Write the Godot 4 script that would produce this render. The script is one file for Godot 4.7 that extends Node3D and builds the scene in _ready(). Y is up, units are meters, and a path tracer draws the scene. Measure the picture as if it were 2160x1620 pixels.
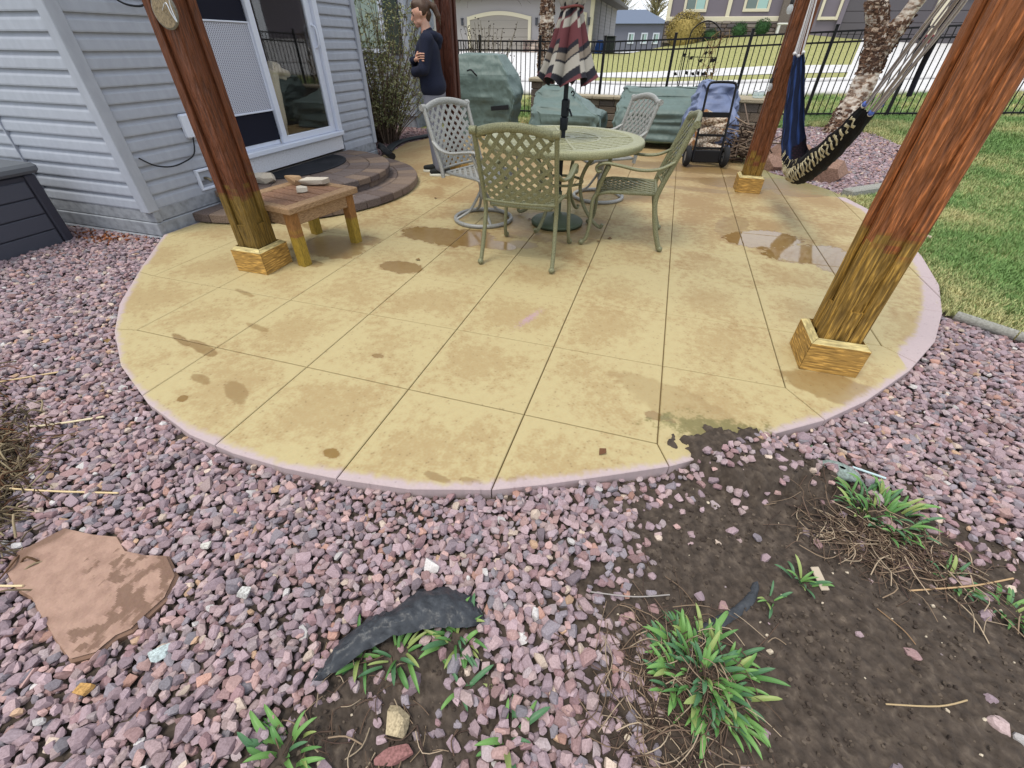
extends Node3D
# Back-yard patio under a pergola on an overcast day. World axes follow the patio's scored grid; the camera stands over the origin.

const CELL := 0.6107
const GX := -2.22
const GZ := -1.45
const DOWN := Vector3(0, -1, 0)
var rng := RandomNumberGenerator.new()
var mats := {}
var taken := {}
# outline of the concrete patio (x, z)
var OUT := PackedVector2Array([Vector2(-4.16,-2.74),Vector2(-3.70,-2.17),Vector2(-3.26,-1.66),Vector2(-2.94,-1.39),Vector2(-2.57,-1.15),Vector2(-2.14,-0.96),Vector2(-1.77,-0.86),Vector2(-1.5,-0.83),Vector2(-1.23,-0.83),Vector2(-0.98,-0.85),Vector2(-0.70,-0.89),Vector2(-0.38,-0.99),Vector2(-0.19,-1.08),Vector2(0.02,-1.19),Vector2(0.28,-1.33),Vector2(0.45,-1.45),Vector2(0.65,-1.62),Vector2(0.97,-1.85),Vector2(1.20,-2.07),Vector2(1.51,-2.44),Vector2(1.77,-2.83),Vector2(1.97,-3.26),Vector2(2.14,-3.76),Vector2(2.25,-4.38),Vector2(2.29,-5.01),Vector2(2.24,-5.79),Vector2(2.06,-6.48),Vector2(1.84,-6.84),Vector2(1.5,-7.25),Vector2(1.35,-7.7),Vector2(1.3,-8.4),Vector2(1.2,-9.3),Vector2(-1.0,-9.55),Vector2(-2.6,-9.6),Vector2(-3.86,-9.6),Vector2(-4.1,-8.5),Vector2(-4.35,-7.6),Vector2(-4.16,-6.6)])

# ---------------------------------------------------------------- mesh builder
class MB:
	var v := PackedVector3Array()
	var n := PackedVector3Array()
	var c := PackedColorArray()
	var uv := PackedVector2Array()
	var col := Color(1, 1, 1)
	var use_col := false
	func tri(a: Vector3, b: Vector3, d: Vector3) -> void:
		var m := (d - a).cross(b - a).normalized()
		v.append(a); v.append(b); v.append(d)
		for i in 3:
			n.append(m); c.append(col)
	func quad(a: Vector3, b: Vector3, d: Vector3, e: Vector3) -> void:
		tri(a, b, d); tri(a, d, e)
	func trio(a: Vector3, b: Vector3, d: Vector3, o: Vector3) -> void:   # faces away from the inner point o
		if (d - a).cross(b - a).dot(a - o) < 0.0: tri(a, d, b)
		else: tri(a, b, d)
	func quado(a: Vector3, b: Vector3, d: Vector3, e: Vector3, o: Vector3) -> void:
		trio(a, b, d, o); trio(a, d, e, o)
	func box(cen: Vector3, size: Vector3, bev := 0.0, bs := Basis()) -> void:
		var h := size * 0.5
		var b := minf(bev, minf(h.x, minf(h.y, h.z)) * 0.6)
		if b <= 0.0001:
			var p := []
			for i in 8: p.append(cen + bs * Vector3(h.x * (1 if i & 1 else -1), h.y * (1 if i & 2 else -1), h.z * (1 if i & 4 else -1)))
			for f in [[0,1,3,2],[4,5,7,6],[0,1,5,4],[2,3,7,6],[0,2,6,4],[1,3,7,5]]: quado(p[f[0]], p[f[1]], p[f[2]], p[f[3]], cen)
			return
		var q := {}
		for sx in [-1, 1]:
			for sy in [-1, 1]:
				for sz in [-1, 1]:
					q[[sx, sy, sz]] = [cen + bs * Vector3(sx * h.x, sy * (h.y - b), sz * (h.z - b)), cen + bs * Vector3(sx * (h.x - b), sy * h.y, sz * (h.z - b)), cen + bs * Vector3(sx * (h.x - b), sy * (h.y - b), sz * h.z)]
					var t = q[[sx, sy, sz]]
					trio(t[0], t[1], t[2], cen)
		for s in [-1, 1]:
			quado(q[[s,-1,-1]][0], q[[s,1,-1]][0], q[[s,1,1]][0], q[[s,-1,1]][0], cen)
			quado(q[[-1,s,-1]][1], q[[1,s,-1]][1], q[[1,s,1]][1], q[[-1,s,1]][1], cen)
			quado(q[[-1,-1,s]][2], q[[1,-1,s]][2], q[[1,1,s]][2], q[[-1,1,s]][2], cen)
			for t in [-1, 1]:
				quado(q[[s,t,-1]][0], q[[s,t,-1]][1], q[[s,t,1]][1], q[[s,t,1]][0], cen)
				quado(q[[s,-1,t]][0], q[[s,-1,t]][2], q[[s,1,t]][2], q[[s,1,t]][0], cen)
				quado(q[[-1,s,t]][1], q[[-1,s,t]][2], q[[1,s,t]][2], q[[1,s,t]][1], cen)
	# rows of points -> smooth sheet; closed joins the last column to the first
	func sheet(rows: Array, closed := false, cols = null) -> void:
		var nr := rows.size()
		var nc: int = rows[0].size()
		var nm := []
		for i in nr:
			var r := PackedVector3Array(); r.resize(nc)
			for j in nc:
				var ju := (j + 1) % nc if closed else mini(j + 1, nc - 1)
				var jd := (j - 1 + nc) % nc if closed else maxi(j - 1, 0)
				var du: Vector3 = rows[i][ju] - rows[i][jd]
				var dv: Vector3 = rows[mini(i + 1, nr - 1)][j] - rows[maxi(i - 1, 0)][j]
				var m := dv.cross(du)
				if m.length_squared() < 1e-16:
					m = Vector3.UP
				r[j] = m.normalized()
			nm.append(r)
		var last := nc if closed else nc - 1
		for i in nr - 1:
			for j in last:
				var k := (j + 1) % nc
				for t in [[i, j], [i + 1, k], [i + 1, j], [i, j], [i, k], [i + 1, k]]:
					v.append(rows[t[0]][t[1]]); n.append(nm[t[0]][t[1]])
					c.append(col if cols == null else cols[t[0]][t[1]])
	func ring(cen: Vector3, ax: Vector3, r: float, sides: int, ref := Vector3.ZERO) -> PackedVector3Array:
		var a := ax.normalized()
		var s := ref if ref.length() > 0.1 else (Vector3.RIGHT if absf(a.x) < 0.8 else Vector3.UP)
		var u := (s - a * s.dot(a)).normalized()
		var w := a.cross(u)
		var o := PackedVector3Array()
		for i in sides:
			var t := TAU * i / sides
			o.append(cen + (u * cos(t) + w * sin(t)) * r)
		return o
	func tube(p: Array, r, sides := 8, cap := true, flat := Vector2.ONE) -> void:
		var rows := []
		var m := p.size()
		var ref := Vector3.ZERO
		for i in m:
			var ax: Vector3 = p[mini(i + 1, m - 1)] - p[maxi(i - 1, 0)]
			var a := ax.normalized()
			if ref == Vector3.ZERO: ref = Vector3.RIGHT if absf(a.x) < 0.8 else Vector3.FORWARD
			var u := (ref - a * ref.dot(a)).normalized()
			var w := a.cross(u)
			ref = u
			var rr: float = r[i] if r is Array else r
			var o := PackedVector3Array()
			for k in sides:
				var t := TAU * k / sides
				o.append(p[i] + (u * cos(t) * flat.x + w * sin(t) * flat.y) * rr)
			rows.append(o)
		sheet(rows, true)
		if cap:
			for e in [0, m - 1]:
				var inner: Vector3 = p[1] if e == 0 else p[m - 2]
				for k in sides: trio(p[e], rows[e][k], rows[e][(k + 1) % sides], inner)
	func lathe(cen: Vector3, prof: Array, segs := 24) -> void:   # prof: Vector2(radius, y)
		var rows := []
		for q in prof:
			var o := PackedVector3Array()
			for k in segs:
				var t := -TAU * k / segs
				o.append(cen + Vector3(cos(t) * q.x, q.y, sin(t) * q.x))
			rows.append(o)
		sheet(rows, true)
	# a flat bar that follows a curve: w wide along side, h thick along up
	func strip(p: Array, sides: Array, ups: Array, w, h: float) -> void:
		var m := p.size()
		var q := []
		for i in m:
			var ww: float = (w[i] if w is Array else w) * 0.5
			var s: Vector3 = sides[i] * ww
			var u: Vector3 = ups[i] * h * 0.5
			q.append([p[i] - s - u, p[i] + s - u, p[i] + s + u, p[i] - s + u])
		for i in m - 1:
			var o: Vector3 = (p[i] + p[i + 1]) * 0.5
			for k in 4: quado(q[i][k], q[i][(k + 1) % 4], q[i + 1][(k + 1) % 4], q[i + 1][k], o)
		quado(q[0][0], q[0][1], q[0][2], q[0][3], p[1])
		quado(q[m-1][0], q[m-1][1], q[m-1][2], q[m-1][3], p[m-2])
	# flat polygon (x, z) as a slab from y0 up to y1 with a small chamfer
	func slab(poly: PackedVector2Array, y0: float, y1: float, bev := 0.0) -> void:
		var tp := poly
		if bev > 0.0:
			var off := Geometry2D.offset_polygon(poly, -bev, Geometry2D.JOIN_MITER)
			if off.size() > 0: tp = off[0]
		if Geometry2D.is_polygon_clockwise(tp): tp.reverse()
		if Geometry2D.is_polygon_clockwise(poly): poly.reverse()
		var ix := Geometry2D.triangulate_polygon(tp)
		for i in range(0, ix.size(), 3):
			var a := tp[ix[i]]; var b := tp[ix[i + 1]]; var d := tp[ix[i + 2]]
			trio(Vector3(a.x, y1, a.y), Vector3(b.x, y1, b.y), Vector3(d.x, y1, d.y), Vector3(a.x, y1 - 1.0, a.y))
		var m := poly.size()
		for i in m:
			var a := poly[i]; var b := poly[(i + 1) % m]
			var mid := (a + b) * 0.5
			var nr := Vector2(b.y - a.y, -(b.x - a.x)).normalized()
			var o := Vector3(mid.x - nr.x, y1 - 0.2, mid.y - nr.y)
			quado(Vector3(a.x, y0, a.y), Vector3(b.x, y0, b.y), Vector3(b.x, y1 - bev, b.y), Vector3(a.x, y1 - bev, a.y), o)
			if bev > 0.0:
				var a2 := _near(tp, a); var b2 := _near(tp, b)
				quado(Vector3(a.x, y1 - bev, a.y), Vector3(b.x, y1 - bev, b.y), Vector3(b2.x, y1, b2.y), Vector3(a2.x, y1, a2.y), o - Vector3(0, 1, 0))
	func _near(p: PackedVector2Array, a: Vector2) -> Vector2:
		var best := p[0]
		for q in p:
			if q.distance_squared_to(a) < best.distance_squared_to(a): best = q
		return best
	func mesh(m: Material = null, rect = null) -> ArrayMesh:
		var a := []; a.resize(Mesh.ARRAY_MAX)
		a[Mesh.ARRAY_VERTEX] = v; a[Mesh.ARRAY_NORMAL] = n
		if use_col: a[Mesh.ARRAY_COLOR] = c
		if rect != null:
			for p in v: uv.append(Vector2((p.x - rect.position.x) / rect.size.x, (p.z - rect.position.y) / rect.size.y))
		if uv.size() == v.size(): a[Mesh.ARRAY_TEX_UV] = uv
		var o := ArrayMesh.new()
		o.add_surface_from_arrays(Mesh.PRIMITIVE_TRIANGLES, a)
		if m: o.surface_set_material(0, m)
		return o

# ---------------------------------------------------------------- object helpers
func numbered(called: String) -> String:
	var k: int = taken.get(called, 0)
	taken[called] = k + 1
	return called if k == 0 else "%s_%03d" % [called, k]
func tag(o: Node, label := "", category := "", group := "", kind := "") -> Node:
	if label != "": o.set_meta("label", label)
	if category != "": o.set_meta("category", category)
	if group != "": o.set_meta("group", group)
	if kind != "": o.set_meta("kind", kind)
	return o
func thing(called: String, label: String, category: String, at := Vector3.ZERO, turn := 0.0, group := "") -> Node3D:
	var o := Node3D.new()
	o.name = numbered(called); add_child(o)
	o.position = at; o.rotation.y = turn
	tag(o, label, category, group)
	return o
func part(called: String, mesh: Mesh, parent: Node, xf := Transform3D()) -> MeshInstance3D:
	var o := MeshInstance3D.new()
	o.name = numbered(called) if parent == self else called
	o.mesh = mesh; o.transform = xf
	parent.add_child(o, true)
	return o
func one(called: String, mesh: Mesh, label: String, category: String, xf := Transform3D(), group := "") -> MeshInstance3D:
	var o := part(called, mesh, self, xf)
	tag(o, label, category, group)
	return o
func struct(called: String, mesh: Mesh, label := "") -> MeshInstance3D:
	var o := part(called, mesh, self)
	tag(o, label, "", "", "structure")
	return o
func dup(src: Node3D, at: Vector3, turn: float, label: String) -> Node3D:
	var r := src.duplicate() as Node3D
	r.name = numbered(String(src.name)); add_child(r)
	r.position = at; r.rotation.y = turn
	r.set_meta("label", label)
	return r
func bmesh(cen: Vector3, size: Vector3, bev: float, m: Material, bs := Basis()) -> ArrayMesh:
	var b := MB.new(); b.box(cen, size, bev, bs); return b.mesh(m)
func tmesh(p: Array, r, m: Material, sides := 8) -> ArrayMesh:
	var b := MB.new(); b.tube(p, r, sides); return b.mesh(m)
func curve(p: Array, n: int) -> Array:   # Catmull-Rom through the points
	var o := []
	for i in p.size() - 1:
		var a: Vector3 = p[maxi(i - 1, 0)]; var b: Vector3 = p[i]; var c: Vector3 = p[i + 1]; var d: Vector3 = p[mini(i + 2, p.size() - 1)]
		for k in n:
			o.append(b.cubic_interpolate(c, a, d, float(k) / n))
	o.append(p[p.size() - 1])
	return o
func fnoise(freq: float, sd := 1, oct := 3) -> FastNoiseLite:
	var f := FastNoiseLite.new()
	f.noise_type = FastNoiseLite.TYPE_SIMPLEX_SMOOTH
	f.frequency = freq; f.seed = sd
	f.fractal_octaves = oct
	return f
# ---------------------------------------------------------------- materials
func mat(key: String, col: Color, rough := 0.8, metal := 0.0, vcol := false) -> StandardMaterial3D:
	if mats.has(key): return mats[key]
	var m := StandardMaterial3D.new()
	m.albedo_color = col; m.roughness = rough; m.metallic = metal
	m.metallic_specular = 0.4
	m.vertex_color_use_as_albedo = vcol
	m.cull_mode = BaseMaterial3D.CULL_DISABLED
	mats[key] = m
	return m
# a triplanar material of computed noise: ramp = [[0..1, colour], ...]; scale = repeats per metre on each axis
func nmat(key: String, ramp: Array, scale: Vector3, rough := 0.85, freq := 0.02, oct := 5, bump := 0.0, world := true, stretch := Vector2.ONE, sd := 3, size := 512) -> StandardMaterial3D:
	if mats.has(key): return mats[key]
	var f := fnoise(freq, sd, oct)
	if key.begins_with("cover_"): f.fractal_type = FastNoiseLite.FRACTAL_RIDGED
	var src := f.get_seamless_image(int(size * stretch.x), int(size * stretch.y), false, false, 0.12)
	if stretch != Vector2.ONE: src.resize(size, size, Image.INTERPOLATE_LANCZOS)
	var g := Gradient.new()
	var offs := PackedFloat32Array(); var cols := PackedColorArray()
	for r in ramp:
		offs.append(r[0]); cols.append(r[1])
	g.offsets = offs; g.colors = cols
	var lut := PackedByteArray()
	for i in 256:
		var q := g.sample(i / 255.0)
		lut.append(int(clampf(q.r, 0, 1) * 255)); lut.append(int(clampf(q.g, 0, 1) * 255)); lut.append(int(clampf(q.b, 0, 1) * 255))
	src.convert(Image.FORMAT_L8)
	var d := src.get_data()
	var o := PackedByteArray(); o.resize(size * size * 3)
	for i in size * size:
		var k := d[i] * 3
		o[i * 3] = lut[k]; o[i * 3 + 1] = lut[k + 1]; o[i * 3 + 2] = lut[k + 2]
	var m := StandardMaterial3D.new()
	m.albedo_texture = ImageTexture.create_from_image(Image.create_from_data(size, size, false, Image.FORMAT_RGB8, o))
	if bump > 0.0:
		var nm := src.duplicate() as Image
		nm.convert(Image.FORMAT_RGBA8)
		nm.bump_map_to_normal_map(bump)
		m.normal_enabled = true
		m.normal_texture = ImageTexture.create_from_image(nm)
	m.uv1_triplanar = true
	m.uv1_world_triplanar = world
	m.uv1_scale = scale
	m.roughness = rough
	m.metallic_specular = 0.4
	m.cull_mode = BaseMaterial3D.CULL_DISABLED
	mats[key] = m
	return m
# a rough grained stone, cast or cloth skin in any colour, all from one pair of textures
func tinted(key: String, col: Color, scale := 4.0, rough := 0.9, world := true) -> StandardMaterial3D:
	if mats.has(key): return mats[key]
	var base := nmat("grain_w" if world else "grain_l", [[0.0, C8(146,142,138)], [0.3, C8(196,193,190)], [0.55, C8(226,224,222)], [0.8, C8(246,245,244)], [1.0, C8(255,255,255)]], Vector3.ONE, 0.9, 0.035, 5, 5.0, world)
	var m := base.duplicate() as StandardMaterial3D
	m.albedo_color = col * 1.14; m.uv1_scale = Vector3(scale, scale, scale); m.roughness = rough
	mats[key] = m
	return m
func C8(r: int, g: int, b: int) -> Color: return Color(r / 255.0, g / 255.0, b / 255.0)
func L8(r: int, g: int, b: int) -> Color: return C8(r, g, b).srgb_to_linear()
# ---------------------------------------------------------------- ground
var nz_a: FastNoiseLite
var nz_b: FastNoiseLite
var nz_c: FastNoiseLite
var nz_d: FastNoiseLite
func tilt(x: float) -> float: return clampf(0.06 + 0.045 * x, 0.0, 0.5)
func th(x: float, z: float) -> float:
	if z > -6.5: return -0.115 if not (x > 1.7 and z < -2.6) else -0.05
	var y := lerpf(-0.05, tilt(x), smoothstep(-6.5, -11.5, z))
	if z < -17.0:
		var crest := 0.8
		if x > -4.0: crest = lerpf(0.8, 1.35, clampf((x + 4.0) / 3.0, 0, 1))
		if x > -1.0: crest = lerpf(1.35, 1.95, clampf((x + 1.0) / 5.0, 0, 1))
		if x > 6.0: crest = lerpf(1.95, 1.5, clampf((x - 6.0) / 6.0, 0, 1))
		y = lerpf(y, maxf(crest, y), smoothstep(-25.0, -36.0, z))
		y += 0.05 * smoothstep(-24.0, -26.0, z)
	return y
var S1 := PackedVector2Array([Vector2(.09,-1.17),Vector2(.32,-1.36),Vector2(.67,-1.60),Vector2(.95,-1.62),Vector2(1.15,-1.50),Vector2(1.52,-1.35),Vector2(2.4,-1.1),Vector2(2.6,.6),Vector2(.2,.6),Vector2(.22,-.1),Vector2(.2,-.34),Vector2(.15,-.5),Vector2(.07,-.68),Vector2(0.1,-.9)])
var S2 := PackedVector2Array([Vector2(-.61,-.24),Vector2(-.48,-.40),Vector2(-.27,-.50),Vector2(-.17,-.42),Vector2(-.13,-.23),Vector2(-.2,.1),Vector2(-.6,.1),Vector2(-.68,-.08)])
func bed_h(x: float, z: float) -> float: return (th(x, z) if z < -6.5 else -0.05) + 0.014
func pdist(p: Vector2, poly: PackedVector2Array) -> float:
	var b := 1e9
	for i in poly.size():
		var q := Geometry2D.get_closest_point_to_segment(p, poly[i], poly[(i + 1) % poly.size()])
		b = minf(b, q.distance_squared_to(p))
	return sqrt(b)
func soil_h(x: float, z: float) -> float:
	var rg := nz_d.get_noise_2d(x * 100, z * 100)
	var y := -0.055 + nz_a.get_noise_2d(x * 30, z * 30) * 0.016 + nz_b.get_noise_2d(x * 60, z * 60) * 0.005 + (absf(rg) - 0.25) * 0.030
	# soil heaped in the planting bed and washed over the edge of the slab
	var d := Vector2((x - 1.15) / 0.95, (z + 0.55) / 0.9).length()
	y += 0.035 * (1.0 - smoothstep(0.2, 1.0, d))
	var w := Vector2((x - 0.60) / 0.42, (z + 1.49) / 0.22).length() + nz_b.get_noise_2d(x * 60, z * 60) * 0.35
	y += 0.085 * (1.0 - smoothstep(0.45, 1.0, w))
	d = Vector2((x + 0.38) / 0.3, (z + 0.2) / 0.25).length()
	y -= 0.03 * (1.0 - smoothstep(0.3, 1.0, d))
	return y
func patch(x0: float, x1: float, z0: float, z1: float, st: float, fn: Callable) -> MB:
	var rows := []
	var nx := int(ceil((x1 - x0) / st)); var nzz := int(ceil((z1 - z0) / st))
	for j in nzz + 1:
		var r := PackedVector3Array()
		var z := z0 + (z1 - z0) * j / nzz
		for i in nx + 1:
			var x := x0 + (x1 - x0) * i / nx
			r.append(Vector3(x, fn.call(x, z), z))
		rows.append(r)
	var b := MB.new(); b.sheet(rows)
	return b
# a sheet that lies on the terrain, lift metres above it; cols = z values, edges(z) -> x range
func lay(zs: Array, xl: Callable, xr: Callable, n: int, lift: float, m: Material) -> ArrayMesh:
	var rows := []
	for z in zs:
		var r := PackedVector3Array()
		for i in n + 1:
			var x := lerpf(xl.call(z), xr.call(z), float(i) / n)
			r.append(Vector3(x, th(x, z) + lift, z))
		rows.append(r)
	var b := MB.new(); b.sheet(rows)
	return b.mesh(m)
func zrange(a: float, b: float, n: int) -> Array:
	var o := []
	for i in n + 1: o.append(lerpf(a, b, float(i) / n))
	return o

func build_ground() -> void:
	nz_a = fnoise(0.035, 5, 3); nz_b = fnoise(0.16, 8, 4); nz_c = fnoise(0.012, 12, 3); nz_d = fnoise(0.34, 19, 5)
	var lawn := nmat("lawn_far", [[0.0, C8(106,112,66)], [0.35, C8(134,136,84)], [0.55, C8(156,152,104)], [0.75, C8(142,142,90)], [1.0, C8(172,164,124)]], Vector3(0.35, 0.35, 0.35), 0.95, 0.03, 6, 3.0)
	# one sheet out to the horizon: fine near the yard, coarse far away
	var rows := []
	var zs := [6.0, 3.0, 0.8, -2.5, -2.65, -4.0, -5.0, -6.0, -6.5]
	var zz := -7.0
	while zz > -48.0:
		zs.append(zz); zz -= 0.6 if zz > -12.0 else 1.0
	zs.append_array([-52.0, -60.0, -75.0, -100.0, -160.0, -300.0, -600.0])
	var xs := [-600.0, -250.0, -120.0, -60.0, -40.0]
	for i in 100: xs.append(-30.0 + i * 0.62)
	xs.append_array([34.0, 40.0, 60.0, 120.0, 250.0, 600.0])
	for z in zs:
		var r := PackedVector3Array()
		for x in xs: r.append(Vector3(x, th(x, z) - (0.3 if x < -4.2 and z > -9.0 and z < -2.6 else 0.0), z))
		rows.append(r)
	var b := MB.new(); b.sheet(rows)
	struct("ground", b.mesh(lawn), "rolling pale green and straw coloured lawn around the yard and the houses")
	# soil under and between the gravel
	var soil := nmat("soil", [[0.0, C8(44,37,32)], [0.35, C8(62,53,46)], [0.6, C8(74,64,56)], [0.82, C8(90,79,69)], [1.0, C8(114,101,89)]], Vector3(1.7, 1.7, 1.7), 0.85, 0.025, 6, 6.0)
	struct("soil", patch(-7.2, 3.9, -3.6, 0.9, 0.09, func(x, z): return soil_h(x, z) - (0.04 if x > -0.9 and x < 2.4 and z > -1.75 and z < 0.5 else 0.0) - (0.06 if x < -4.1 and z < -2.8 else 0.0)).mesh(soil), "bare dark soil under the gravel")
	struct("planting_bed", patch(-0.95, 2.45, -1.8, 0.55, 0.0105, soil_h).mesh(soil), "dark damp soil of the planting bed in front of the patio")
	# bed of the birch and the bed beside the house wing
	b = MB.new()
	var bx := 1.2
	while bx < 3.8:
		var bz := -10.9
		while bz < -6.3:
			if Geometry2D.is_point_in_polygon(Vector2(bx + 0.05, bz + 0.05), BED):
				var q := func(x, z): return Vector3(x, bed_h(x, z), z)
				b.quad(q.call(bx, bz), q.call(bx + 0.1, bz), q.call(bx + 0.1, bz + 0.1), q.call(bx, bz + 0.1))
			bz += 0.1
		bx += 0.1
	struct("birch_bed", b.mesh(soil), "gravel bed around the leaning birch beside the lawn")
	b = MB.new()
	b.slab(PackedVector2Array([Vector2(-4.2,-6.45), Vector2(-4.4,-7.6), Vector2(-4.15,-8.5), Vector2(-3.95,-9.5), Vector2(-9.0,-9.5), Vector2(-9.0,-6.45)]), -0.12, -0.03)
	struct("shrub_bed", b.mesh(soil), "mulched bed between the house and its wing")
	# street, pavement and drives beyond the fence
	var conc := nmat("street_concrete", [[0.0, C8(176,174,174)], [0.5, C8(196,194,194)], [1.0, C8(210,208,206)]], Vector3(0.25, 0.25, 0.25), 0.8, 0.03, 5)
	struct("street", lay(zrange(-17.4, -23.3, 12), func(_z): return -60.0, func(_z): return 60.0, 120, 0.02, conc), "pale concrete street behind the fence")
	var k := MB.new()
	for e in [-17.32, -23.38]:
		var p := []
		for i in 121: p.append(Vector3(-60.0 + i, th(-60.0 + i, e) + 0.06, e))
		k.tube(p, 0.09, 6)
	struct("kerb", k.mesh(conc), "low kerbs along the street")
	struct("pavement", lay(zrange(-26.6, -28.2, 6), func(_z): return -60.0, func(_z): return 60.0, 120, 0.02, conc), "narrow footpath along the far lawn")
	struct("left_drive", lay(zrange(-23.5, -42.0, 30), func(z): return lerpf(-11.5, -17.6, (z + 23.5) / -18.5), func(z): return lerpf(-6.2, -10.6, (z + 23.5) / -18.5), 10, 0.05, conc), "pale concrete drive up to the arched garage door")
	struct("right_drive", lay(zrange(-23.5, -36.0, 30), func(z): return lerpf(6.2, 9.6, (z + 23.5) / -12.5), func(_z): return 24.0, 16, 0.05, conc), "pale concrete drive up to the dark garage doors")
	struct("far_drive", lay(zrange(-44.0, -66.0, 10), func(_z): return -9.5, func(_z): return -3.0, 8, 0.06, conc), "distant pale drive between the houses")
var BED := PackedVector2Array([Vector2(1.30,-8.4),Vector2(1.36,-7.72),Vector2(1.52,-7.27),Vector2(1.87,-6.86),Vector2(2.1,-6.5),Vector2(2.2,-6.42),Vector2(2.75,-6.95),Vector2(3.3,-8.0),Vector2(3.65,-9.2),Vector2(3.4,-10.2),Vector2(2.6,-10.7),Vector2(1.7,-10.4),Vector2(1.3,-9.6)])

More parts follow.
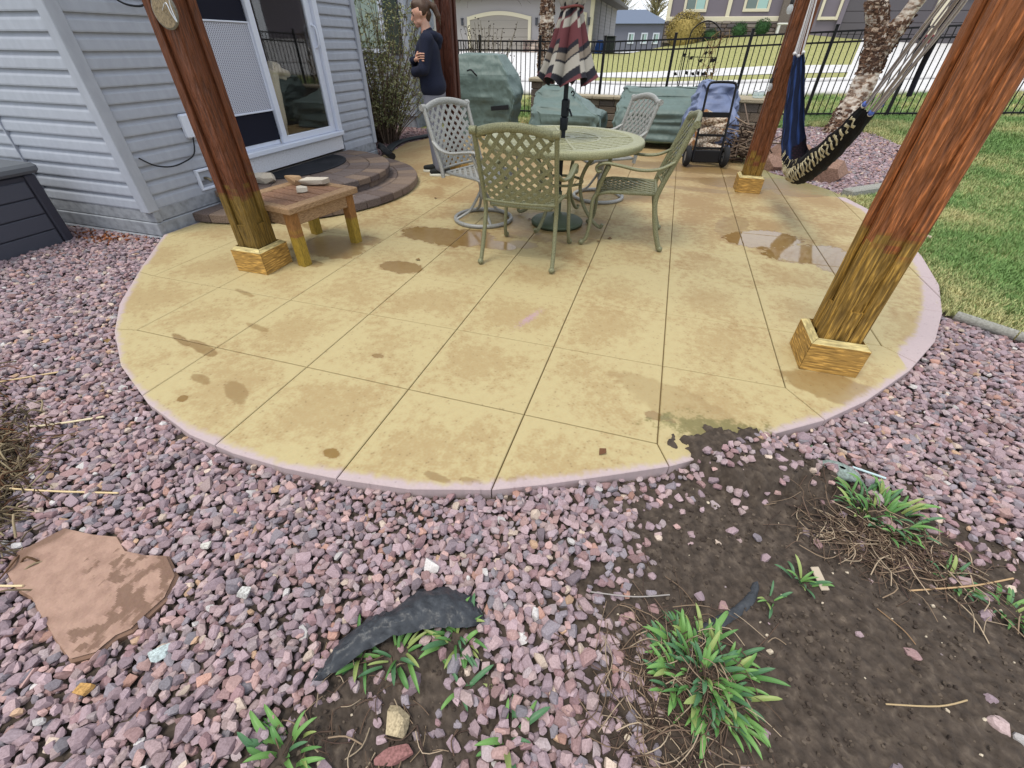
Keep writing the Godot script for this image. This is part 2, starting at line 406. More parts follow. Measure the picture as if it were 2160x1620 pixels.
# ---------------------------------------------------------------- patio
const PR := Rect2(-4.6, -10.1, 7.1, 9.5)
func patio_material() -> StandardMaterial3D:
	var w := 1100; var h := 1472
	var a := fnoise(0.010, 21, 4).get_image(w, h, false, false, false).get_data()
	var bb := fnoise(0.09, 22, 5).get_image(w, h, false, false, false).get_data()
	var cc := fnoise(0.38, 23, 3).get_image(w, h, false, false, false).get_data()
	var cen := Vector2(-0.95, -4.9)
	var rt := PackedFloat32Array()
	for i in 720:
		var d := Vector2.from_angle(TAU * i / 720.0)
		var far := 0.0
		for j in OUT.size():
			var q = Geometry2D.segment_intersects_segment(cen, cen + d * 20.0, OUT[j], OUT[(j + 1) % OUT.size()])
			if q != null: far = maxf(far, cen.distance_to(q))
		rt.append(far)
	# wet patches: centre x, z, half sizes, turn, depth of wetness
	var wet := [[-1.78,-3.52,.36,.20,.1,.95],[-1.50,-3.62,.2,.13,.3,.9],[-1.77,-2.79,.17,.10,.1,.95],[-1.22,-3.47,.17,.09,.1,.9],[-1.02,-3.55,.13,.09,0,.7],[1.02,-4.38,.32,.22,-.35,1.0],[1.32,-4.12,.34,.2,-.5,1.0],[1.55,-3.95,.22,.15,-.6,.95],[1.25,-6.6,.75,.30,-.2,.75],[1.7,-6.3,.35,.2,-.5,.7],[0.5,-6.0,.45,.09,.05,.6],[.62,-6.5,.5,.1,.1,.6],[0.3,-7.2,.9,.25,.1,.7],[.78,-4.72,.13,.3,.3,.6],[-.85,-4.1,.5,.4,0,.55],[-2.01,-1.04,.028,.022,.4,1.0],[-1.10,-.96,.035,.024,.2,1.0],[-2.49,-1.45,.10,.022,.35,.9],[-2.30,-1.42,.13,.03,.3,.8],[-2.06,-1.19,.07,.025,.2,.7],[-1.80,-1.16,.10,.04,.5,.65],[-2.17,-1.70,.09,.02,.2,.6],[.20,-1.63,.045,.03,.1,.9],[.27,-1.62,.03,.015,.1,.9],[-.62,-.98,.06,.018,.1,.8],[-.47,-1.0,.05,.018,.1,.7],[-.28,-1.05,.06,.03,.1,.7],[-2.55,-3.0,.28,.2,.4,.7],[-2.35,-3.2,.12,.1,0,.6],[-3.0,-3.35,.15,.07,.3,.6],[1.10,-2.12,.26,.12,.3,.7],[-2.52,-2.62,.14,.06,0,.6],[.35,-1.72,.4,.12,.5,.35],[-1.30,-1.66,.035,.02,0,.9],[-2.6,-2.05,.1,.02,.25,.6]]
	var light := C8(172,157,115); var dark := C8(150,126,86); var brown := C8(116,88,50); var rim := C8(172,155,160); var green := C8(120,122,80)
	var img := PackedByteArray(); img.resize(w * h * 3)
	var rgh := PackedByteArray(); rgh.resize(w * h)
	var step := PR.size.x / w
	var cA := PackedFloat32Array(); var sA := PackedFloat32Array()
	for s in wet:
		cA.append(cos(s[4])); sA.append(sin(s[4]))
	for j in h:
		var z := PR.position.y + (j + 0.5) * PR.size.y / h
		var fz := absf(fposmod((z - GZ) / CELL + 0.5, 1.0) - 0.5) * CELL
		var near := []
		for si in wet.size():
			var s: Array = wet[si]
			if absf(z - s[1]) < maxf(s[2], s[3]) * 1.5 + 0.05: near.append([s[0], s[1], 1.0 / s[2], 1.0 / s[3], cA[si], sA[si], 0.5 if s[2] < 0.12 else 0.15, s[5], maxf(s[2], s[3]) * 1.6])
		var dz0 := z - cen.y
		for i in w:
			var x := PR.position.x + (i + 0.5) * step
			var dx0 := x - cen.x
			var ed := rt[int(fposmod(atan2(dz0, dx0), TAU) * 114.59) % 720] - sqrt(dx0 * dx0 + dz0 * dz0)
			if ed < -0.06: continue
			var k := j * w + i
			var na := a[k] / 255.0 - 0.5; var nb := bb[k] / 255.0 - 0.5; var nc := cc[k] / 255.0 - 0.5
			var e := minf(absf(fposmod((x - GX) / CELL + 0.5, 1.0) - 0.5) * CELL, fz)
			# slabs dry from their joints inward, in a ragged front
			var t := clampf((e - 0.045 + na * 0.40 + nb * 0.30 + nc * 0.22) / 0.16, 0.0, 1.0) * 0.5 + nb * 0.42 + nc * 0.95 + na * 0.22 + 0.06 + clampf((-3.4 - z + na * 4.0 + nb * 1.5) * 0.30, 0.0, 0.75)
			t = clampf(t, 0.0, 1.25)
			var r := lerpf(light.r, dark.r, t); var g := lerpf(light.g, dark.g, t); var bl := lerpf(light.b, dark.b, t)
			var m := 0.0
			for s in near:
				var dx: float = x - s[0]
				if absf(dx) > s[8]: continue
				var dz: float = z - s[1]
				var u: float = (dx * s[4] + dz * s[5]) * s[2]; var v: float = (dz * s[4] - dx * s[5]) * s[3]
				var f: float = 1.35 - (u * u + v * v) + nb * 0.8 + na * 0.9 + nc * s[6]
				if f > 0.0: m = maxf(m, minf(f * 3.5, 1.0) * s[7])
			if m > 0.0:
				r = lerpf(r, brown.r, m * 0.68); g = lerpf(g, brown.g, m * 0.68); bl = lerpf(bl, brown.b, m * 0.68)
			if ed < 0.5:
				if z > -6.2:
					var f2 := clampf((0.046 + na * 0.05 + (0.07 if x > 1.5 else 0.0) - ed) / 0.03 + nb * 1.2, 0.0, 1.0) * 0.9
					r = lerpf(r, rim.r, f2); g = lerpf(g, rim.g, f2); bl = lerpf(bl, rim.b, f2)
				elif x > 0.0:
					var f3 := clampf((0.5 - ed) * 1.6 + nb, 0.0, 0.6)
					r = lerpf(r, green.r, f3); g = lerpf(g, green.g, f3); bl = lerpf(bl, green.b, f3)
				if ed < 0.3 and x > 0.0 and x < 1.1:   # algae and washed soil along the low corner
					var al := 1.0 - Vector2((x - 0.55) / 0.42, (z + 1.62) / 0.10).length() + nb * 1.6 + nc
					if al > 0.0:
						al = minf(al * 1.5, 0.75)
						r = lerpf(r, 0.41, al); g = lerpf(g, 0.39, al); bl = lerpf(bl, 0.23, al)
			if z > -2.55 and z < -2.1 and x > -0.75 and x < -0.45:   # smudge of purple chalk
				var ch := 1.0 - Vector2(((x + 0.61) * 0.95 + (z + 2.33) * 0.32) / 0.030, ((x + 0.61) * 0.32 - (z + 2.33) * 0.95) / 0.14).length() + nc * 2.2
				if ch > 0.0:
					ch = minf(ch, 0.55); r = lerpf(r, 0.66, ch); g = lerpf(g, 0.52, ch); bl = lerpf(bl, 0.66, ch)
			var gr := (1.0 + nc * 0.10 - (0.16 if nc > 0.27 and nb > 0.02 else 0.0)) * 255.0
			img[k * 3] = int(minf(r * gr, 255.0)); img[k * 3 + 1] = int(minf(g * gr, 255.0)); img[k * 3 + 2] = int(minf(bl * gr, 255.0))
			rgh[k] = int(clampf(lerpf(0.72, 0.04, m * m) + nc * 0.1 * (1.0 - m), 0.02, 1.0) * 255)
	var mt := StandardMaterial3D.new()
	mt.albedo_texture = ImageTexture.create_from_image(Image.create_from_data(w, h, false, Image.FORMAT_RGB8, img))
	mt.roughness = 1.0
	mt.roughness_texture = ImageTexture.create_from_image(Image.create_from_data(w, h, false, Image.FORMAT_L8, rgh))
	mt.roughness_texture_channel = BaseMaterial3D.TEXTURE_CHANNEL_RED
	mt.metallic_specular = 0.5
	return mt
func gp(i: float, j: float) -> Vector2: return Vector2(GX + CELL * i, GZ - CELL * j)
func build_patio() -> void:
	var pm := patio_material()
	var joint := mat("joint", C8(108,88,56), 0.9)
	var b := MB.new()
	b.slab(Geometry2D.offset_polygon(OUT, -0.014)[0], -0.13, -0.012)
	var root := struct("patio", b.mesh(joint), "tan scored concrete patio with a pale mauve rim and wet patches")
	# the cells of the scored grid, clipped to the outline; corner joints run out to the edge
	var d4 := Vector2(0.30,-1.28); var d5 := Vector2(0.99,-1.82); var d6 := Vector2(1.60,-2.50); var d7 := Vector2(2.10,-3.12)
	var l1 := Vector2(-3.05,-1.40); var l2 := Vector2(-3.75,-2.10)
	var cells := []
	for i in range(-6, 10):
		for j in range(-2, 16):
			var skip := (j < 0) or (i >= 4 and j < 1) or (i >= 5 and j < 2) or (i >= 6 and j < 3) or (i < -1 and j < 1) or (i < -2 and j < 2)
			if not skip: cells.append([gp(i, j), gp(i + 1, j), gp(i + 1, j + 1), gp(i, j + 1)])
	for i in range(0, 3): cells.append([gp(i, 0), gp(i + 1, 0), gp(i + 1, -3), gp(i, -3)])
	cells.append([gp(3, 0), gp(4, 0), d4, d4 + (d4 - gp(4, 0)) * 3.0, gp(3, -3)])
	cells.append([gp(4, 0), gp(4, 1), gp(5, 1), d5, d5 + (d5 - gp(5, 1)) * 0.5, d4 + (d4 - gp(4, 0)) * 1.0, d4])
	cells.append([gp(5, 1), gp(5, 2), gp(6, 2), d6, d6 + (d6 - gp(6, 2)) * 1.0, d5 + (d5 - gp(5, 1)) * 0.5, d5])
	cells.append([gp(6, 2), gp(6, 3), gp(7, 3), d7, d7 + Vector2(0.3, 0.3), d6 + Vector2(0.3, 0.3), d6])
	cells.append([gp(-1, 0), gp(0, 0), gp(0, -3), l1 + Vector2(-0.3, 1.5), l1])
	cells.append([gp(-2, 1), gp(-1, 1), gp(-1, 0), l1, l1 + Vector2(-0.2, 0.3), l2 + Vector2(-0.3, 0.3), l2])
	cells.append([gp(-2, 2), gp(-2, 1), l2, l2 + Vector2(-0.6, 0.0), gp(-4, 2)])
	for cl in cells:
		for q in Geometry2D.intersect_polygons(PackedVector2Array(cl), OUT):
			for s in Geometry2D.offset_polygon(q, -0.0026, Geometry2D.JOIN_MITER):
				if s.size() < 3: continue
				var m := MB.new()
				m.slab(s, -0.10, 0.0, 0.0035)
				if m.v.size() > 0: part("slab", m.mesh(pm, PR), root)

# ---------------------------------------------------------------- gravel and lawn
# a broken stone: a block clipped by random planes, every face flat
func stone_mesh(sd: int, m: Material) -> ArrayMesh:
	var r := RandomNumberGenerator.new(); r.seed = sd
	var faces := []
	for ax in 3:
		for s in [-1.0, 1.0]:
			var o := Vector3.ZERO; o[ax] = s
			var u := Vector3.ZERO; u[(ax + 1) % 3] = 1.0
			var w := Vector3.ZERO; w[(ax + 2) % 3] = 1.0
			faces.append([o + u + w, o - u + w, o - u - w, o + u - w])
	var planes := []
	for ax in 3:      # no face of the first block survives square
		for s in [-1.0, 1.0]:
			var o := Vector3(r.randfn(0, 0.28), r.randfn(0, 0.28), r.randfn(0, 0.28)); o[ax] += s
			planes.append([o.normalized(), r.randf_range(0.68, 0.95)])
	for i in 11: planes.append([Vector3(r.randfn(0, 1), r.randfn(0, 1), r.randfn(0, 1)).normalized(), r.randf_range(0.74, 1.02)])
	for pl in planes:
		var nn: Vector3 = pl[0]; var d: float = pl[1]
		var keep := []; var rim := []
		for f in faces:
			var q := []
			for i in f.size():
				var a: Vector3 = f[i]; var b: Vector3 = f[(i + 1) % f.size()]
				var da := a.dot(nn) - d; var db := b.dot(nn) - d
				if da <= 0.0: q.append(a)
				if (da < 0.0) != (db < 0.0) and absf(da - db) > 1e-7:
					var x := a.lerp(b, da / (da - db))
					q.append(x); rim.append(x)
			if q.size() >= 3: keep.append(q)
		if rim.size() >= 3:
			var cen := Vector3.ZERO
			for x in rim: cen += x
			cen /= rim.size()
			var e0: Vector3 = (rim[0] - cen).normalized(); var e1 := nn.cross(e0)
			rim.sort_custom(func(x, y): return atan2((x - cen).dot(e1), (x - cen).dot(e0)) < atan2((y - cen).dot(e1), (y - cen).dot(e0)))
			keep.append(rim)
		faces = keep
	var b := MB.new()
	for f in faces:
		for i in range(1, f.size() - 1):
			if (f[i] - f[0]).cross(f[i + 1] - f[0]).length_squared() > 1e-8: b.trio(f[0], f[i], f[i + 1], Vector3.ZERO)
	return b.mesh(m)
func in_flag(p: Vector2) -> bool: return Geometry2D.is_point_in_polygon(p, FLAG)
var FLAG := PackedVector2Array([Vector2(-1.84,-.19),Vector2(-1.877,-.25),Vector2(-1.85,-.306),Vector2(-1.818,-.371),Vector2(-1.703,-.383),Vector2(-1.605,-.405),Vector2(-1.522,-.373),Vector2(-1.44,-.381),Vector2(-1.37,-.403),Vector2(-1.277,-.358),Vector2(-1.24,-.288),Vector2(-1.248,-.242),Vector2(-1.253,-.182),Vector2(-1.279,-.154),Vector2(-1.287,-.104),Vector2(-1.344,-.065),Vector2(-1.428,-.086),Vector2(-1.591,-.133),Vector2(-1.646,-.153),Vector2(-1.731,-.158)])
var FAB := PackedVector2Array([Vector2(-.65,-.24),Vector2(-.635,-.37),Vector2(-.60,-.44),Vector2(-.535,-.47),Vector2(-.49,-.56),Vector2(-.40,-.60),Vector2(-.31,-.60),Vector2(-.25,-.54),Vector2(-.27,-.48),Vector2(-.38,-.46),Vector2(-.47,-.40),Vector2(-.54,-.34),Vector2(-.59,-.25)])
func build_gravel() -> void:
	rng.seed = 77
	var gm := nmat("stone_skin", [[0.0, C8(196,192,190)], [0.5, C8(232,229,228)], [1.0, C8(255,255,255)]], Vector3(9, 9, 9), 0.78, 0.03, 5, 3.0)
	gm.vertex_color_use_as_albedo = true
	var pal := [[16, C8(152,129,136)], [10, C8(138,118,127)], [10, C8(166,141,143)], [6, C8(132,125,134)], [3, C8(114,100,109)], [7, C8(174,152,150)], [7, C8(150,116,114)], [3, C8(122,119,127)], [4, C8(186,150,144)], [1, C8(186,152,118)], [2, C8(200,182,164)], [1, C8(206,204,202)], [1, C8(174,130,112)], [8, C8(170,146,152)], [6, C8(158,140,148)], [5, C8(142,108,112)], [6, C8(160,146,148)]]
	var bag := []
	for q in pal:
		for i in q[0]: bag.append(q[1].srgb_to_linear())
	var lists := []
	for i in 10: lists.append([[], []])
	var house := Rect2(-12, -9, 7.84, 6.25)
	var regions := [Rect2(-6.6, -3.5, 10.2, 4.0), Rect2(1.2, -10.7, 2.6, 4.4), Rect2(-6.2, -9.2, 2.1, 2.7)]
	for ri in 3:
		var rc: Rect2 = regions[ri]
		var s: float = [0.0215, 0.034, 0.042][ri]
		var x := rc.position.x
		while x < rc.end.x:
			var z := rc.position.y
			while z < rc.end.y:
				var p := Vector2(x + rng.randf_range(-s, s) * 0.55, z + rng.randf_range(-s, s) * 0.55)
				z += s
				if Geometry2D.is_point_in_polygon(p, OUT): continue
				var y := -0.02
				var keep := 1.0
				var grit := false
				if ri == 0:
					if p.x > 1.85 and p.y < -3.30 + (p.x - 1.97) * 0.75: continue
					if p.x < -4.1 and p.y < -2.72: continue
					if p.y > 0.25 + p.x * -0.12 and p.x > -2.4: keep = 0.5
					if p.x < -3.4 and p.y > -0.3: continue
					if p.x < -4.95 and p.y > -2.45: continue
					if in_flag(p): continue
					if Geometry2D.is_point_in_polygon(p, FAB): continue
					if Geometry2D.is_point_in_polygon(p, S1):
						var d := pdist(p, S1)
						keep = 0.62 * exp(-d / 0.07) + 0.18 * exp(-d / 0.25) + 0.03; grit = rng.randf() > keep / (keep + 0.03)
						if p.y > -1.0 and p.x > 0.25: keep *= 0.35
						if p.x > 1.2 and p.y < -1.1: keep = maxf(keep, 0.22)
					elif Geometry2D.is_point_in_polygon(p, S2):
						keep = 0.10 + 0.4 * exp(-pdist(p, S2) / 0.03) + (0.2 if p.x > -0.3 else 0.0)
					else:
						keep = 1.0
						if pdist(p, S1) < 0.10: keep = 0.75
					y = soil_h(p.x, p.y) + rng.randf_range(0.004, 0.024) * keep
				elif ri == 1:
					if not Geometry2D.is_point_in_polygon(p, BED): continue
					y = bed_h(p.x, p.y) + rng.randf_range(0.0, 0.022)
				else:
					if p.x > -4.25 and p.y > -6.6: continue
					y = -0.02 + rng.randf_range(0, 0.02)
				if rng.randf() > keep: continue
				var k := rng.randf_range(0.55, 1.2) * (1.35 if ri > 0 else 1.0)
				if rng.randf() < 0.07: k *= 1.35
				if grit: k *= rng.randf_range(0.12, 0.4)
				var sc := Vector3(rng.randf_range(0.0155, 0.022), rng.randf_range(0.008, 0.013), rng.randf_range(0.0115, 0.017)) * k
				var bs := Basis(Vector3.UP, rng.randf() * TAU) * Basis(Vector3.RIGHT, rng.randfn(0, 0.26)) * Basis(Vector3.BACK, rng.randfn(0, 0.26))
				var cl: Color = bag[rng.randi() % bag.size()]
				cl = cl.lerp(Color(0.32, 0.285, 0.30), 0.22) * rng.randf_range(0.88, 1.36)
				if ri == 2: cl = cl.lerp(L8(110, 78, 74), 0.5)
				var v := rng.randi() % 10
				lists[v][0].append(Transform3D(bs * Basis.from_scale(sc), Vector3(p.x, y, p.y)))
				lists[v][1].append(cl)
			x += s
	var g := Node3D.new(); g.name = "gravel"; add_child(g)
	tag(g, "purple grey crushed gravel spread around the patio", "gravel", "", "stuff")
	for v in 10:
		var mm := MultiMesh.new()
		mm.transform_format = MultiMesh.TRANSFORM_3D
		mm.use_colors = true
		mm.mesh = stone_mesh(100 + v, gm)
		mm.instance_count = lists[v][0].size()
		for i in mm.instance_count:
			mm.set_instance_transform(i, lists[v][0][i]); mm.set_instance_color(i, lists[v][1][i])
		var mi := MultiMeshInstance3D.new(); mi.name = "gravel_stones"; mi.multimesh = mm
		mi.set_meta("kind", "stuff")
		g.add_child(mi, true)
func build_crumbs(soil: Material) -> void:
	rng.seed = 60
	var mm := MultiMesh.new()
	mm.transform_format = MultiMesh.TRANSFORM_3D; mm.use_colors = true
	mm.mesh = stone_mesh(909, mat("crumb", Color.WHITE, 0.95, 0.0, true))
	var tr := []; var cs := []
	for i in 17000:
		var p := Vector2(rng.randf_range(-0.9, 2.3), rng.randf_range(-1.72, 0.4))
		var inside := Geometry2D.is_point_in_polygon(p, S1) or Geometry2D.is_point_in_polygon(p, S2)
		if not inside or nz_a.get_noise_2d(p.x * 60, p.y * 60) + rng.randfn(0, 0.3) < -0.1: continue
		var k := rng.randf_range(0.0012, 0.0055) * (1.0 if rng.randf() < 0.97 else 1.7)
		var cl: Color = [L8(66,56,49), L8(76,66,57), L8(58,49,43), L8(90,79,69)][rng.randi() % 4]
		if rng.randf() < 0.03: cl = L8(190,176,156)
		tr.append(Transform3D(Basis(Vector3(rng.randfn(0, 1), rng.randfn(0, 1), rng.randfn(0, 1)).normalized(), rng.randf() * TAU) * Basis.from_scale(Vector3(k * 1.3, k, k)), Vector3(p.x, soil_h(p.x, p.y) + k * 0.3, p.y)))
		cs.append(cl)
	mm.instance_count = tr.size()
	for i in tr.size():
		mm.set_instance_transform(i, tr[i]); mm.set_instance_color(i, cs[i])
	var mi := MultiMeshInstance3D.new(); mi.name = "soil_crumbs"; mi.multimesh = mm
	add_child(mi)
	tag(mi, "loose crumbs of dark soil over the planting bed", "soil", "", "stuff")
func build_lawn() -> void:
	build_crumbs(mats["soil"])
	rng.seed = 5
	var lm := mat("blade", Color(1, 1, 1), 0.7, 0.0, true)
	lm.backlight_enabled = true; lm.backlight = Color(0.15, 0.2, 0.05)
	var mm := MultiMesh.new()
	mm.transform_format = MultiMesh.TRANSFORM_3D; mm.use_colors = true
	var b := MB.new()
	for i in 9:
		var a := rng.randf() * TAU
		var o := Vector3(rng.randf_range(-1, 1), 0, rng.randf_range(-1, 1)) * 0.035
		var d := Vector3(cos(a), 0, sin(a)); var s := Vector3(-d.z, 0, d.x) * 0.0028
		var h := rng.randf_range(0.022, 0.05); var ln := rng.randf_range(0.008, 0.035)
		var m1 := o + d * ln * 0.35 + Vector3.UP * h * 0.65; var tp := o + d * ln + Vector3.UP * h
		b.quad(o - s, o + s, m1 + s * 0.8, m1 - s * 0.8)
		b.tri(m1 - s * 0.8, m1 + s * 0.8, tp)
	mm.mesh = b.mesh(lm)
	var tr := []; var cs := []
	var put := func(x: float, z: float, k: float) -> void:
		var t := nz_c.get_noise_2d(x * 40, z * 40) + rng.randfn(0, 0.22)
		var cl := L8(104, 134, 76).lerp(L8(188, 176, 128), clampf(t * 0.9 + 0.2, 0, 1)) * rng.randf_range(0.85, 1.35)
		tr.append(Transform3D(Basis(Vector3.UP, rng.randf() * TAU) * Basis.from_scale(Vector3(k, k * rng.randf_range(0.7, 1.2), k)), Vector3(x, th(x, z) + (0.012 if z > -6.5 else 0.0), z)))
		cs.append(cl)
	for i in 52000:
		var z := -2.6 - 9.2 * pow(rng.randf(), 1.5)
		var x := 1.7 + 6.0 * pow(rng.randf(), 1.2) + (-(z + 3) * 0.25 * rng.randf())
		var p := Vector2(x, z)
		if z > -3.34 + (x - 1.97) * 0.75: continue
		if Geometry2D.is_point_in_polygon(p, OUT) or Geometry2D.is_point_in_polygon(p, BED): continue
		if x < 2.15 and z < -6.3 and z > -10.4: continue
		put.call(x, z, 1.0 + maxf(0.0, (-z - 5.0) * 0.12))
	for i in 15000:
		var z := -10.0 - 2.0 * rng.randf(); var x := 0.8 + 8.5 * rng.randf()
		if not Geometry2D.is_point_in_polygon(Vector2(x, z), BED): put.call(x, z, 1.7)
	for i in 9000:
		var z := -10.2 - 7.0 * rng.randf()
		var x := -4.5 + 18.0 * rng.randf()
		if Geometry2D.is_point_in_polygon(Vector2(x, z), BED): continue
		put.call(x, z, 2.0)
	mm.instance_count = tr.size()
	for i in tr.size():
		mm.set_instance_transform(i, tr[i]); mm.set_instance_color(i, cs[i])
	var mi := MultiMeshInstance3D.new(); mi.name = "grass"; mi.multimesh = mm
	add_child(mi)
	tag(mi, "short mown grass with straw coloured thatch beside the patio", "grass", "", "stuff")
# ---------------------------------------------------------------- house
func siding_mesh(len: float, h: float, m: Material) -> ArrayMesh:
	# Dutch-lap profile (out, up), run along +x, facing +z
	var pr := [Vector2(0.0, -0.006), Vector2(0.026, -0.006), Vector2(0.0275, 0.004), Vector2(0.0225, h * 0.52), Vector2(0.0195, h * 0.60), Vector2(0.011, h * 0.70), Vector2(0.0045, h * 0.84), Vector2(0.002, h + 0.001)]
	var b := MB.new()
	for i in pr.size() - 1:
		var a: Vector2 = pr[i]; var d: Vector2 = pr[i + 1]
		b.quado(Vector3(0, a.y, a.x), Vector3(len, a.y, a.x), Vector3(len, d.y, d.x), Vector3(0, d.y, d.x), Vector3(len * 0.5, h * 0.5 + 0.02, -0.05))
	for x in [0.0, len]:
		for i in range(1, pr.size() - 1):
			b.trio(Vector3(x, pr[0].y, pr[0].x), Vector3(x, pr[i].y, pr[i].x), Vector3(x, pr[i + 1].y, pr[i + 1].x), Vector3(len * 0.5, h * 0.5, 0))
	return b.mesh(m)
func build_house() -> void:
	var vin := nmat("vinyl", [[0.0, C8(152,157,168)], [0.5, C8(157,162,173)], [1.0, C8(163,168,179)]], Vector3(1.2, 0.5, 1.2), 0.55, 0.02, 3)
	var white := mat("white_trim", C8(206,212,226), 0.45)
	var found := nmat("painted_block", [[0.0, C8(118,121,127)], [0.5, C8(140,144,151)], [1.0, C8(150,154,161)]], Vector3(1.1, 1.1, 1.1), 0.85, 0.02, 5, 2.0)
	var inner := mat("room_wall", C8(104,98,92), 0.9)
	var h := thing("house", "pale lilac grey vinyl sided house with a white sliding patio door", "house", Vector3(-4.2, 0, -2.75))
	h.position = Vector3.ZERO
	var ex := 0.1105
	var y0 := 0.21
	var n := 23
	# solid wall behind the boards, with thickness, a floor and a ceiling
	var wl := MB.new()
	wl.box(Vector3(-6.62, 1.36, -2.87), Vector3(4.74, 2.9, 0.2))
	wl.box(Vector3(-4.32, 1.36, -3.35), Vector3(0.2, 2.9, 0.76))
	wl.box(Vector3(-4.32, 1.36, -5.99), Vector3(0.2, 2.9, 0.74))
	wl.box(Vector3(-4.32, 2.53, -4.68), Vector3(0.2, 0.56, 1.88))
	wl.box(Vector3(-4.32, 0.06, -4.68), Vector3(0.2, 0.30, 1.88))
	wl.box(Vector3(-6.6, 1.36, -6.26), Vector3(4.36, 2.9, 0.2))
	wl.box(Vector3(-9.0, 1.36, -4.56), Vector3(0.2, 2.9, 3.2))
	part("wall", wl.mesh(inner), h)
	part("room_floor", bmesh(Vector3(-6.6, 0.325, -4.57), Vector3(4.5, 0.06, 3.2), 0, mat("floor_wood", C8(74,55,43), 0.6)), h)
	part("ceiling", bmesh(Vector3(-6.6, 2.72, -4.57), Vector3(4.5, 0.08, 3.2), 0, inner), h)
	part("roof", bmesh(Vector3(-6.75, 2.87, -4.56), Vector3(5.4, 0.10, 4.3), 0.01, mat("shingle", C8(86,84,86), 0.95)), h)
	# siding, course by course
	var mf := siding_mesh(3.76, ex, vin)
	var ml := siding_mesh(0.92, ex, vin)
	var mr := siding_mesh(0.70, ex, vin)
	var mt_ := siding_mesh(1.96, ex, vin)
	for k in n:
		var y := y0 + ex * k
		part("siding_board", mf, h, Transform3D(Basis(), Vector3(-7.95, y, -2.77)))
		var bs := Basis(Vector3.UP, PI / 2)
		part("siding_board", ml, h, Transform3D(bs, Vector3(-4.22, y, -2.775)))
		part("siding_board", mr, h, Transform3D(bs, Vector3(-4.22, y, -5.66)))
		if y > 2.34: part("siding_board", mt_, h, Transform3D(bs, Vector3(-4.22, y, -3.70)))
	# corner posts
	var ct := MB.new()
	ct.box(Vector3(-4.215, 1.47, -2.765), Vector3(0.10, 2.56, 0.10), 0.006)
	part("corner_trim", ct.mesh(vin), h)
	part("corner_trim", bmesh(Vector3(-4.215, 1.47, -6.385), Vector3(0.085, 2.56, 0.08), 0.006, vin), h)
	part("joint_strip", bmesh(Vector3(-5.46, 1.50, -2.748), Vector3(0.014, 2.5, 0.03), 0.002, vin), h)
	# painted foundation courses
	for k in 2:
		var yy := 0.155 - 0.115 * k
		part("foundation_board", bmesh(Vector3(-6.1, yy, -2.778 + 0.012 * k), Vector3(3.86, 0.112, 0.06), 0.006, found), h)
		part("foundation_board", bmesh(Vector3(-4.22 + 0.012 * k, yy, -3.25), Vector3(0.06, 0.112, 0.94 + 0.02 * k), 0.006, found), h)
		part("foundation_board", bmesh(Vector3(-4.22 + 0.012 * k, yy, -6.02), Vector3(0.06, 0.112, 0.78), 0.006, found), h)
	part("foundation_block", bmesh(Vector3(-6.1, -0.09, -2.79), Vector3(3.86, 0.14, 0.14), 0.01, found), h)
	# sliding door
	var d := part("sliding_door", bmesh(Vector3(-4.215, 0.315, -4.67), Vector3(0.05, 0.165, 1.92), 0.004, nmat("sill_paint", [[0.0, C8(150,146,146)], [0.25, C8(206,208,214)], [1.0, C8(220,222,230)]], Vector3(2, 6, 2), 0.6, 0.03, 4)), h)
	tag(d, "white sliding patio door with one glass leaf and one screened leaf")
	var fr := MB.new()
	fr.box(Vector3(-4.205, 0.425, -4.67), Vector3(0.12, 0.05, 1.94), 0.006)
	fr.box(Vector3(-4.215, 1.38, -5.60), Vector3(0.10, 1.86, 0.085), 0.006)
	fr.box(Vector3(-4.215, 1.38, -3.74), Vector3(0.10, 1.86, 0.085), 0.006)
	fr.box(Vector3(-4.215, 2.33, -4.67), Vector3(0.10, 0.085, 1.94), 0.006)
	part("frame", fr.mesh(white), d)
	var sash := MB.new()     # sliding leaf
	sash.box(Vector3(-4.225, 0.485, -5.06), Vector3(0.04, 0.066, 0.99), 0.005)
	sash.box(Vector3(-4.225, 1.38, -5.51), Vector3(0.04, 1.74, 0.09), 0.005)
	sash.box(Vector3(-4.225, 1.38, -4.61), Vector3(0.04, 1.74, 0.075), 0.005)
	sash.box(Vector3(-4.225, 2.26, -5.06), Vector3(0.04, 0.05, 0.99), 0.005)
	part("sliding_leaf", sash.mesh(white), d)
	sash = MB.new()
	sash.box(Vector3(-4.275, 0.475, -4.18), Vector3(0.04, 0.05, 0.79), 0.005)
	sash.box(Vector3(-4.275, 1.38, -4.60), Vector3(0.04, 1.74, 0.06), 0.005)
	sash.box(Vector3(-4.275, 1.38, -3.80), Vector3(0.04, 1.74, 0.06), 0.005)
	sash.box(Vector3(-4.275, 2.26, -4.18), Vector3(0.04, 0.05, 0.79), 0.005)
	part("fixed_leaf", sash.mesh(white), d)
	var glass := mat("glass", Color(0.10, 0.12, 0.13, 0.12), 0.02)
	glass.transparency = BaseMaterial3D.TRANSPARENCY_ALPHA
	glass.metallic_specular = 0.6
	part("pane", bmesh(Vector3(-4.225, 1.37, -5.06), Vector3(0.006, 1.72, 0.82), 0, glass), d)
	part("pane", bmesh(Vector3(-4.275, 1.37, -4.20), Vector3(0.006, 1.74, 0.74), 0, glass), d)
	# insect screen: fine dark mesh above and below, a pale perforated pet guard between
	var sc := mat("screen_mesh", C8(16,18,34), 0.9)
	part("insect_screen", bmesh(Vector3(-4.25, 0.635, -4.20), Vector3(0.003, 0.28, 0.74), 0, sc), d)
	part("insect_screen", bmesh(Vector3(-4.25, 1.88, -4.20), Vector3(0.003, 0.70, 0.74), 0, sc), d)
	var gi := Image.create(64, 64, false, Image.FORMAT_RGB8)
	gi.fill(C8(178,182,196))
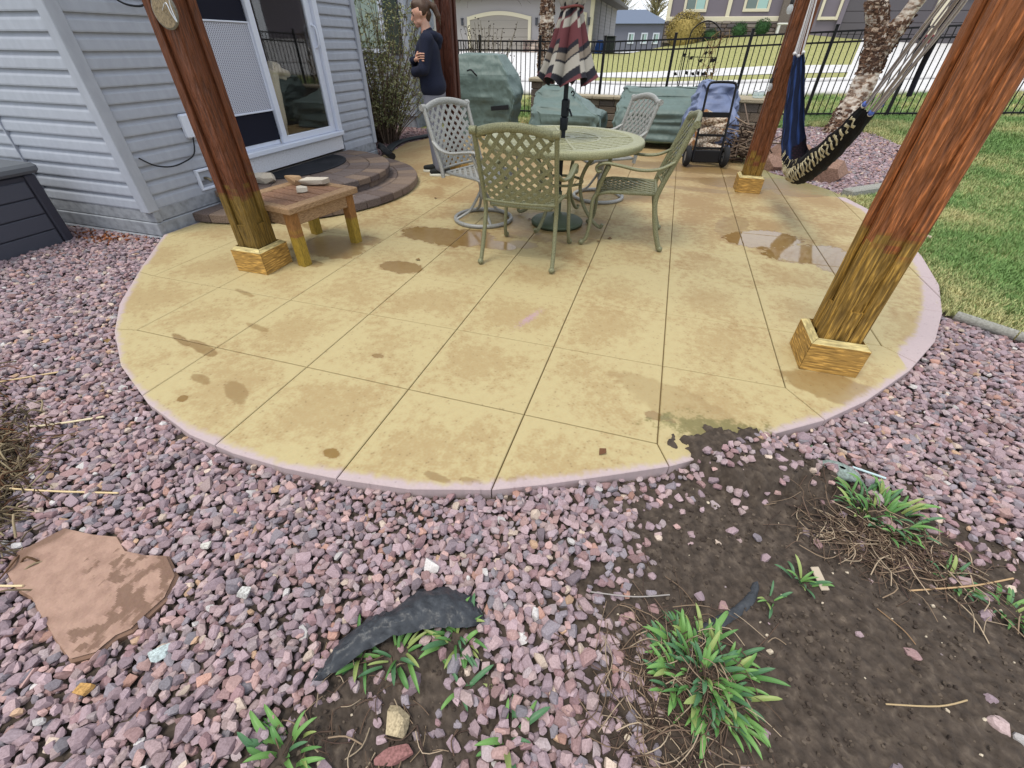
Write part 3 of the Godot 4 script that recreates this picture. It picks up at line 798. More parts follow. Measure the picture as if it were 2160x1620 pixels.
	for y in 64:
		for x in 64:
			for o in [Vector2(16, 16), Vector2(48, 48), Vector2(80, 16), Vector2(-16, 48)]:
				var e: Vector2 = (Vector2(x, y) - o).abs()
				if e.x + e.y < 15.0: gi.set_pixel(x, y, C8(70,72,84))
	var gm := StandardMaterial3D.new()
	gm.albedo_texture = ImageTexture.create_from_image(gi); gm.uv1_triplanar = true; gm.uv1_world_triplanar = true
	gm.uv1_scale = Vector3(38, 38, 38); gm.roughness = 0.6
	part("pet_guard", bmesh(Vector3(-4.245, 1.15, -4.19), Vector3(0.006, 0.73, 0.76), 0, gm), d)
	for y in [0.78, 1.525]:
		part("guard_bar", bmesh(Vector3(-4.238, y, -4.19), Vector3(0.014, 0.014, 0.77), 0.003, white), d)
	part("guard_bar", bmesh(Vector3(-4.236, 1.15, -4.565), Vector3(0.014, 0.74, 0.014), 0.003, white), d)
	part("handle", tmesh(curve([Vector3(-4.20, 1.32, -5.50), Vector3(-4.155, 1.34, -5.50), Vector3(-4.145, 1.42, -5.50), Vector3(-4.155, 1.51, -5.50), Vector3(-4.20, 1.53, -5.50)], 4), 0.012, white), d)
	part("lock_plate", bmesh(Vector3(-4.203, 1.42, -5.50), Vector3(0.008, 0.27, 0.04), 0.004, white), d)
	# fittings on the wall
	part("outlet_cover", bmesh(Vector3(-4.185, 0.765, -3.42), Vector3(0.05, 0.19, 0.10), 0.012, white), h)
	var vb := MB.new()
	vb.box(Vector3(-4.19, 0.405, -3.40), Vector3(0.035, 0.022, 0.18), 0.004)
	vb.box(Vector3(-4.19, 0.245, -3.40), Vector3(0.035, 0.022, 0.18), 0.004)
	vb.box(Vector3(-4.19, 0.325, -3.32), Vector3(0.035, 0.14, 0.022), 0.004)
	vb.box(Vector3(-4.19, 0.325, -3.48), Vector3(0.035, 0.14, 0.022), 0.004)
	var vent := part("vent_frame", vb.mesh(white), h)
	part("vent_back", bmesh(Vector3(-4.204, 0.325, -3.40), Vector3(0.008, 0.14, 0.14), 0, mat("vent_dark", C8(120,124,132), 0.7)), vent)
	part("tap", tmesh(curve([Vector3(-4.20, 0.33, -3.39), Vector3(-4.16, 0.335, -3.39), Vector3(-4.13, 0.31, -3.40)], 3), 0.013, mat("brass", C8(120,110,90), 0.4, 0.7)), vent)
	var cable := mat("black_cable", C8(24,26,30), 0.5)
	part("cable", tmesh(curve([Vector3(-4.18, 0.60, -2.86), Vector3(-4.165, 0.53, -2.95), Vector3(-4.16, 0.495, -3.08), Vector3(-4.16, 0.505, -3.22), Vector3(-4.165, 0.55, -3.36), Vector3(-4.17, 0.68, -3.42)], 5), 0.006, cable), h)
	part("cable", tmesh(curve([Vector3(-4.165, 1.75, -3.12), Vector3(-4.15, 1.62, -3.22), Vector3(-4.15, 1.585, -3.34), Vector3(-4.15, 1.61, -3.46), Vector3(-4.165, 1.75, -3.56)], 5), 0.007, cable), h)
	# downspout drain pipe at the corner
	one("drain_pipe", tmesh(curve([Vector3(-4.19, 0.13, -6.50), Vector3(-4.13, 0.11, -6.48), Vector3(-4.02, 0.07, -6.40), Vector3(-3.90, 0.055, -6.30), Vector3(-3.84, 0.05, -6.25)], 6), 0.05, mat("black_plastic", C8(28,28,30), 0.5)), "black plastic drain pipe curving out from the house corner", "pipe")
	# wing of the house behind the shrub
	var w := thing("house_wing", "pale sided house wing with a shuttered window behind the tall shrub", "house")
	var wb := MB.new(); wb.box(Vector3(-7.65, 1.5, -9.87), Vector3(5.3, 3.4, 1.2))
	part("wall", wb.mesh(found), w)
	var mw := siding_mesh(5.3, 0.13, vin)
	for k in 23: part("siding_board", mw, w, Transform3D(Basis(), Vector3(-10.3, 0.22 + 0.13 * k, -9.268)))
	part("corner_trim", bmesh(Vector3(-5.02, 1.7, -9.245), Vector3(0.10, 3.0, 0.09), 0.006, vin), w)
	part("roof", bmesh(Vector3(-7.6, 3.28, -9.9), Vector3(6.0, 0.12, 1.9), 0.02, mat("shingle", C8(86,84,86), 0.95)), w)
	var win := part("window", bmesh(Vector3(-5.80, 1.78, -9.225), Vector3(0.76, 1.12, 0.06), 0.01, white), w)
	part("pane", bmesh(Vector3(-5.80, 1.78, -9.197), Vector3(0.60, 0.96, 0.016), 0, mat("window_blind", C8(150,166,158), 0.3)), win)
	part("shutter", bmesh(Vector3(-6.36, 1.78, -9.215), Vector3(0.28, 1.12, 0.04), 0.01, mat("shutter", C8(52,62,56), 0.7)), w)
	part("shutter", bmesh(Vector3(-5.25, 1.78, -9.215), Vector3(0.28, 1.12, 0.04), 0.01, mat("shutter", C8(52,62,56), 0.7)), w)
# ---------------------------------------------------------------- garden table and chairs
func seat_p(u: float, v: float) -> Vector3:   # v 0 = rear, 1 = front
	return Vector3(u * (0.225 + 0.025 * v), 0.435 - 0.02 * (1.0 - u * u) * sin(PI * v) - 0.03 * pow(maxf(0.0, v - 0.75) * 4.0, 2.0), 0.235 - 0.475 * v)
func back_p(u: float, v: float) -> Vector3:
	var top := 0.915 + 0.045 * (1.0 - u * u)
	var y := lerpf(0.47, top, v)
	return Vector3(u * 0.262, y, 0.245 + (y - 0.44) * 0.32 + 0.028 * (1.0 - u * u))
func lattice(fn: Callable, count: int, slope: float, width: float, thick: float, bow: float) -> Array:
	var o := []
	for dir in [-1, 1]:
		for k in count:
			var c0: float = lerpf(-1.0 - slope, 1.0, (k + 0.5) / count)
			var p := []; var sd := []; var up := []
			var last := Vector2(9, 9)
			for t in 15:
				var v := t / 14.0
				var u: float = (c0 + slope * v + bow * sin(PI * v)) * dir
				if absf(u) > 1.0: continue
				var q: Vector3 = fn.call(u, v)
				var e := 0.02
				var du: Vector3 = fn.call(minf(u + e, 1.0), v) - fn.call(maxf(u - e, -1.0), v)
				var dv: Vector3 = fn.call(u, minf(v + e, 1.0)) - fn.call(u, maxf(v - e, 0.0))
				var nn := du.cross(dv).normalized()
				p.append(q + nn * (0.0022 * dir)); up.append(nn)
				last = Vector2(u, v)
			if p.size() < 2: continue
			for i in p.size():
				var tg: Vector3 = (p[mini(i + 1, p.size() - 1)] - p[maxi(i - 1, 0)]).normalized()
				sd.append(tg.cross(up[i]).normalized())
			var b := MB.new()
			b.strip(p, sd, up, width, thick)
			o.append(b)
	return o
func ball(c: Vector3, r: float, m: Material) -> ArrayMesh:
	var b := MB.new()
	var pr := []
	for i in 9: pr.append(Vector2(r * sin(PI * i / 8.0), -r * cos(PI * i / 8.0)))
	b.lathe(c, pr, 12)
	return b.mesh(m)
func make_chair(label: String, swivel: bool, m: Material) -> Node3D:
	var t := thing("swivel_armchair" if swivel else "garden_armchair", label, "chair", Vector3.ZERO, 0.0, "lattice armchairs around the garden table")
	for b in lattice(back_p, 13, 2.1, 0.027, 0.005, 0.16): part("back_lattice_strip", b.mesh(m), t)
	for b in lattice(seat_p, 13, 2.0, 0.026, 0.005, 0.0): part("seat_lattice_strip", b.mesh(m), t)
	# seat rim
	var p := []
	for i in 41:
		var a := i / 40.0 * 4.0
		var u := 0.0; var v := 0.0
		if a < 1.0: u = lerpf(-1, 1, a); v = 0.0
		elif a < 2.0: u = 1.0; v = a - 1.0
		elif a < 3.0: u = lerpf(1, -1, a - 2.0); v = 1.0
		else: u = -1.0; v = 4.0 - a
		p.append(seat_p(u, v))
	part("seat_rim", tmesh(p, 0.014, m, 8), t)
	# back rails
	var top := []; var low := []
	for i in 17:
		var u := lerpf(-1, 1, i / 16.0)
		top.append(back_p(u, 1.0) + Vector3(0, 0.006, 0.002)); low.append(back_p(u, 0.0))
	var b2 := MB.new(); b2.tube(top, 0.019, 8, true, Vector2(1.0, 1.5)); part("top_rail", b2.mesh(m), t)
	part("lower_rail", tmesh(low, 0.012, m), t)
	for s in [-1, 1]:
		var post := [Vector3(s * 0.272, 0.40, 0.235), Vector3(s * 0.272, 0.50, 0.255), Vector3(s * 0.274, 0.68, 0.318), Vector3(s * 0.276, 0.82, 0.365), Vector3(s * 0.277, 0.93, 0.402)]
		if not swivel: post = [Vector3(s * 0.288, 0.025, 0.335), Vector3(s * 0.282, 0.16, 0.285), Vector3(s * 0.275, 0.30, 0.25)] + post
		b2 = MB.new(); b2.tube(curve(post, 4), 0.0165, 8, true, Vector2(1.0, 1.25)); part("rear_post", b2.mesh(m), t)
		b2 = MB.new(); b2.tube([Vector3(s * 0.255, 0.935, 0.412), Vector3(s * 0.30, 0.935, 0.412)], 0.026, 12); part("finial", b2.mesh(m), t)
		var arm := curve([Vector3(s * 0.276, 0.685, 0.32), Vector3(s * 0.297, 0.635, 0.22), Vector3(s * 0.312, 0.622, 0.08), Vector3(s * 0.312, 0.645, -0.08), Vector3(s * 0.305, 0.655, -0.19), Vector3(s * 0.30, 0.63, -0.255), Vector3(s * 0.30, 0.595, -0.245), Vector3(s * 0.30, 0.60, -0.215)], 5)
		b2 = MB.new(); b2.tube(arm, 0.015, 8, true, Vector2(1.5, 0.8)); part("armrest", b2.mesh(m), t)
		var leg := [Vector3(s * 0.303, 0.638, -0.16), Vector3(s * 0.285, 0.54, -0.20), Vector3(s * 0.262, 0.43, -0.232)]
		if not swivel: leg += [Vector3(s * 0.268, 0.36, -0.262), Vector3(s * 0.278, 0.2, -0.262), Vector3(s * 0.286, 0.08, -0.275), Vector3(s * 0.29, 0.028, -0.305)]
		part("front_leg" if not swivel else "arm_support", tmesh(curve(leg, 4), 0.0155, m), t)
		if not swivel:
			part("foot", ball(Vector3(s * 0.29, 0.024, -0.318), 0.024, m), t)
			part("foot", ball(Vector3(s * 0.288, 0.024, 0.345), 0.024, m), t)
	if swivel:
		b2 = MB.new(); b2.lathe(Vector3.ZERO, [Vector2(0.0, 0.41), Vector2(0.12, 0.41), Vector2(0.12, 0.385), Vector2(0.045, 0.37), Vector2(0.03, 0.30), Vector2(0.035, 0.24), Vector2(0.03, 0.2), Vector2(0.0, 0.2)], 16)
		part("swivel_hub", b2.mesh(m), t)
		var rp := []
		for i in 37: rp.append(Vector3(cos(TAU * i / 36) * 0.275, 0.02, sin(TAU * i / 36) * 0.275))
		part("base_ring", tmesh(rp, 0.019, m), t)
		for k in 4:
			var d := Vector3(cos(TAU * k / 4 + 0.6), 0, sin(TAU * k / 4 + 0.6))
			part("base_strut", tmesh(curve([d * 0.02 + Vector3(0, 0.27, 0), d * 0.06 + Vector3(0, 0.2, 0), d * 0.13 + Vector3(0, 0.10, 0), d * 0.2 + Vector3(0, 0.06, 0), d * 0.27 + Vector3(0, 0.025, 0)], 4), 0.0135, m), t)
	return t
func build_furniture() -> void:
	var sage := tinted("cast_sage", C8(126,127,99), 5.0, 0.42, false)
	sage.metallic = 0.15
	var sage2 := tinted("cast_sage_pale", C8(156,158,156), 5.0, 0.42, false)
	sage2.metallic = 0.15
	var c1 := make_chair("sage lattice armchair with its back to the gravel, tucked up to the table", false, sage)
	c1.position = Vector3(-0.925, 0, -3.385); c1.rotation.y = 0.0
	dup(c1, Vector3(-0.235, 0, -4.03), PI / 2 + 0.06, "sage lattice armchair on the table side toward the firewood cart")
	var c3 := make_chair("pale lattice swivel armchair beside the standing person", true, sage2)
	c3.position = Vector3(-1.58, 0, -4.08); c3.rotation.y = -PI / 2 - 0.35
	dup(c3, Vector3(-0.62, 0, -5.25), PI / 2 + 0.55, "pale lattice swivel armchair behind the table, facing away from the tarps")
	# table
	var T := Vector3(-0.86, 0, -4.25)
	var t := thing("garden_table", "round sage cast metal table with a woven lattice top", "table", T)
	var b := MB.new()
	b.lathe(Vector3.ZERO, [Vector2(0.595, 0.722), Vector2(0.60, 0.738), Vector2(0.65, 0.742), Vector2(0.688, 0.738), Vector2(0.70, 0.725), Vector2(0.70, 0.70), Vector2(0.69, 0.68), Vector2(0.67, 0.675), Vector2(0.655, 0.69), Vector2(0.65, 0.712), Vector2(0.595, 0.722)], 64)
	var pale := tinted("cast_sage_top", C8(150,151,120), 5.0, 0.4, false)
	part("rim", b.mesh(pale), t)
	for dir in 2:
		for k in range(-10, 11):
			var off := k * 0.058
			var half := sqrt(maxf(0.0, 0.602 * 0.602 - off * off))
			if half < 0.1: continue
			b = MB.new()
			var bs := Basis(Vector3.UP, PI / 4 + dir * PI / 2)
			b.box(bs * Vector3(off, 0.726 + 0.0035 * dir, 0), Vector3(0.036, 0.006, half * 2.0), 0.0015, bs)
			part("top_lattice_strip", b.mesh(pale), t)
	for r in [[0.055, 0.10], [0.30, 0.325]]:
		b = MB.new(); b.lathe(Vector3.ZERO, [Vector2(r[0], 0.722), Vector2(r[0], 0.737), Vector2(r[1], 0.737), Vector2(r[1], 0.722)], 40)
		part("top_ring", b.mesh(pale), t)
	for k in 4:
		var bs := Basis(Vector3.UP, k * PI / 2 + 0.35)
		b = MB.new(); b.box(bs * Vector3(0, 0.7335, 0.35), Vector3(0.022, 0.006, 0.5), 0.001, bs); part("top_rib", b.mesh(pale), t)
	for k in 4:
		var a := k * PI / 2 + 0.25
		var d := Vector3(cos(a), 0, sin(a))
		part("leg", tmesh(curve([d * 0.46 + Vector3(0, 0.70, 0), d * 0.36 + Vector3(0, 0.66, 0), d * 0.24 + Vector3(0, 0.52, 0), d * 0.20 + Vector3(0, 0.36, 0), d * 0.25 + Vector3(0, 0.20, 0), d * 0.36 + Vector3(0, 0.07, 0), d * 0.44 + Vector3(0, 0.03, 0), d * 0.46 + Vector3(0, 0.06, 0)], 5), 0.017, sage), t)
	var rp := []
	for i in 25: rp.append(Vector3(cos(TAU * i / 24) * 0.20, 0.38, sin(TAU * i / 24) * 0.20))
	part("leg_brace", tmesh(rp, 0.012, sage), t)
	# umbrella
	var navy := mat("umbrella_metal", C8(22,28,34), 0.45, 0.2)
	var u := thing("garden_umbrella", "closed striped patio umbrella standing through the round table", "umbrella", Vector3(-0.86, 0, -4.2))
	b = MB.new(); b.lathe(Vector3.ZERO, [Vector2(0.0, 0.004), Vector2(0.245, 0.004), Vector2(0.25, 0.03), Vector2(0.235, 0.045), Vector2(0.15, 0.066), Vector2(0.06, 0.08), Vector2(0.03, 0.11), Vector2(0.03, 0.30), Vector2(0.0, 0.30)], 40)
	part("base", b.mesh(mat("base_green", C8(72,84,66), 0.5)), u)
	part("pole", tmesh([Vector3(0, 0.06, 0), Vector3(0, 2.35, 0)], 0.0195, navy, 14), u)
	var cr := part("crank_box", bmesh(Vector3(0.004, 0.955, 0.0), Vector3(0.062, 0.135, 0.062), 0.012, navy), u)
	part("crank_handle", tmesh([Vector3(0.03, 0.95, 0.03), Vector3(0.05, 0.95, 0.05), Vector3(0.075, 0.905, 0.06)], 0.008, navy), cr)
	b = MB.new(); b.lathe(Vector3.ZERO, [Vector2(0.022, 0.79), Vector2(0.034, 0.80), Vector2(0.036, 0.885), Vector2(0.022, 0.89)], 14)
	part("collar", b.mesh(navy), u)
	b = MB.new(); b.use_col = true
	var cream := L8(164,160,152); var mar := L8(100,54,60); var nav := L8(34,37,44); var tau := L8(128,118,108)
	var bands := [[0.012, mar], [0.135, nav], [0.307, cream], [0.337, nav], [0.435, tau], [0.51, nav], [0.78, mar], [0.90, cream], [0.925, mar], [1.01, nav], [1.25, cream], [1.32, nav], [9.0, cream]]
	var rows := []; var cols := []
	for i in 150:
		var f := i / 94.0             # 1 at the tie
		var R := 0.0
		if f < 1.0: R = lerpf(0.245, 0.078, pow(f, 0.8))
		else: R = 0.078 + 0.045 * sin(minf((f - 1.0) / 0.6, 1.0) * PI)
		var row := PackedVector3Array(); var cr2 := PackedColorArray()
		for k in 144:
			var a := TAU * k / 144.0
			var w := absf(cos(3.0 * a + 0.4 * sin(a * 2.0) + 0.5))
			var sh := (0.60 + 0.40 * pow(w, 0.8)) * (1.0 + 0.05 * sin(a * 4.0 + 1.0))
			var y := 1.175 + 0.415 * f - 0.07 * (1.0 - w) * maxf(0.0, 1.0 - f)
			var twist := 0.35 * maxf(0.0, 1.0 - f) * (1.0 - w)
			row.append(Vector3(cos(a + twist) * R * sh, y, sin(a + twist) * R * sh))
			var q: Color = cream
			for bd in bands:
				if f + 0.13 * (fposmod(6.0 * a / TAU + 0.2, 1.0) - 0.5) < bd[0]:
					q = bd[1]; break
			cr2.append(q)
		rows.append(row); cols.append(cr2)
	b.sheet(rows, true, cols)
	var cm := nmat("canopy_cloth", [[0.0, C8(226,224,222)], [1.0, C8(255,255,255)]], Vector3(14, 14, 14), 0.85, 0.05, 4, 2.0)
	cm.vertex_color_use_as_albedo = true
	part("canopy", b.mesh(cm), u)
	rp = []
	for i in 25: rp.append(Vector3(cos(TAU * i / 24) * 0.082, 1.592 + 0.006 * sin(i * 0.5), sin(TAU * i / 24) * 0.082))
	part("tie", tmesh(rp, 0.008, mat("tie_red", C8(112,62,60), 0.8)), u)
# ---------------------------------------------------------------- pergola
func wood_v(key: String, scale: Vector3, lo := 176, flecks := 0.0) -> StandardMaterial3D:
	var rp := [[0.0, C8(lo - 56, lo - 60, lo - 62)], [0.35, C8(lo, lo, lo)], [0.62, C8(lo + 30, lo + 28, lo + 24)], [1.0, C8(250,246,240)]]
	if flecks > 0.0: rp = [[0.0, C8(lo - 60, lo - 66, lo - 70)], [0.35, C8(lo, lo, lo)], [1.0 - flecks - 0.04, C8(lo + 30, lo + 28, lo + 24)], [1.0 - flecks, C8(255,255,255)], [1.0, C8(255,255,255)]]
	var m := nmat(key, rp, scale, 0.62, 0.035, 5, 4.0)
	m.vertex_color_use_as_albedo = true
	return m
# a board cut across its length into short lengths, so that stain can end along a ragged line
func stained(cen: Vector3, size: Vector3, upper: Color, lower: Color, y0: float, nz: FastNoiseLite, m: Material, bev := 0.004) -> ArrayMesh:
	var b := MB.new(); b.use_col = true
	var y := cen.y - size.y * 0.5
	var end := cen.y + size.y * 0.5
	while y < end - 0.0001:
		var st := 0.012 if absf(y - y0) < 0.16 else 0.35
		if y < y0 - 0.16: st = minf(st, y0 - 0.16 - y + 0.001)
		var y2 := minf(y + st, end)
		var e := y0 + nz.get_noise_3d(cen.x * 900, y * 100, cen.z * 900) * 0.16
		b.col = lower.lerp(upper, clampf((y - e) / 0.05 + 0.5, 0.0, 1.0))
		var hx := size.x * 0.5; var hz := size.z * 0.5
		var q := [[-hx + bev, -hz], [hx - bev, -hz], [hx, -hz + bev], [hx, hz - bev], [hx - bev, hz], [-hx + bev, hz], [-hx, hz - bev], [-hx, -hz + bev]]
		var o := Vector3(cen.x, (y + y2) * 0.5, cen.z)
		for k in 8:
			var a: Array = q[k]; var d: Array = q[(k + 1) % 8]
			b.quado(Vector3(cen.x + a[0], y, cen.z + a[1]), Vector3(cen.x + d[0], y, cen.z + d[1]), Vector3(cen.x + d[0], y2, cen.z + d[1]), Vector3(cen.x + a[0], y2, cen.z + a[1]), o)
		y = y2
	for yy in [cen.y - size.y * 0.5, end]:
		b.quado(Vector3(cen.x - size.x * 0.5, yy, cen.z - size.z * 0.5), Vector3(cen.x + size.x * 0.5, yy, cen.z - size.z * 0.5), Vector3(cen.x + size.x * 0.5, yy, cen.z + size.z * 0.5), Vector3(cen.x - size.x * 0.5, yy, cen.z + size.z * 0.5), cen)
	return b.mesh(m)
func build_pergola() -> void:
	var up := thing("pergola", "brown stained timber pergola with panelled posts on ochre plinths", "pergola")
	var plain := wood_v("post_wood", Vector3(4.5, 0.35, 4.5))
	var worn := wood_v("post_wood_worn", Vector3(3.5, 0.3, 3.5), 172, 0.33)
	var basew := [wood_v("plinth_wood_x", Vector3(0.5, 4, 4), 190, 0.33), wood_v("plinth_wood_z", Vector3(4, 4, 0.5), 190, 0.33)]
	var nz := fnoise(0.08, 31, 3)
	var gold := L8(160,124,52)
	var spots := [[Vector3(-2.785, 0, -2.47), 0.56, L8(124,72,46), L8(140,112,50), plain], [Vector3(1.065, 0, -2.40), 0.70, L8(178,108,62), L8(176,138,64), worn], [Vector3(1.05, 0, -6.16), 0.34, L8(138,82,48), gold, plain], [Vector3(-2.76, 0, -6.12), 0.02, L8(98,54,42), gold, plain]]
	for s in spots:
		var at: Vector3 = s[0]
		var H := 2.62
		var post := part("post", stained(at + Vector3(0, H * 0.5, 0), Vector3(0.15, H, 0.15), s[2], s[3], s[1], nz, s[4]), up)
		for a in [[1, 0], [-1, 0], [0, 1], [0, -1]]:
			for e in [-1, 1]:
				var off := Vector3(a[0] * 0.0865 + a[1] * e * 0.062, 0, a[1] * 0.0865 + a[0] * e * 0.062)
				var sz := Vector3(0.022 if a[0] != 0 else 0.056, H - 0.004, 0.022 if a[1] != 0 else 0.056)
				part("stile", stained(at + off + Vector3(0, H * 0.5, 0), sz, s[2], s[3], s[1], nz, s[4]), post)
			var off2 := Vector3(a[0] * 0.084, 0.26, a[1] * 0.084)
			part("rail", stained(at + off2, Vector3(0.016 if a[0] != 0 else 0.068, 0.16, 0.016 if a[1] != 0 else 0.068), s[2], s[3], s[1], nz, s[4]), post)
		# mitred plinth boards with sloping tops
		var r := 0.135; var ri := 0.106; var hh := 0.185
		for k in 4:
			var bs := Basis(Vector3.UP, k * PI / 2)
			var b := MB.new(); b.use_col = true
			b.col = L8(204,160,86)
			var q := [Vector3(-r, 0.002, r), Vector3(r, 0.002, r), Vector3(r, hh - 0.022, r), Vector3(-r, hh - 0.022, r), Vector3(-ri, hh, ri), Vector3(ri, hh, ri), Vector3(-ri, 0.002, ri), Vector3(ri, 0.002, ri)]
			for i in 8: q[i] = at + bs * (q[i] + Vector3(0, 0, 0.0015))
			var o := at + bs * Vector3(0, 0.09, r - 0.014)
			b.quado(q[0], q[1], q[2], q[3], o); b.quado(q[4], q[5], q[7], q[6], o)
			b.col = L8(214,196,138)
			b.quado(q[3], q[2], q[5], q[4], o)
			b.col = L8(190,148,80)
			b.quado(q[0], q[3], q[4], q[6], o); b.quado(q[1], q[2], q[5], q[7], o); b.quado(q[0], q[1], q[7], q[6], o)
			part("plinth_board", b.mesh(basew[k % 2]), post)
	var dk := wood_v("beam_wood", Vector3(1, 9, 9))
	for z in [-2.43, -6.14]:
		var b := MB.new(); b.use_col = true; b.col = L8(140,82,52)
		b.box(Vector3(-0.86, 2.74, z), Vector3(4.9, 0.24, 0.09), 0.008); part("beam", b.mesh(dk), up)
	for x in [-2.77, -1.5, -0.2, 1.06]:
		var b := MB.new(); b.use_col = true; b.col = L8(140,82,52)
		b.box(Vector3(x, 2.95, -4.28), Vector3(0.05, 0.18, 4.6), 0.008); part("rafter", b.mesh(dk), up)
	# things that hang on the posts
	var slice := MB.new()
	var bs := Basis(Vector3.UP, 0.35) * Basis(Vector3.BACK, -0.10)
	slice.use_col = true
	var ring_o := []; 
	for k in 24:
		var a := TAU * k / 24
		ring_o.append(bs * Vector3(cos(a) * 0.062, sin(a) * 0.082, 0))
	var dz := bs * Vector3(0, 0, 0.008)
	for k in 24:
		var k2 := (k + 1) % 24
		slice.col = L8(176,158,130)
		slice.trio(dz, ring_o[k] * 0.9 + dz, ring_o[k2] * 0.9 + dz, Vector3.ZERO); slice.trio(-dz, ring_o[k] - dz, ring_o[k2] - dz, Vector3.ZERO)
		slice.col = L8(150,146,138)
		slice.quado(ring_o[k] * 0.9 + dz, ring_o[k2] * 0.9 + dz, ring_o[k2] + dz * 0.3, ring_o[k] + dz * 0.3, Vector3.ZERO)
		slice.quado(ring_o[k] + dz * 0.3, ring_o[k2] + dz * 0.3, ring_o[k2] - dz, ring_o[k] - dz, Vector3.ZERO)
	var orn := thing("wood_slice_ornament", "oval slice of pale wood hung with wire on the pergola post", "ornament", Vector3(-2.71, 1.50, -2.352))
	part("slice", slice.mesh(wood_v("slice_wood", Vector3(9, 3, 9), 180)), orn)
	part("wire", tmesh(curve([Vector3(0.0, 0.0, 0.012), Vector3(0.05, 0.03, 0.02), Vector3(0.06, -0.01, 0.02), Vector3(0.075, -0.05, 0.015), Vector3(0.065, 0.02, 0.012), Vector3(0.09, 0.12, 0.0), Vector3(0.085, 0.25, -0.005)], 4), 0.003, mat("wire", C8(196,198,202), 0.3, 0.8), 5), orn)
	# hanging light bulbs on the far post
	var bulbm := mat("bulb_glass", Color(0.85, 0.88, 0.9, 0.35), 0.03)
	bulbm.transparency = BaseMaterial3D.TRANSPARENCY_ALPHA
	var bi := 0
	for q in [Vector3(0.90, 1.68, -6.05), Vector3(0.935, 1.06, -6.055)]:
		var bl := thing("string_light_bulb", ["clear glass bulb hanging high on the pergola post beside the hammock", "clear glass bulb at waist height on the pergola post beside the hammock"][bi], "bulb", q, 0.0, "string light bulbs on the pergola post")
		bi += 1
		var b := MB.new(); b.lathe(Vector3.ZERO, [Vector2(0.0, -0.06), Vector2(0.018, -0.055), Vector2(0.03, -0.03), Vector2(0.026, -0.005), Vector2(0.014, 0.015), Vector2(0.013, 0.02)], 14)
		part("bulb", b.mesh(bulbm), bl)
		b = MB.new(); b.lathe(Vector3.ZERO, [Vector2(0.0145, 0.012), Vector2(0.016, 0.02), Vector2(0.016, 0.055), Vector2(0.0, 0.06)], 12)
		part("socket", b.mesh(mat("black_plastic", C8(28,28,30), 0.5)), bl)
		part("cord", tmesh(curve([Vector3(0, 0.055, 0), Vector3(0.01, 0.12, -0.01), Vector3(0.05, 0.2, -0.02), Vector3(0.03, 0.35, -0.02)], 4), 0.004, mat("black_cable", C8(24,26,30), 0.5), 5), bl)
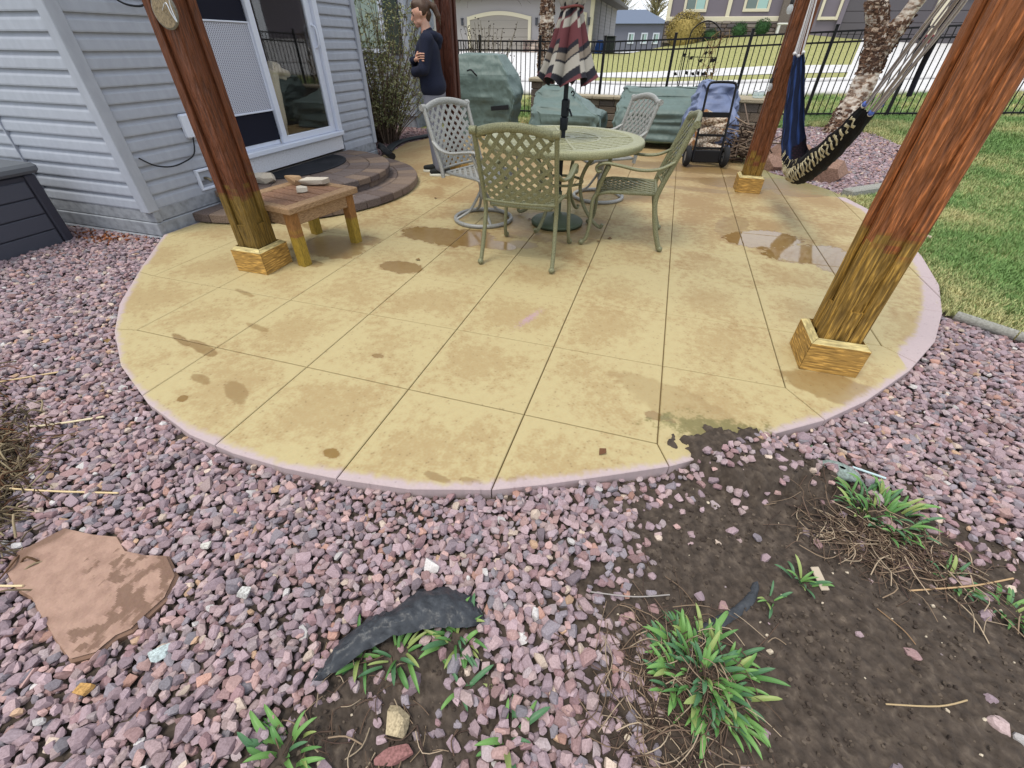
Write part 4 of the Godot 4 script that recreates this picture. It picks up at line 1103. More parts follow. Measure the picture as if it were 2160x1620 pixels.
# ---------------------------------------------------------------- bench, box, steps
func build_small_wood() -> void:
	var t := thing("side_table", "low slatted wooden side table beside the pergola post", "table", Vector3(-2.70, 0, -2.905), deg_to_rad(-9.0))
	var wx := nmat("cedar_x", [[0.0, C8(92,70,50)], [0.4, C8(134,106,78)], [0.6, C8(150,122,92)], [1.0, C8(178,150,118)]], Vector3(1.2, 12, 12), 0.65, 0.035, 5, 4.0, false)
	var wz := nmat("cedar_z", [[0.0, C8(92,70,50)], [0.4, C8(134,106,78)], [0.6, C8(150,122,92)], [1.0, C8(178,150,118)]], Vector3(12, 12, 1.2), 0.65, 0.035, 5, 4.0, false, Vector2.ONE, 9)
	var dark := nmat("cedar_slat", [[0.0, C8(78,50,36)], [0.4, C8(112,80,60)], [0.6, C8(132,100,78)], [1.0, C8(160,128,104)]], Vector3(1.2, 12, 12), 0.65, 0.035, 5, 4.0, false, Vector2.ONE, 14)
	var leg := wood_v("leg_wood", Vector3(9, 1.0, 9), 200)
	var nz := fnoise(0.08, 41, 3)
	for s in [[-1, -1], [1, -1], [-1, 1], [1, 1]]:
		part("leg", stained(Vector3(s[0] * 0.235, 0.2, s[1] * 0.285), Vector3(0.075, 0.40, 0.075), L8(158,112,66), L8(172,144,56), 0.24, nz, leg, 0.005), t)
	for s in [-1, 1]:
		part("apron", bmesh(Vector3(0, 0.35, s * 0.30), Vector3(0.40, 0.09, 0.024), 0.004, wx), t)
		part("apron", bmesh(Vector3(s * 0.252, 0.35, 0), Vector3(0.024, 0.09, 0.50), 0.004, wz), t)
		part("top_rail", bmesh(Vector3(s * 0.265, 0.424, 0), Vector3(0.09, 0.045, 0.70), 0.006, wz), t)
		part("top_rail", bmesh(Vector3(0, 0.424, s * 0.315), Vector3(0.437, 0.045, 0.068), 0.006, wx), t)
	for k in 5: part("slat", bmesh(Vector3(0, 0.425, -0.224 + k * 0.112), Vector3(0.437, 0.032, 0.098), 0.004, dark), t)
	var rock := tinted("pale_rock", C8(196,188,174), 8.0, 0.9, false)
	var tan := tinted("tan_rock", C8(164,136,104), 8.0, 0.9, false)
	one("driftwood", stone_mesh(11, rock), "long white piece of driftwood on the side table", "driftwood", Transform3D(Basis(Vector3.UP, 0.3) * Basis.from_scale(Vector3(0.135, 0.028, 0.045)), Vector3(-2.72, 0.472, -3.14)))
	one("driftwood", stone_mesh(15, tan), "tan chunk of driftwood behind the white piece on the side table", "driftwood", Transform3D(Basis(Vector3.UP, -0.4) * Basis.from_scale(Vector3(0.09, 0.035, 0.05)), Vector3(-2.88, 0.475, -3.13)))
	one("pale_rock", stone_mesh(18, rock), "small lumpy white rock in the middle of the side table", "rock", Transform3D(Basis(Vector3.UP, 0.5) * Basis.from_scale(Vector3(0.05, 0.025, 0.035)), Vector3(-2.66, 0.463, -2.93)))
	one("pale_rock", stone_mesh(19, rock), "pale rock on the step end between the post and the mat", "rock", Transform3D(Basis(Vector3.UP, 0.2) * Basis.from_scale(Vector3(0.14, 0.06, 0.09)), Vector3(-3.95, 0.255, -3.85)))
	# storage box
	var d := thing("storage_box", "charcoal resin storage box with plank sides against the house", "storage box", Vector3(-5.28, -0.055, -1.83))
	var g := nmat("resin", [[0.0, C8(58,60,70)], [0.5, C8(70,72,82)], [1.0, C8(80,82,92)]], Vector3(1, 16, 16), 0.6, 0.03, 4, 2.0)
	var gd := mat("resin_dark", C8(50,50,60), 0.6)
	part("core", bmesh(Vector3(0, 0.29, 0), Vector3(0.70, 0.54, 1.26), 0.01, gd), d)
	for k in 4:
		var yy := 0.075 + k * 0.128
		part("plank", bmesh(Vector3(0.357, yy, 0), Vector3(0.016, 0.12, 1.12), 0.006, g), d)
		part("plank", bmesh(Vector3(0, yy, -0.637), Vector3(0.58, 0.12, 0.016), 0.006, g), d)
	for s in [-1, 1]:
		part("corner_post", bmesh(Vector3(0.352, 0.285, s * 0.61), Vector3(0.05, 0.56, 0.075), 0.012, gd), d)
		part("corner_post", bmesh(Vector3(-0.352, 0.285, s * 0.61), Vector3(0.05, 0.56, 0.075), 0.012, gd), d)
	part("lid", bmesh(Vector3(0, 0.605, 0), Vector3(0.80, 0.075, 1.38), 0.025, mat("resin_lid", C8(92,96,102), 0.55)), d)
	# half-round paver steps
	var st := thing("paver_steps", "two half round brown paver steps below the patio door", "steps", Vector3(-4.18, 0, -4.55))
	var pav := []
	for k in 4:
		var q: Color = [C8(112,98,90), C8(98,86,82), C8(124,108,96), C8(104,94,92)][k]
		pav.append(tinted("paver%d" % k, q, 4.0))
	rng.seed = 9
	var wedge := func(r0: float, r1: float, a0: float, a1: float, y0: float, y1: float, called: String) -> void:
		var gap := 0.0035
		var poly := PackedVector2Array()
		var g0 := gap / maxf(r0, 0.1); var g1 := gap / r1
		for i in 4: poly.append(Vector2(cos(lerpf(a0 + g1, a1 - g1, i / 3.0)), sin(lerpf(a0 + g1, a1 - g1, i / 3.0))) * (r1 + rng.randf_range(-0.004, 0.004)))
		for i in 3: poly.append(Vector2(cos(lerpf(a1 - g0, a0 + g0, i / 2.0)), sin(lerpf(a1 - g0, a0 + g0, i / 2.0))) * r0)
		var b := MB.new(); b.slab(poly, y0, y1 + rng.randf_range(-0.002, 0.002), 0.008)
		part(called, b.mesh(pav[rng.randi() % 4]), st)
	for tier in [[1.45, 0.015, 0.09, 0], [1.10, 0.09, 0.150, 1], [1.13, 0.152, 0.212, 2]]:
		var n: int = 24 if tier[3] == 0 else 19
		for k in n:
			var a0 := -PI / 2 + PI * k / n; var a1 := -PI / 2 + PI * (k + 1) / n
			wedge.call(tier[0] - 0.235 if tier[3] != 1 else tier[0] - 0.15, tier[0], a0, a1, tier[1], tier[2], "paver")
		if tier[3] == 1: continue
		for rr in [[tier[0] - 0.475, tier[0] - 0.239, n * 3 / 4], [tier[0] - 0.715, tier[0] - 0.479, n / 2], [0.05, tier[0] - 0.719, 5]]:
			if tier[3] == 0 and rr[0] < 0.7: continue
			for k in int(rr[2]): wedge.call(rr[0], rr[1], -PI / 2 + PI * k / int(rr[2]), -PI / 2 + PI * (k + 1) / int(rr[2]), tier[1], tier[2], "paver")
	part("fill", bmesh(Vector3(0.3, 0.07, 0), Vector3(0.5, 0.13, 1.4), 0, pav[1]), st)
	# ribbed half-round mat
	var mat_o := thing("door_mat", "half round charcoal ribbed mat on the top step", "mat", Vector3(-4.14, 0.215, -4.60))
	var mm := mat("mat_rubber", C8(34,36,42), 0.95)
	var hp := PackedVector2Array()
	for i in 25:
		var a := -PI / 2 + PI * i / 24.0
		hp.append(Vector2(0.02 + cos(a) * 0.46, sin(a) * 0.68))
	var mb := MB.new(); mb.slab(hp, 0.0, 0.010, 0.003); part("pad", mb.mesh(mm), mat_o)
	for k in 26:
		var f := (k + 0.7) / 26.5
		var arc := []
		for i in 17:
			var a := -PI / 2 + PI * i / 16.0
			arc.append(Vector3(0.02 + cos(a) * 0.45 * f, 0.0105 + 0.001 * sin(k * 7.0), sin(a) * 0.67 * f))
		part("rib", tmesh(arc, 0.0055, mm, 5), mat_o)
# ---------------------------------------------------------------- back of the yard
func drape(loops: Array, seedv: int, m: Material, amp := 0.02, folds := 7.0, nn := 120) -> ArrayMesh:
	# loops: [y, centre x, centre z, half x, half z, roundness 0..1] from the top down
	var f := fnoise(0.9, seedv, 3)
	var rows := []
	var fine := []
	for i in loops.size() - 1:
		var st := 12
		for k in st:
			var q := []
			for c in 6: q.append(lerpf(loops[i][c], loops[i + 1][c], k / float(st)))
			fine.append(q)
	fine.append(loops[loops.size() - 1])
	var tot := fine.size()
	for i in tot:
		var q: Array = fine[i]
		var row := PackedVector3Array()
		var low := float(i) / tot
		for k in nn:
			var a := TAU * k / nn
			var pw: float = lerpf(0.06, 0.5, q[5])
			var cx := signf(cos(a)) * pow(absf(cos(a)), pw); var cz := signf(sin(a)) * pow(absf(sin(a)), pw)
			var p := Vector3(q[1] + cx * q[3], q[0], q[2] + cz * q[4])
			var o := Vector3(cx, 0, cz).normalized()
			var d := f.get_noise_3d(p.x * 1.6, p.y * 1.6, p.z * 1.6) * amp * 1.8 - absf(f.get_noise_3d(p.x * 2.6 + p.y * 1.6 + 9.0, p.y * 1.5, p.z * 2.6 - p.y)) * amp * 4.2 + sin(a * folds + f.get_noise_2d(p.x * 2.0, p.y * 2.0) * 5.0) * amp * 0.55 * low
			p += o * d + Vector3(0, f.get_noise_3d(p.x * 2.5, 7.0, p.z * 2.5) * amp * 1.2 * (1.0 - low), 0)
			row.append(p)
		rows.append(row)
	var b := MB.new(); b.sheet(rows, true)
	var top: Array = loops[0]
	var cen := Vector3(top[1], top[0] + 0.004, top[2])
	for k in nn: b.trio(cen, rows[0][k], rows[0][(k + 1) % nn], cen - Vector3(0, 1, 0))
	return b.mesh(m)
const LOGS := ["medium birch log above the two bottom logs on the hand cart", "thickest birch log at the front bottom of the hand cart", "slim birch log wedged beside the middle of the stack on the cart", "thick white barked log in the middle of the cart's stack", "thin birch log leaning on the thick middle log of the cart", "birch log in the upper layer of the cart's stack", "thin tilted stick of birch near the top of the cart's stack", "birch log lowest at the back of the hand cart", "thinnest birch stick lying uppermost on the cart's stack"]
func build_yard() -> void:
	var black := mat("fence_black", C8(18,18,22), 0.45, 0.1)
	# ---- fence, raked along the slope
	var fz := -11.9
	var fh := func(x: float) -> float: return tilt(x) + 0.0
	var fe := thing("fence", "black metal picket fence along the back of the yard", "fence")
	var post := bmesh(Vector3(0, 0.76, 0), Vector3(0.055, 1.56, 0.055), 0.006, black)
	var cap := bmesh(Vector3(0, 1.55, 0), Vector3(0.066, 0.022, 0.066), 0.008, black)
	var pick := bmesh(Vector3(0, 0.725, 0), Vector3(0.017, 1.43, 0.017), 0.003, black)
	var xs := []
	var px0 := -4.55
	while px0 < 14.0:
		xs.append(px0); px0 += 1.445
	for x in xs:
		var po := part("post", post, fe, Transform3D(Basis(), Vector3(x, fh.call(x) - 0.02, fz)))
		part("post_cap", cap, po)
	for i in xs.size() - 1:
		var a: float = xs[i]; var b: float = xs[i + 1]
		for y in [1.43, 1.27, 0.10]:
			var mb := MB.new()
			var p0 := Vector3(a, fh.call(a) + y, fz); var p1 := Vector3(b, fh.call(b) + y, fz)
			var dir := (p1 - p0).normalized()
			mb.strip([p0, p1], [Vector3(0, 0, 1), Vector3(0, 0, 1)], [Vector3(0, 1, 0), Vector3(0, 1, 0)], 0.028, 0.03)
			part("rail", mb.mesh(black), fe)
		for k in 12:
			var x := lerpf(a, b, (k + 1) / 13.0)
			part("picket", pick, fe, Transform3D(Basis(), Vector3(x, fh.call(x) + 0.005, fz)))
	for k in 2:   # return toward the house
		part("post", post, fe, Transform3D(Basis(), Vector3(-4.70 - k * 0.12, 0.0, fz + 1.25 * (k + 1) - 0.15)))
	for y in [1.43, 1.27, 0.10]:
		var mb := MB.new()
		mb.strip([Vector3(-4.55, y, fz), Vector3(-4.82, y, fz + 2.35)], [Vector3(1, 0, 0), Vector3(1, 0, 0)], [Vector3(0, 1, 0), Vector3(0, 1, 0)], 0.028, 0.03)
		part("rail", mb.mesh(black), fe)
	for k in 20: part("picket", pick, fe, Transform3D(Basis(), Vector3(-4.55 - 0.27 * (k + 1) / 21.0, 0.005, fz + 2.35 * (k + 1) / 21.0)))
	# ---- covers
	var teal := nmat("cover_teal", [[0.0, C8(84,100,97)], [0.5, C8(90,106,102)], [1.0, C8(96,113,109)]], Vector3(0.7, 0.5, 0.7), 0.5, 0.008, 3, 4.5)
	var g := thing("covered_grill", "barbecue grill under a grey green fitted cover with black straps", "grill cover")
	part("cover", drape([[1.245, -3.47, -9.12, 0.30, 0.10, 0.1], [1.225, -3.47, -9.12, 0.40, 0.22, 0.05], [0.95, -3.37, -9.06, 0.53, 0.31, 0.05], [0.88, -3.36, -9.05, 0.55, 0.32, 0.05], [0.66, -3.31, -9.05, 0.60, 0.33, 0.05], [0.56, -3.31, -9.05, 0.59, 0.33, 0.05], [0.25, -3.34, -9.05, 0.54, 0.32, 0.08], [0.02, -3.34, -9.05, 0.55, 0.33, 0.1]], 4, teal, 0.016), g)
	part("strap", bmesh(Vector3(-2.98, 0.47, -8.695), Vector3(0.34, 0.07, 0.012), 0.004, mat("strap_black", C8(26,28,32), 0.8), Basis(Vector3.BACK, 0.10)), g)
	part("handle", tmesh(curve([Vector3(-3.60, 1.00, -8.74), Vector3(-3.52, 1.015, -8.72), Vector3(-3.46, 0.97, -8.72), Vector3(-3.42, 0.93, -8.74)], 4), 0.013, mat("strap_black", C8(26,28,32), 0.8), 6), g)
	var c1 := thing("covered_armchair", "garden armchair under a crumpled grey green cover beside the stone pillar", "furniture cover")
	part("cover", drape([[0.81, -2.02, -9.12, 0.2, 0.05, 0.1], [0.79, -2.02, -9.12, 0.30, 0.10, 0.1], [0.70, -2.0, -9.06, 0.36, 0.18, 0.1], [0.47, -1.80, -8.86, 0.56, 0.38, 0.1], [0.43, -1.74, -8.84, 0.63, 0.42, 0.08], [0.15, -1.73, -8.84, 0.64, 0.44, 0.25], [0.02, -1.73, -8.84, 0.66, 0.45, 0.3]], 7, teal, 0.04, 9.0), c1)
	part("tie_knot", tmesh(curve([Vector3(-1.72, 0.72, -8.86), Vector3(-1.70, 0.75, -8.84), Vector3(-1.66, 0.72, -8.82), Vector3(-1.68, 0.68, -8.80)], 4), 0.012, mat("strap_black", C8(26,28,32), 0.8), 6), c1)
	var c2 := thing("covered_sofa", "long garden sofa under a sagging grey green cover", "furniture cover")
	part("cover", drape([[0.835, -0.12, -9.12, 0.55, 0.05, 0.1], [0.82, -0.12, -9.1, 0.72, 0.12, 0.06], [0.70, -0.12, -9.02, 0.77, 0.22, 0.06], [0.52, -0.10, -8.88, 0.80, 0.38, 0.06], [0.30, -0.10, -8.86, 0.82, 0.40, 0.15], [0.12, -0.08, -8.86, 0.80, 0.40, 0.2]], 11, teal, 0.035, 8.0), c2)
	for s in [[-0.75, -8.62], [0.55, -8.62], [-0.75, -9.1], [0.55, -9.1]]: part("leg", bmesh(Vector3(s[0], 0.09, s[1]), Vector3(0.05, 0.18, 0.05), 0.004, black), c2)
	var blue := nmat("cover_blue", [[0.0, C8(94,104,134)], [0.5, C8(100,111,142)], [1.0, C8(108,119,150)]], Vector3(0.7, 0.5, 0.7), 0.5, 0.008, 3, 4.5)
	var c3 := thing("covered_chair", "garden chair heaped under a slate blue tarpaulin behind the firewood cart", "furniture cover")
	part("cover", drape([[0.95, 0.64, -8.45, 0.16, 0.06, 0.15], [0.93, 0.64, -8.45, 0.26, 0.13, 0.12], [0.78, 0.62, -8.42, 0.32, 0.22, 0.3], [0.55, 0.60, -8.36, 0.40, 0.32, 0.3], [0.25, 0.60, -8.34, 0.44, 0.36, 0.3], [0.02, 0.61, -8.34, 0.46, 0.38, 0.35]], 15, blue, 0.045, 6.0), c3)
	# ---- stone seat wall with two pillars
	rng.seed = 21
	var bl := []
	for k in 4:
		var q: Color = [C8(118,108,98), C8(102,94,88), C8(132,122,108), C8(110,98,86)][k]
		bl.append(tinted("wall_stone%d" % k, q, 3.0))
	var capm := tinted("cap_stone", C8(158,148,128), 3.0)
	var pillar := func(label: String, cx: float, cz: float, w: float, h: float) -> void:
		var t := thing("stone_pillar", label, "pillar", Vector3(cx, 0, cz), 0.0, "block pillars of the seat wall")
		part("core", bmesh(Vector3(0, h * 0.5, 0), Vector3(w - 0.06, h, w - 0.06), 0, bl[1]), t)
		var n := int(h / 0.115)
		for r in n:
			for side in 4:
				var bs := Basis(Vector3.UP, side * PI / 2)
				var cut := (0.5 if r % 2 == 0 else 0.35) + rng.randf_range(-0.08, 0.08)
				var ws := [w * cut - 0.006, w * (1.0 - cut) - 0.03]
				var x0 := -w * 0.5
				for q in 2:
					part("block", bmesh(bs * Vector3(x0 + ws[q] * 0.5, h / n * (r + 0.5), w * 0.5 - 0.03 + rng.randf_range(-0.004, 0.004)), Vector3(ws[q], h / n - 0.008, 0.05), 0.008, bl[rng.randi() % 4], bs), t)
					x0 += ws[q] + 0.006
		part("cap", bmesh(Vector3(0, h + 0.03, 0), Vector3(w + 0.09, 0.065, w + 0.09), 0.015, capm), t)
	pillar.call("narrow block pillar between the covered grill and the covered armchair", -2.48, -9.85, 0.38, 0.82)
	pillar.call("broad block pillar behind the hammock with a glass jar on its cap", 1.32, -9.25, 0.52, 0.66)
	var wl := thing("seat_wall", "low block seat wall behind the covered furniture", "wall", Vector3(0, 0, -9.9))
	part("core", bmesh(Vector3(-0.63, 0.28, 0), Vector3(3.3, 0.56, 0.2), 0, bl[1]), wl)
	for r in 5:
		var x := -2.28 + (0.0 if r % 2 == 0 else 0.14)
		while x < 1.0:
			var w := rng.randf_range(0.24, 0.34)
			part("block", bmesh(Vector3(x + w * 0.5, 0.058 + r * 0.115, 0.115), Vector3(w - 0.008, 0.107, 0.04), 0.01, bl[rng.randi() % 4]), wl)
			x += w
	var cx := -2.28
	while cx < 1.0:
		part("cap", bmesh(Vector3(cx + 0.2, 0.60, 0.02), Vector3(0.394, 0.055, 0.34), 0.012, capm), wl); cx += 0.4
	var jar := mat("jar_glass", Color(0.72, 0.80, 0.80, 0.45), 0.05); jar.transparency = BaseMaterial3D.TRANSPARENCY_ALPHA
	var lj := thing("glass_jar", "small glass jar with a wire handle on the pillar cap", "jar", Vector3(1.28, 0.724, -9.1))
	var jb := MB.new(); jb.lathe(Vector3.ZERO, [Vector2(0.0, 0.002), Vector2(0.078, 0.002), Vector2(0.082, 0.02), Vector2(0.082, 0.08), Vector2(0.075, 0.088)], 20); part("glass", jb.mesh(jar), lj)
	var jr := []
	for i in 21: jr.append(Vector3(cos(TAU * i / 20) * 0.08, 0.09, sin(TAU * i / 20) * 0.08))
	part("metal_rim", tmesh(jr, 0.006, mat("wire", C8(196,198,202), 0.3, 0.8), 6), lj)
	# ---- firewood cart
	var ct := thing("firewood_cart", "black hand cart with two rubber wheels and a looped handle", "cart", Vector3(0.58, 0, -7.42), 0.20)
	for s in [-1, 1]: part("upright", tmesh(curve([Vector3(s * 0.185, 0.10, 0.10), Vector3(s * 0.185, 0.5, 0.05), Vector3(s * 0.18, 0.9, 0.0)], 4), 0.0155, black), ct)
	part("handle", tmesh(curve([Vector3(-0.18, 0.9, 0.0), Vector3(-0.175, 0.965, -0.005), Vector3(-0.12, 1.0, -0.01), Vector3(0.12, 1.0, -0.01), Vector3(0.175, 0.965, -0.005), Vector3(0.18, 0.9, 0.0)], 5), 0.0155, black), ct)
	part("cross_plate", bmesh(Vector3(0, 0.64, 0.032), Vector3(0.36, 0.06, 0.012), 0.003, black), ct)
	for y in [0.40, 0.24]: part("cross_bar", bmesh(Vector3(0, y, 0.065), Vector3(0.36, 0.03, 0.012), 0.003, black), ct)
	part("axle_plate", bmesh(Vector3(0, 0.14, 0.07), Vector3(0.40, 0.16, 0.05), 0.01, black), ct)
	part("axle", tmesh([Vector3(-0.27, 0.135, 0.06), Vector3(0.27, 0.135, 0.06)], 0.012, black), ct)
	for s in [-1, 1]:
		part("rack_arm", tmesh(curve([Vector3(s * 0.185, 0.10, 0.06), Vector3(s * 0.185, 0.09, -0.25), Vector3(s * 0.185, 0.12, -0.42), Vector3(s * 0.185, 0.42, -0.45)], 4), 0.0135, black), ct)
		var rim := []
		for i in 25: rim.append(Vector3(s * 0.26, 0.135 + cos(TAU * i / 24) * 0.095, 0.06 + sin(TAU * i / 24) * 0.095))
		var wh := part("wheel", tmesh(rim, 0.040, mat("tyre", C8(34,34,36), 0.85), 10), ct)
		part("hub", tmesh([Vector3(s * 0.235, 0.135, 0.06), Vector3(s * 0.285, 0.135, 0.06)], 0.062, mat("hub_grey", C8(140,142,146), 0.4, 0.5), 16), wh)
	# logs on the cart
	var bark := nmat("log_bark", [[0.0, C8(70,44,32)], [0.3, C8(120,86,64)], [0.5, C8(198,184,164)], [0.75, C8(222,210,194)], [1.0, C8(150,110,84)]], Vector3(1.5, 3, 3), 0.9, 0.03, 5, 5.0, false)
	var endg := mat("log_end", C8(176,128,88), 0.9)
	var lg := [[0.30, 0.055, -0.14, 0.05], [0.225, 0.065, 0.02, -0.1], [0.33, 0.045, -0.02, 0.12], [0.42, 0.06, -0.1, -0.06], [0.44, 0.045, 0.0, 0.1], [0.52, 0.052, -0.06, 0.04], [0.55, 0.035, 0.03, -0.12], [0.18, 0.05, -0.2, 0.0], [0.585, 0.032, -0.12, 0.2]]
	for i in lg.size():
		var q: Array = lg[i]
		var bs := Basis(Vector3.UP, 0.20 + q[3])
		var o := thing("firewood_log", LOGS[i], "log", ct.position + Basis(Vector3.UP, 0.20) * Vector3(0.02 + q[3] * 0.2, q[0], -0.16 + q[2]), 0.20 + q[3] * 4.0, "birch logs on the hand cart")
		var L := 0.21 + 0.02 * (i % 3)
		o.rotation.z = [0.1, -0.15, 0.2, -0.08, 0.25, -0.2, 0.12, 0.0, -0.3][i]
		part("bark", tmesh([Vector3(-L, 0, 0), Vector3(-L * 0.4, 0.006, 0.004), Vector3(L * 0.4, -0.004, 0), Vector3(L, 0.003, 0)], [q[1], q[1] * 1.04, q[1] * 0.97, q[1]], bark, 10), o)
		for s in [-1, 1]: part("cut_end", tmesh([Vector3(s * L, 0.002, 0), Vector3(s * (L + 0.004), 0.002, 0)], q[1] * 0.93, endg, 10), o)
	# brushwood heap behind the cart
	var tw := MB.new(); tw.use_col = true
	rng.seed = 33
	for i in 170:
		var c := Vector3(1.10 + rng.randfn(0, 0.16), 0.04 + absf(rng.randfn(0, 0.20)), -8.0 + rng.randfn(0, 0.16))
		var d := Vector3(rng.randfn(0, 1), rng.randfn(0, 0.35), rng.randfn(0, 0.7)).normalized() * rng.randf_range(0.1, 0.3)
		tw.col = [L8(78,62,52), L8(108,92,80), L8(60,48,42), L8(138,118,100)][rng.randi() % 4]
		c.y = maxf(c.y, absf(d.y) + 0.015)
		tw.tube([c - d, c + d * 0.1 + Vector3(rng.randfn(0, 0.02), rng.randfn(0, 0.02), 0), c + d], rng.randf_range(0.004, 0.012), 4, false)
	var bw := one("brushwood", tw.mesh(mat("twig_v", Color.WHITE, 0.9, 0.0, true)), "heap of dark sticks piled behind the firewood cart", "brushwood")
	bw.set_meta("kind", "stuff")
	# ---- boulders and edging
	var red := tinted("boulder_red", C8(138,110,96), 2.0)
	one("boulder", stone_mesh(301, red), "brown boulder at the foot of the broad block pillar", "boulder", Transform3D(Basis(Vector3.UP, 0.4) * Basis.from_scale(Vector3(0.34, 0.20, 0.24)), Vector3(1.78, 0.12, -7.95)))
	one("boulder", stone_mesh(305, red), "reddish wedge shaped boulder under the hammock beside the gravel bed", "boulder", Transform3D(Basis(Vector3.UP, -0.5) * Basis.from_scale(Vector3(0.34, 0.20, 0.20)), Vector3(2.02, 0.06, -7.2)))
	one("boulder", stone_mesh(308, red), "low dark boulder between the brushwood and the gravel bed", "boulder", Transform3D(Basis(Vector3.UP, 0.9) * Basis.from_scale(Vector3(0.22, 0.13, 0.16)), Vector3(1.55, 0.05, -7.6)))
	var kb := tinted("kerb_block", C8(144,144,138), 3.0)
	one("edging_block", bmesh(Vector3.ZERO, Vector3(0.78, 0.11, 0.14), 0.015, kb), "flat grey concrete edging block between the gravel bed and the lawn", "edging", Transform3D(Basis(Vector3.UP, 0.72), Vector3(2.47, 0.0, -6.62)))
	var p := Vector3(2.04, -0.005, -3.255)
	var dr := Vector3(0.80, 0, 0.60).normalized()
	for i in 4:
		var L := 0.30
		var lb := ["where it meets the patio rim", "second along from the patio rim", "third along from the patio rim", "farthest along from the patio rim"]
		one("edging_log", tmesh([p, p + dr * L], 0.032, kb, 12), "rounded grey concrete edging piece between lawn and gravel, " + lb[i], "edging", Transform3D(), "rounded edging pieces between lawn and gravel")
		p += dr * (L + 0.008)
	var ed := []
	for q in [Vector3(-4.17,0,-6.66), Vector3(-4.36,0,-7.2), Vector3(-4.40,0,-7.7), Vector3(-4.22,0,-8.3), Vector3(-4.08,0,-8.8)]: ed.append(q + Vector3(0, 0.03, 0))
	var eb := MB.new(); eb.tube(curve(ed, 6), 0.05, 8, true, Vector2(1.5, 0.5))
	one("bed_edging", eb.mesh(mat("edging_black", C8(36,40,44), 0.7)), "black plastic edging curving between the patio and the shrub bed", "edging")
	# straw patch behind the grill
	var sw := MB.new(); sw.use_col = true
	for i in 900:
		var c := Vector3(-2.65 + rng.randfn(0, 0.35), 0.012 + rng.randf() * 0.05, -10.3 + rng.randfn(0, 0.4))
		var d := Vector3(rng.randfn(0, 1), rng.randfn(0, 0.25), rng.randfn(0, 1)).normalized() * rng.randf_range(0.03, 0.1)
		sw.col = [L8(150,124,84), L8(176,150,106), L8(120,96,62)][rng.randi() % 3]
		var s2 := d.cross(Vector3.UP).normalized() * 0.004
		sw.quad(c - d - s2, c - d + s2, c + d + s2, c + d - s2)
	tag(one("straw", sw.mesh(mat("twig_v", Color.WHITE, 0.9, 0.0, true)), "dry straw scattered between the covered grill and the narrow pillar", "straw"), "", "", "", "stuff")
	build_hammock(); build_birches(); build_trellis(); build_houses(); build_shrub()
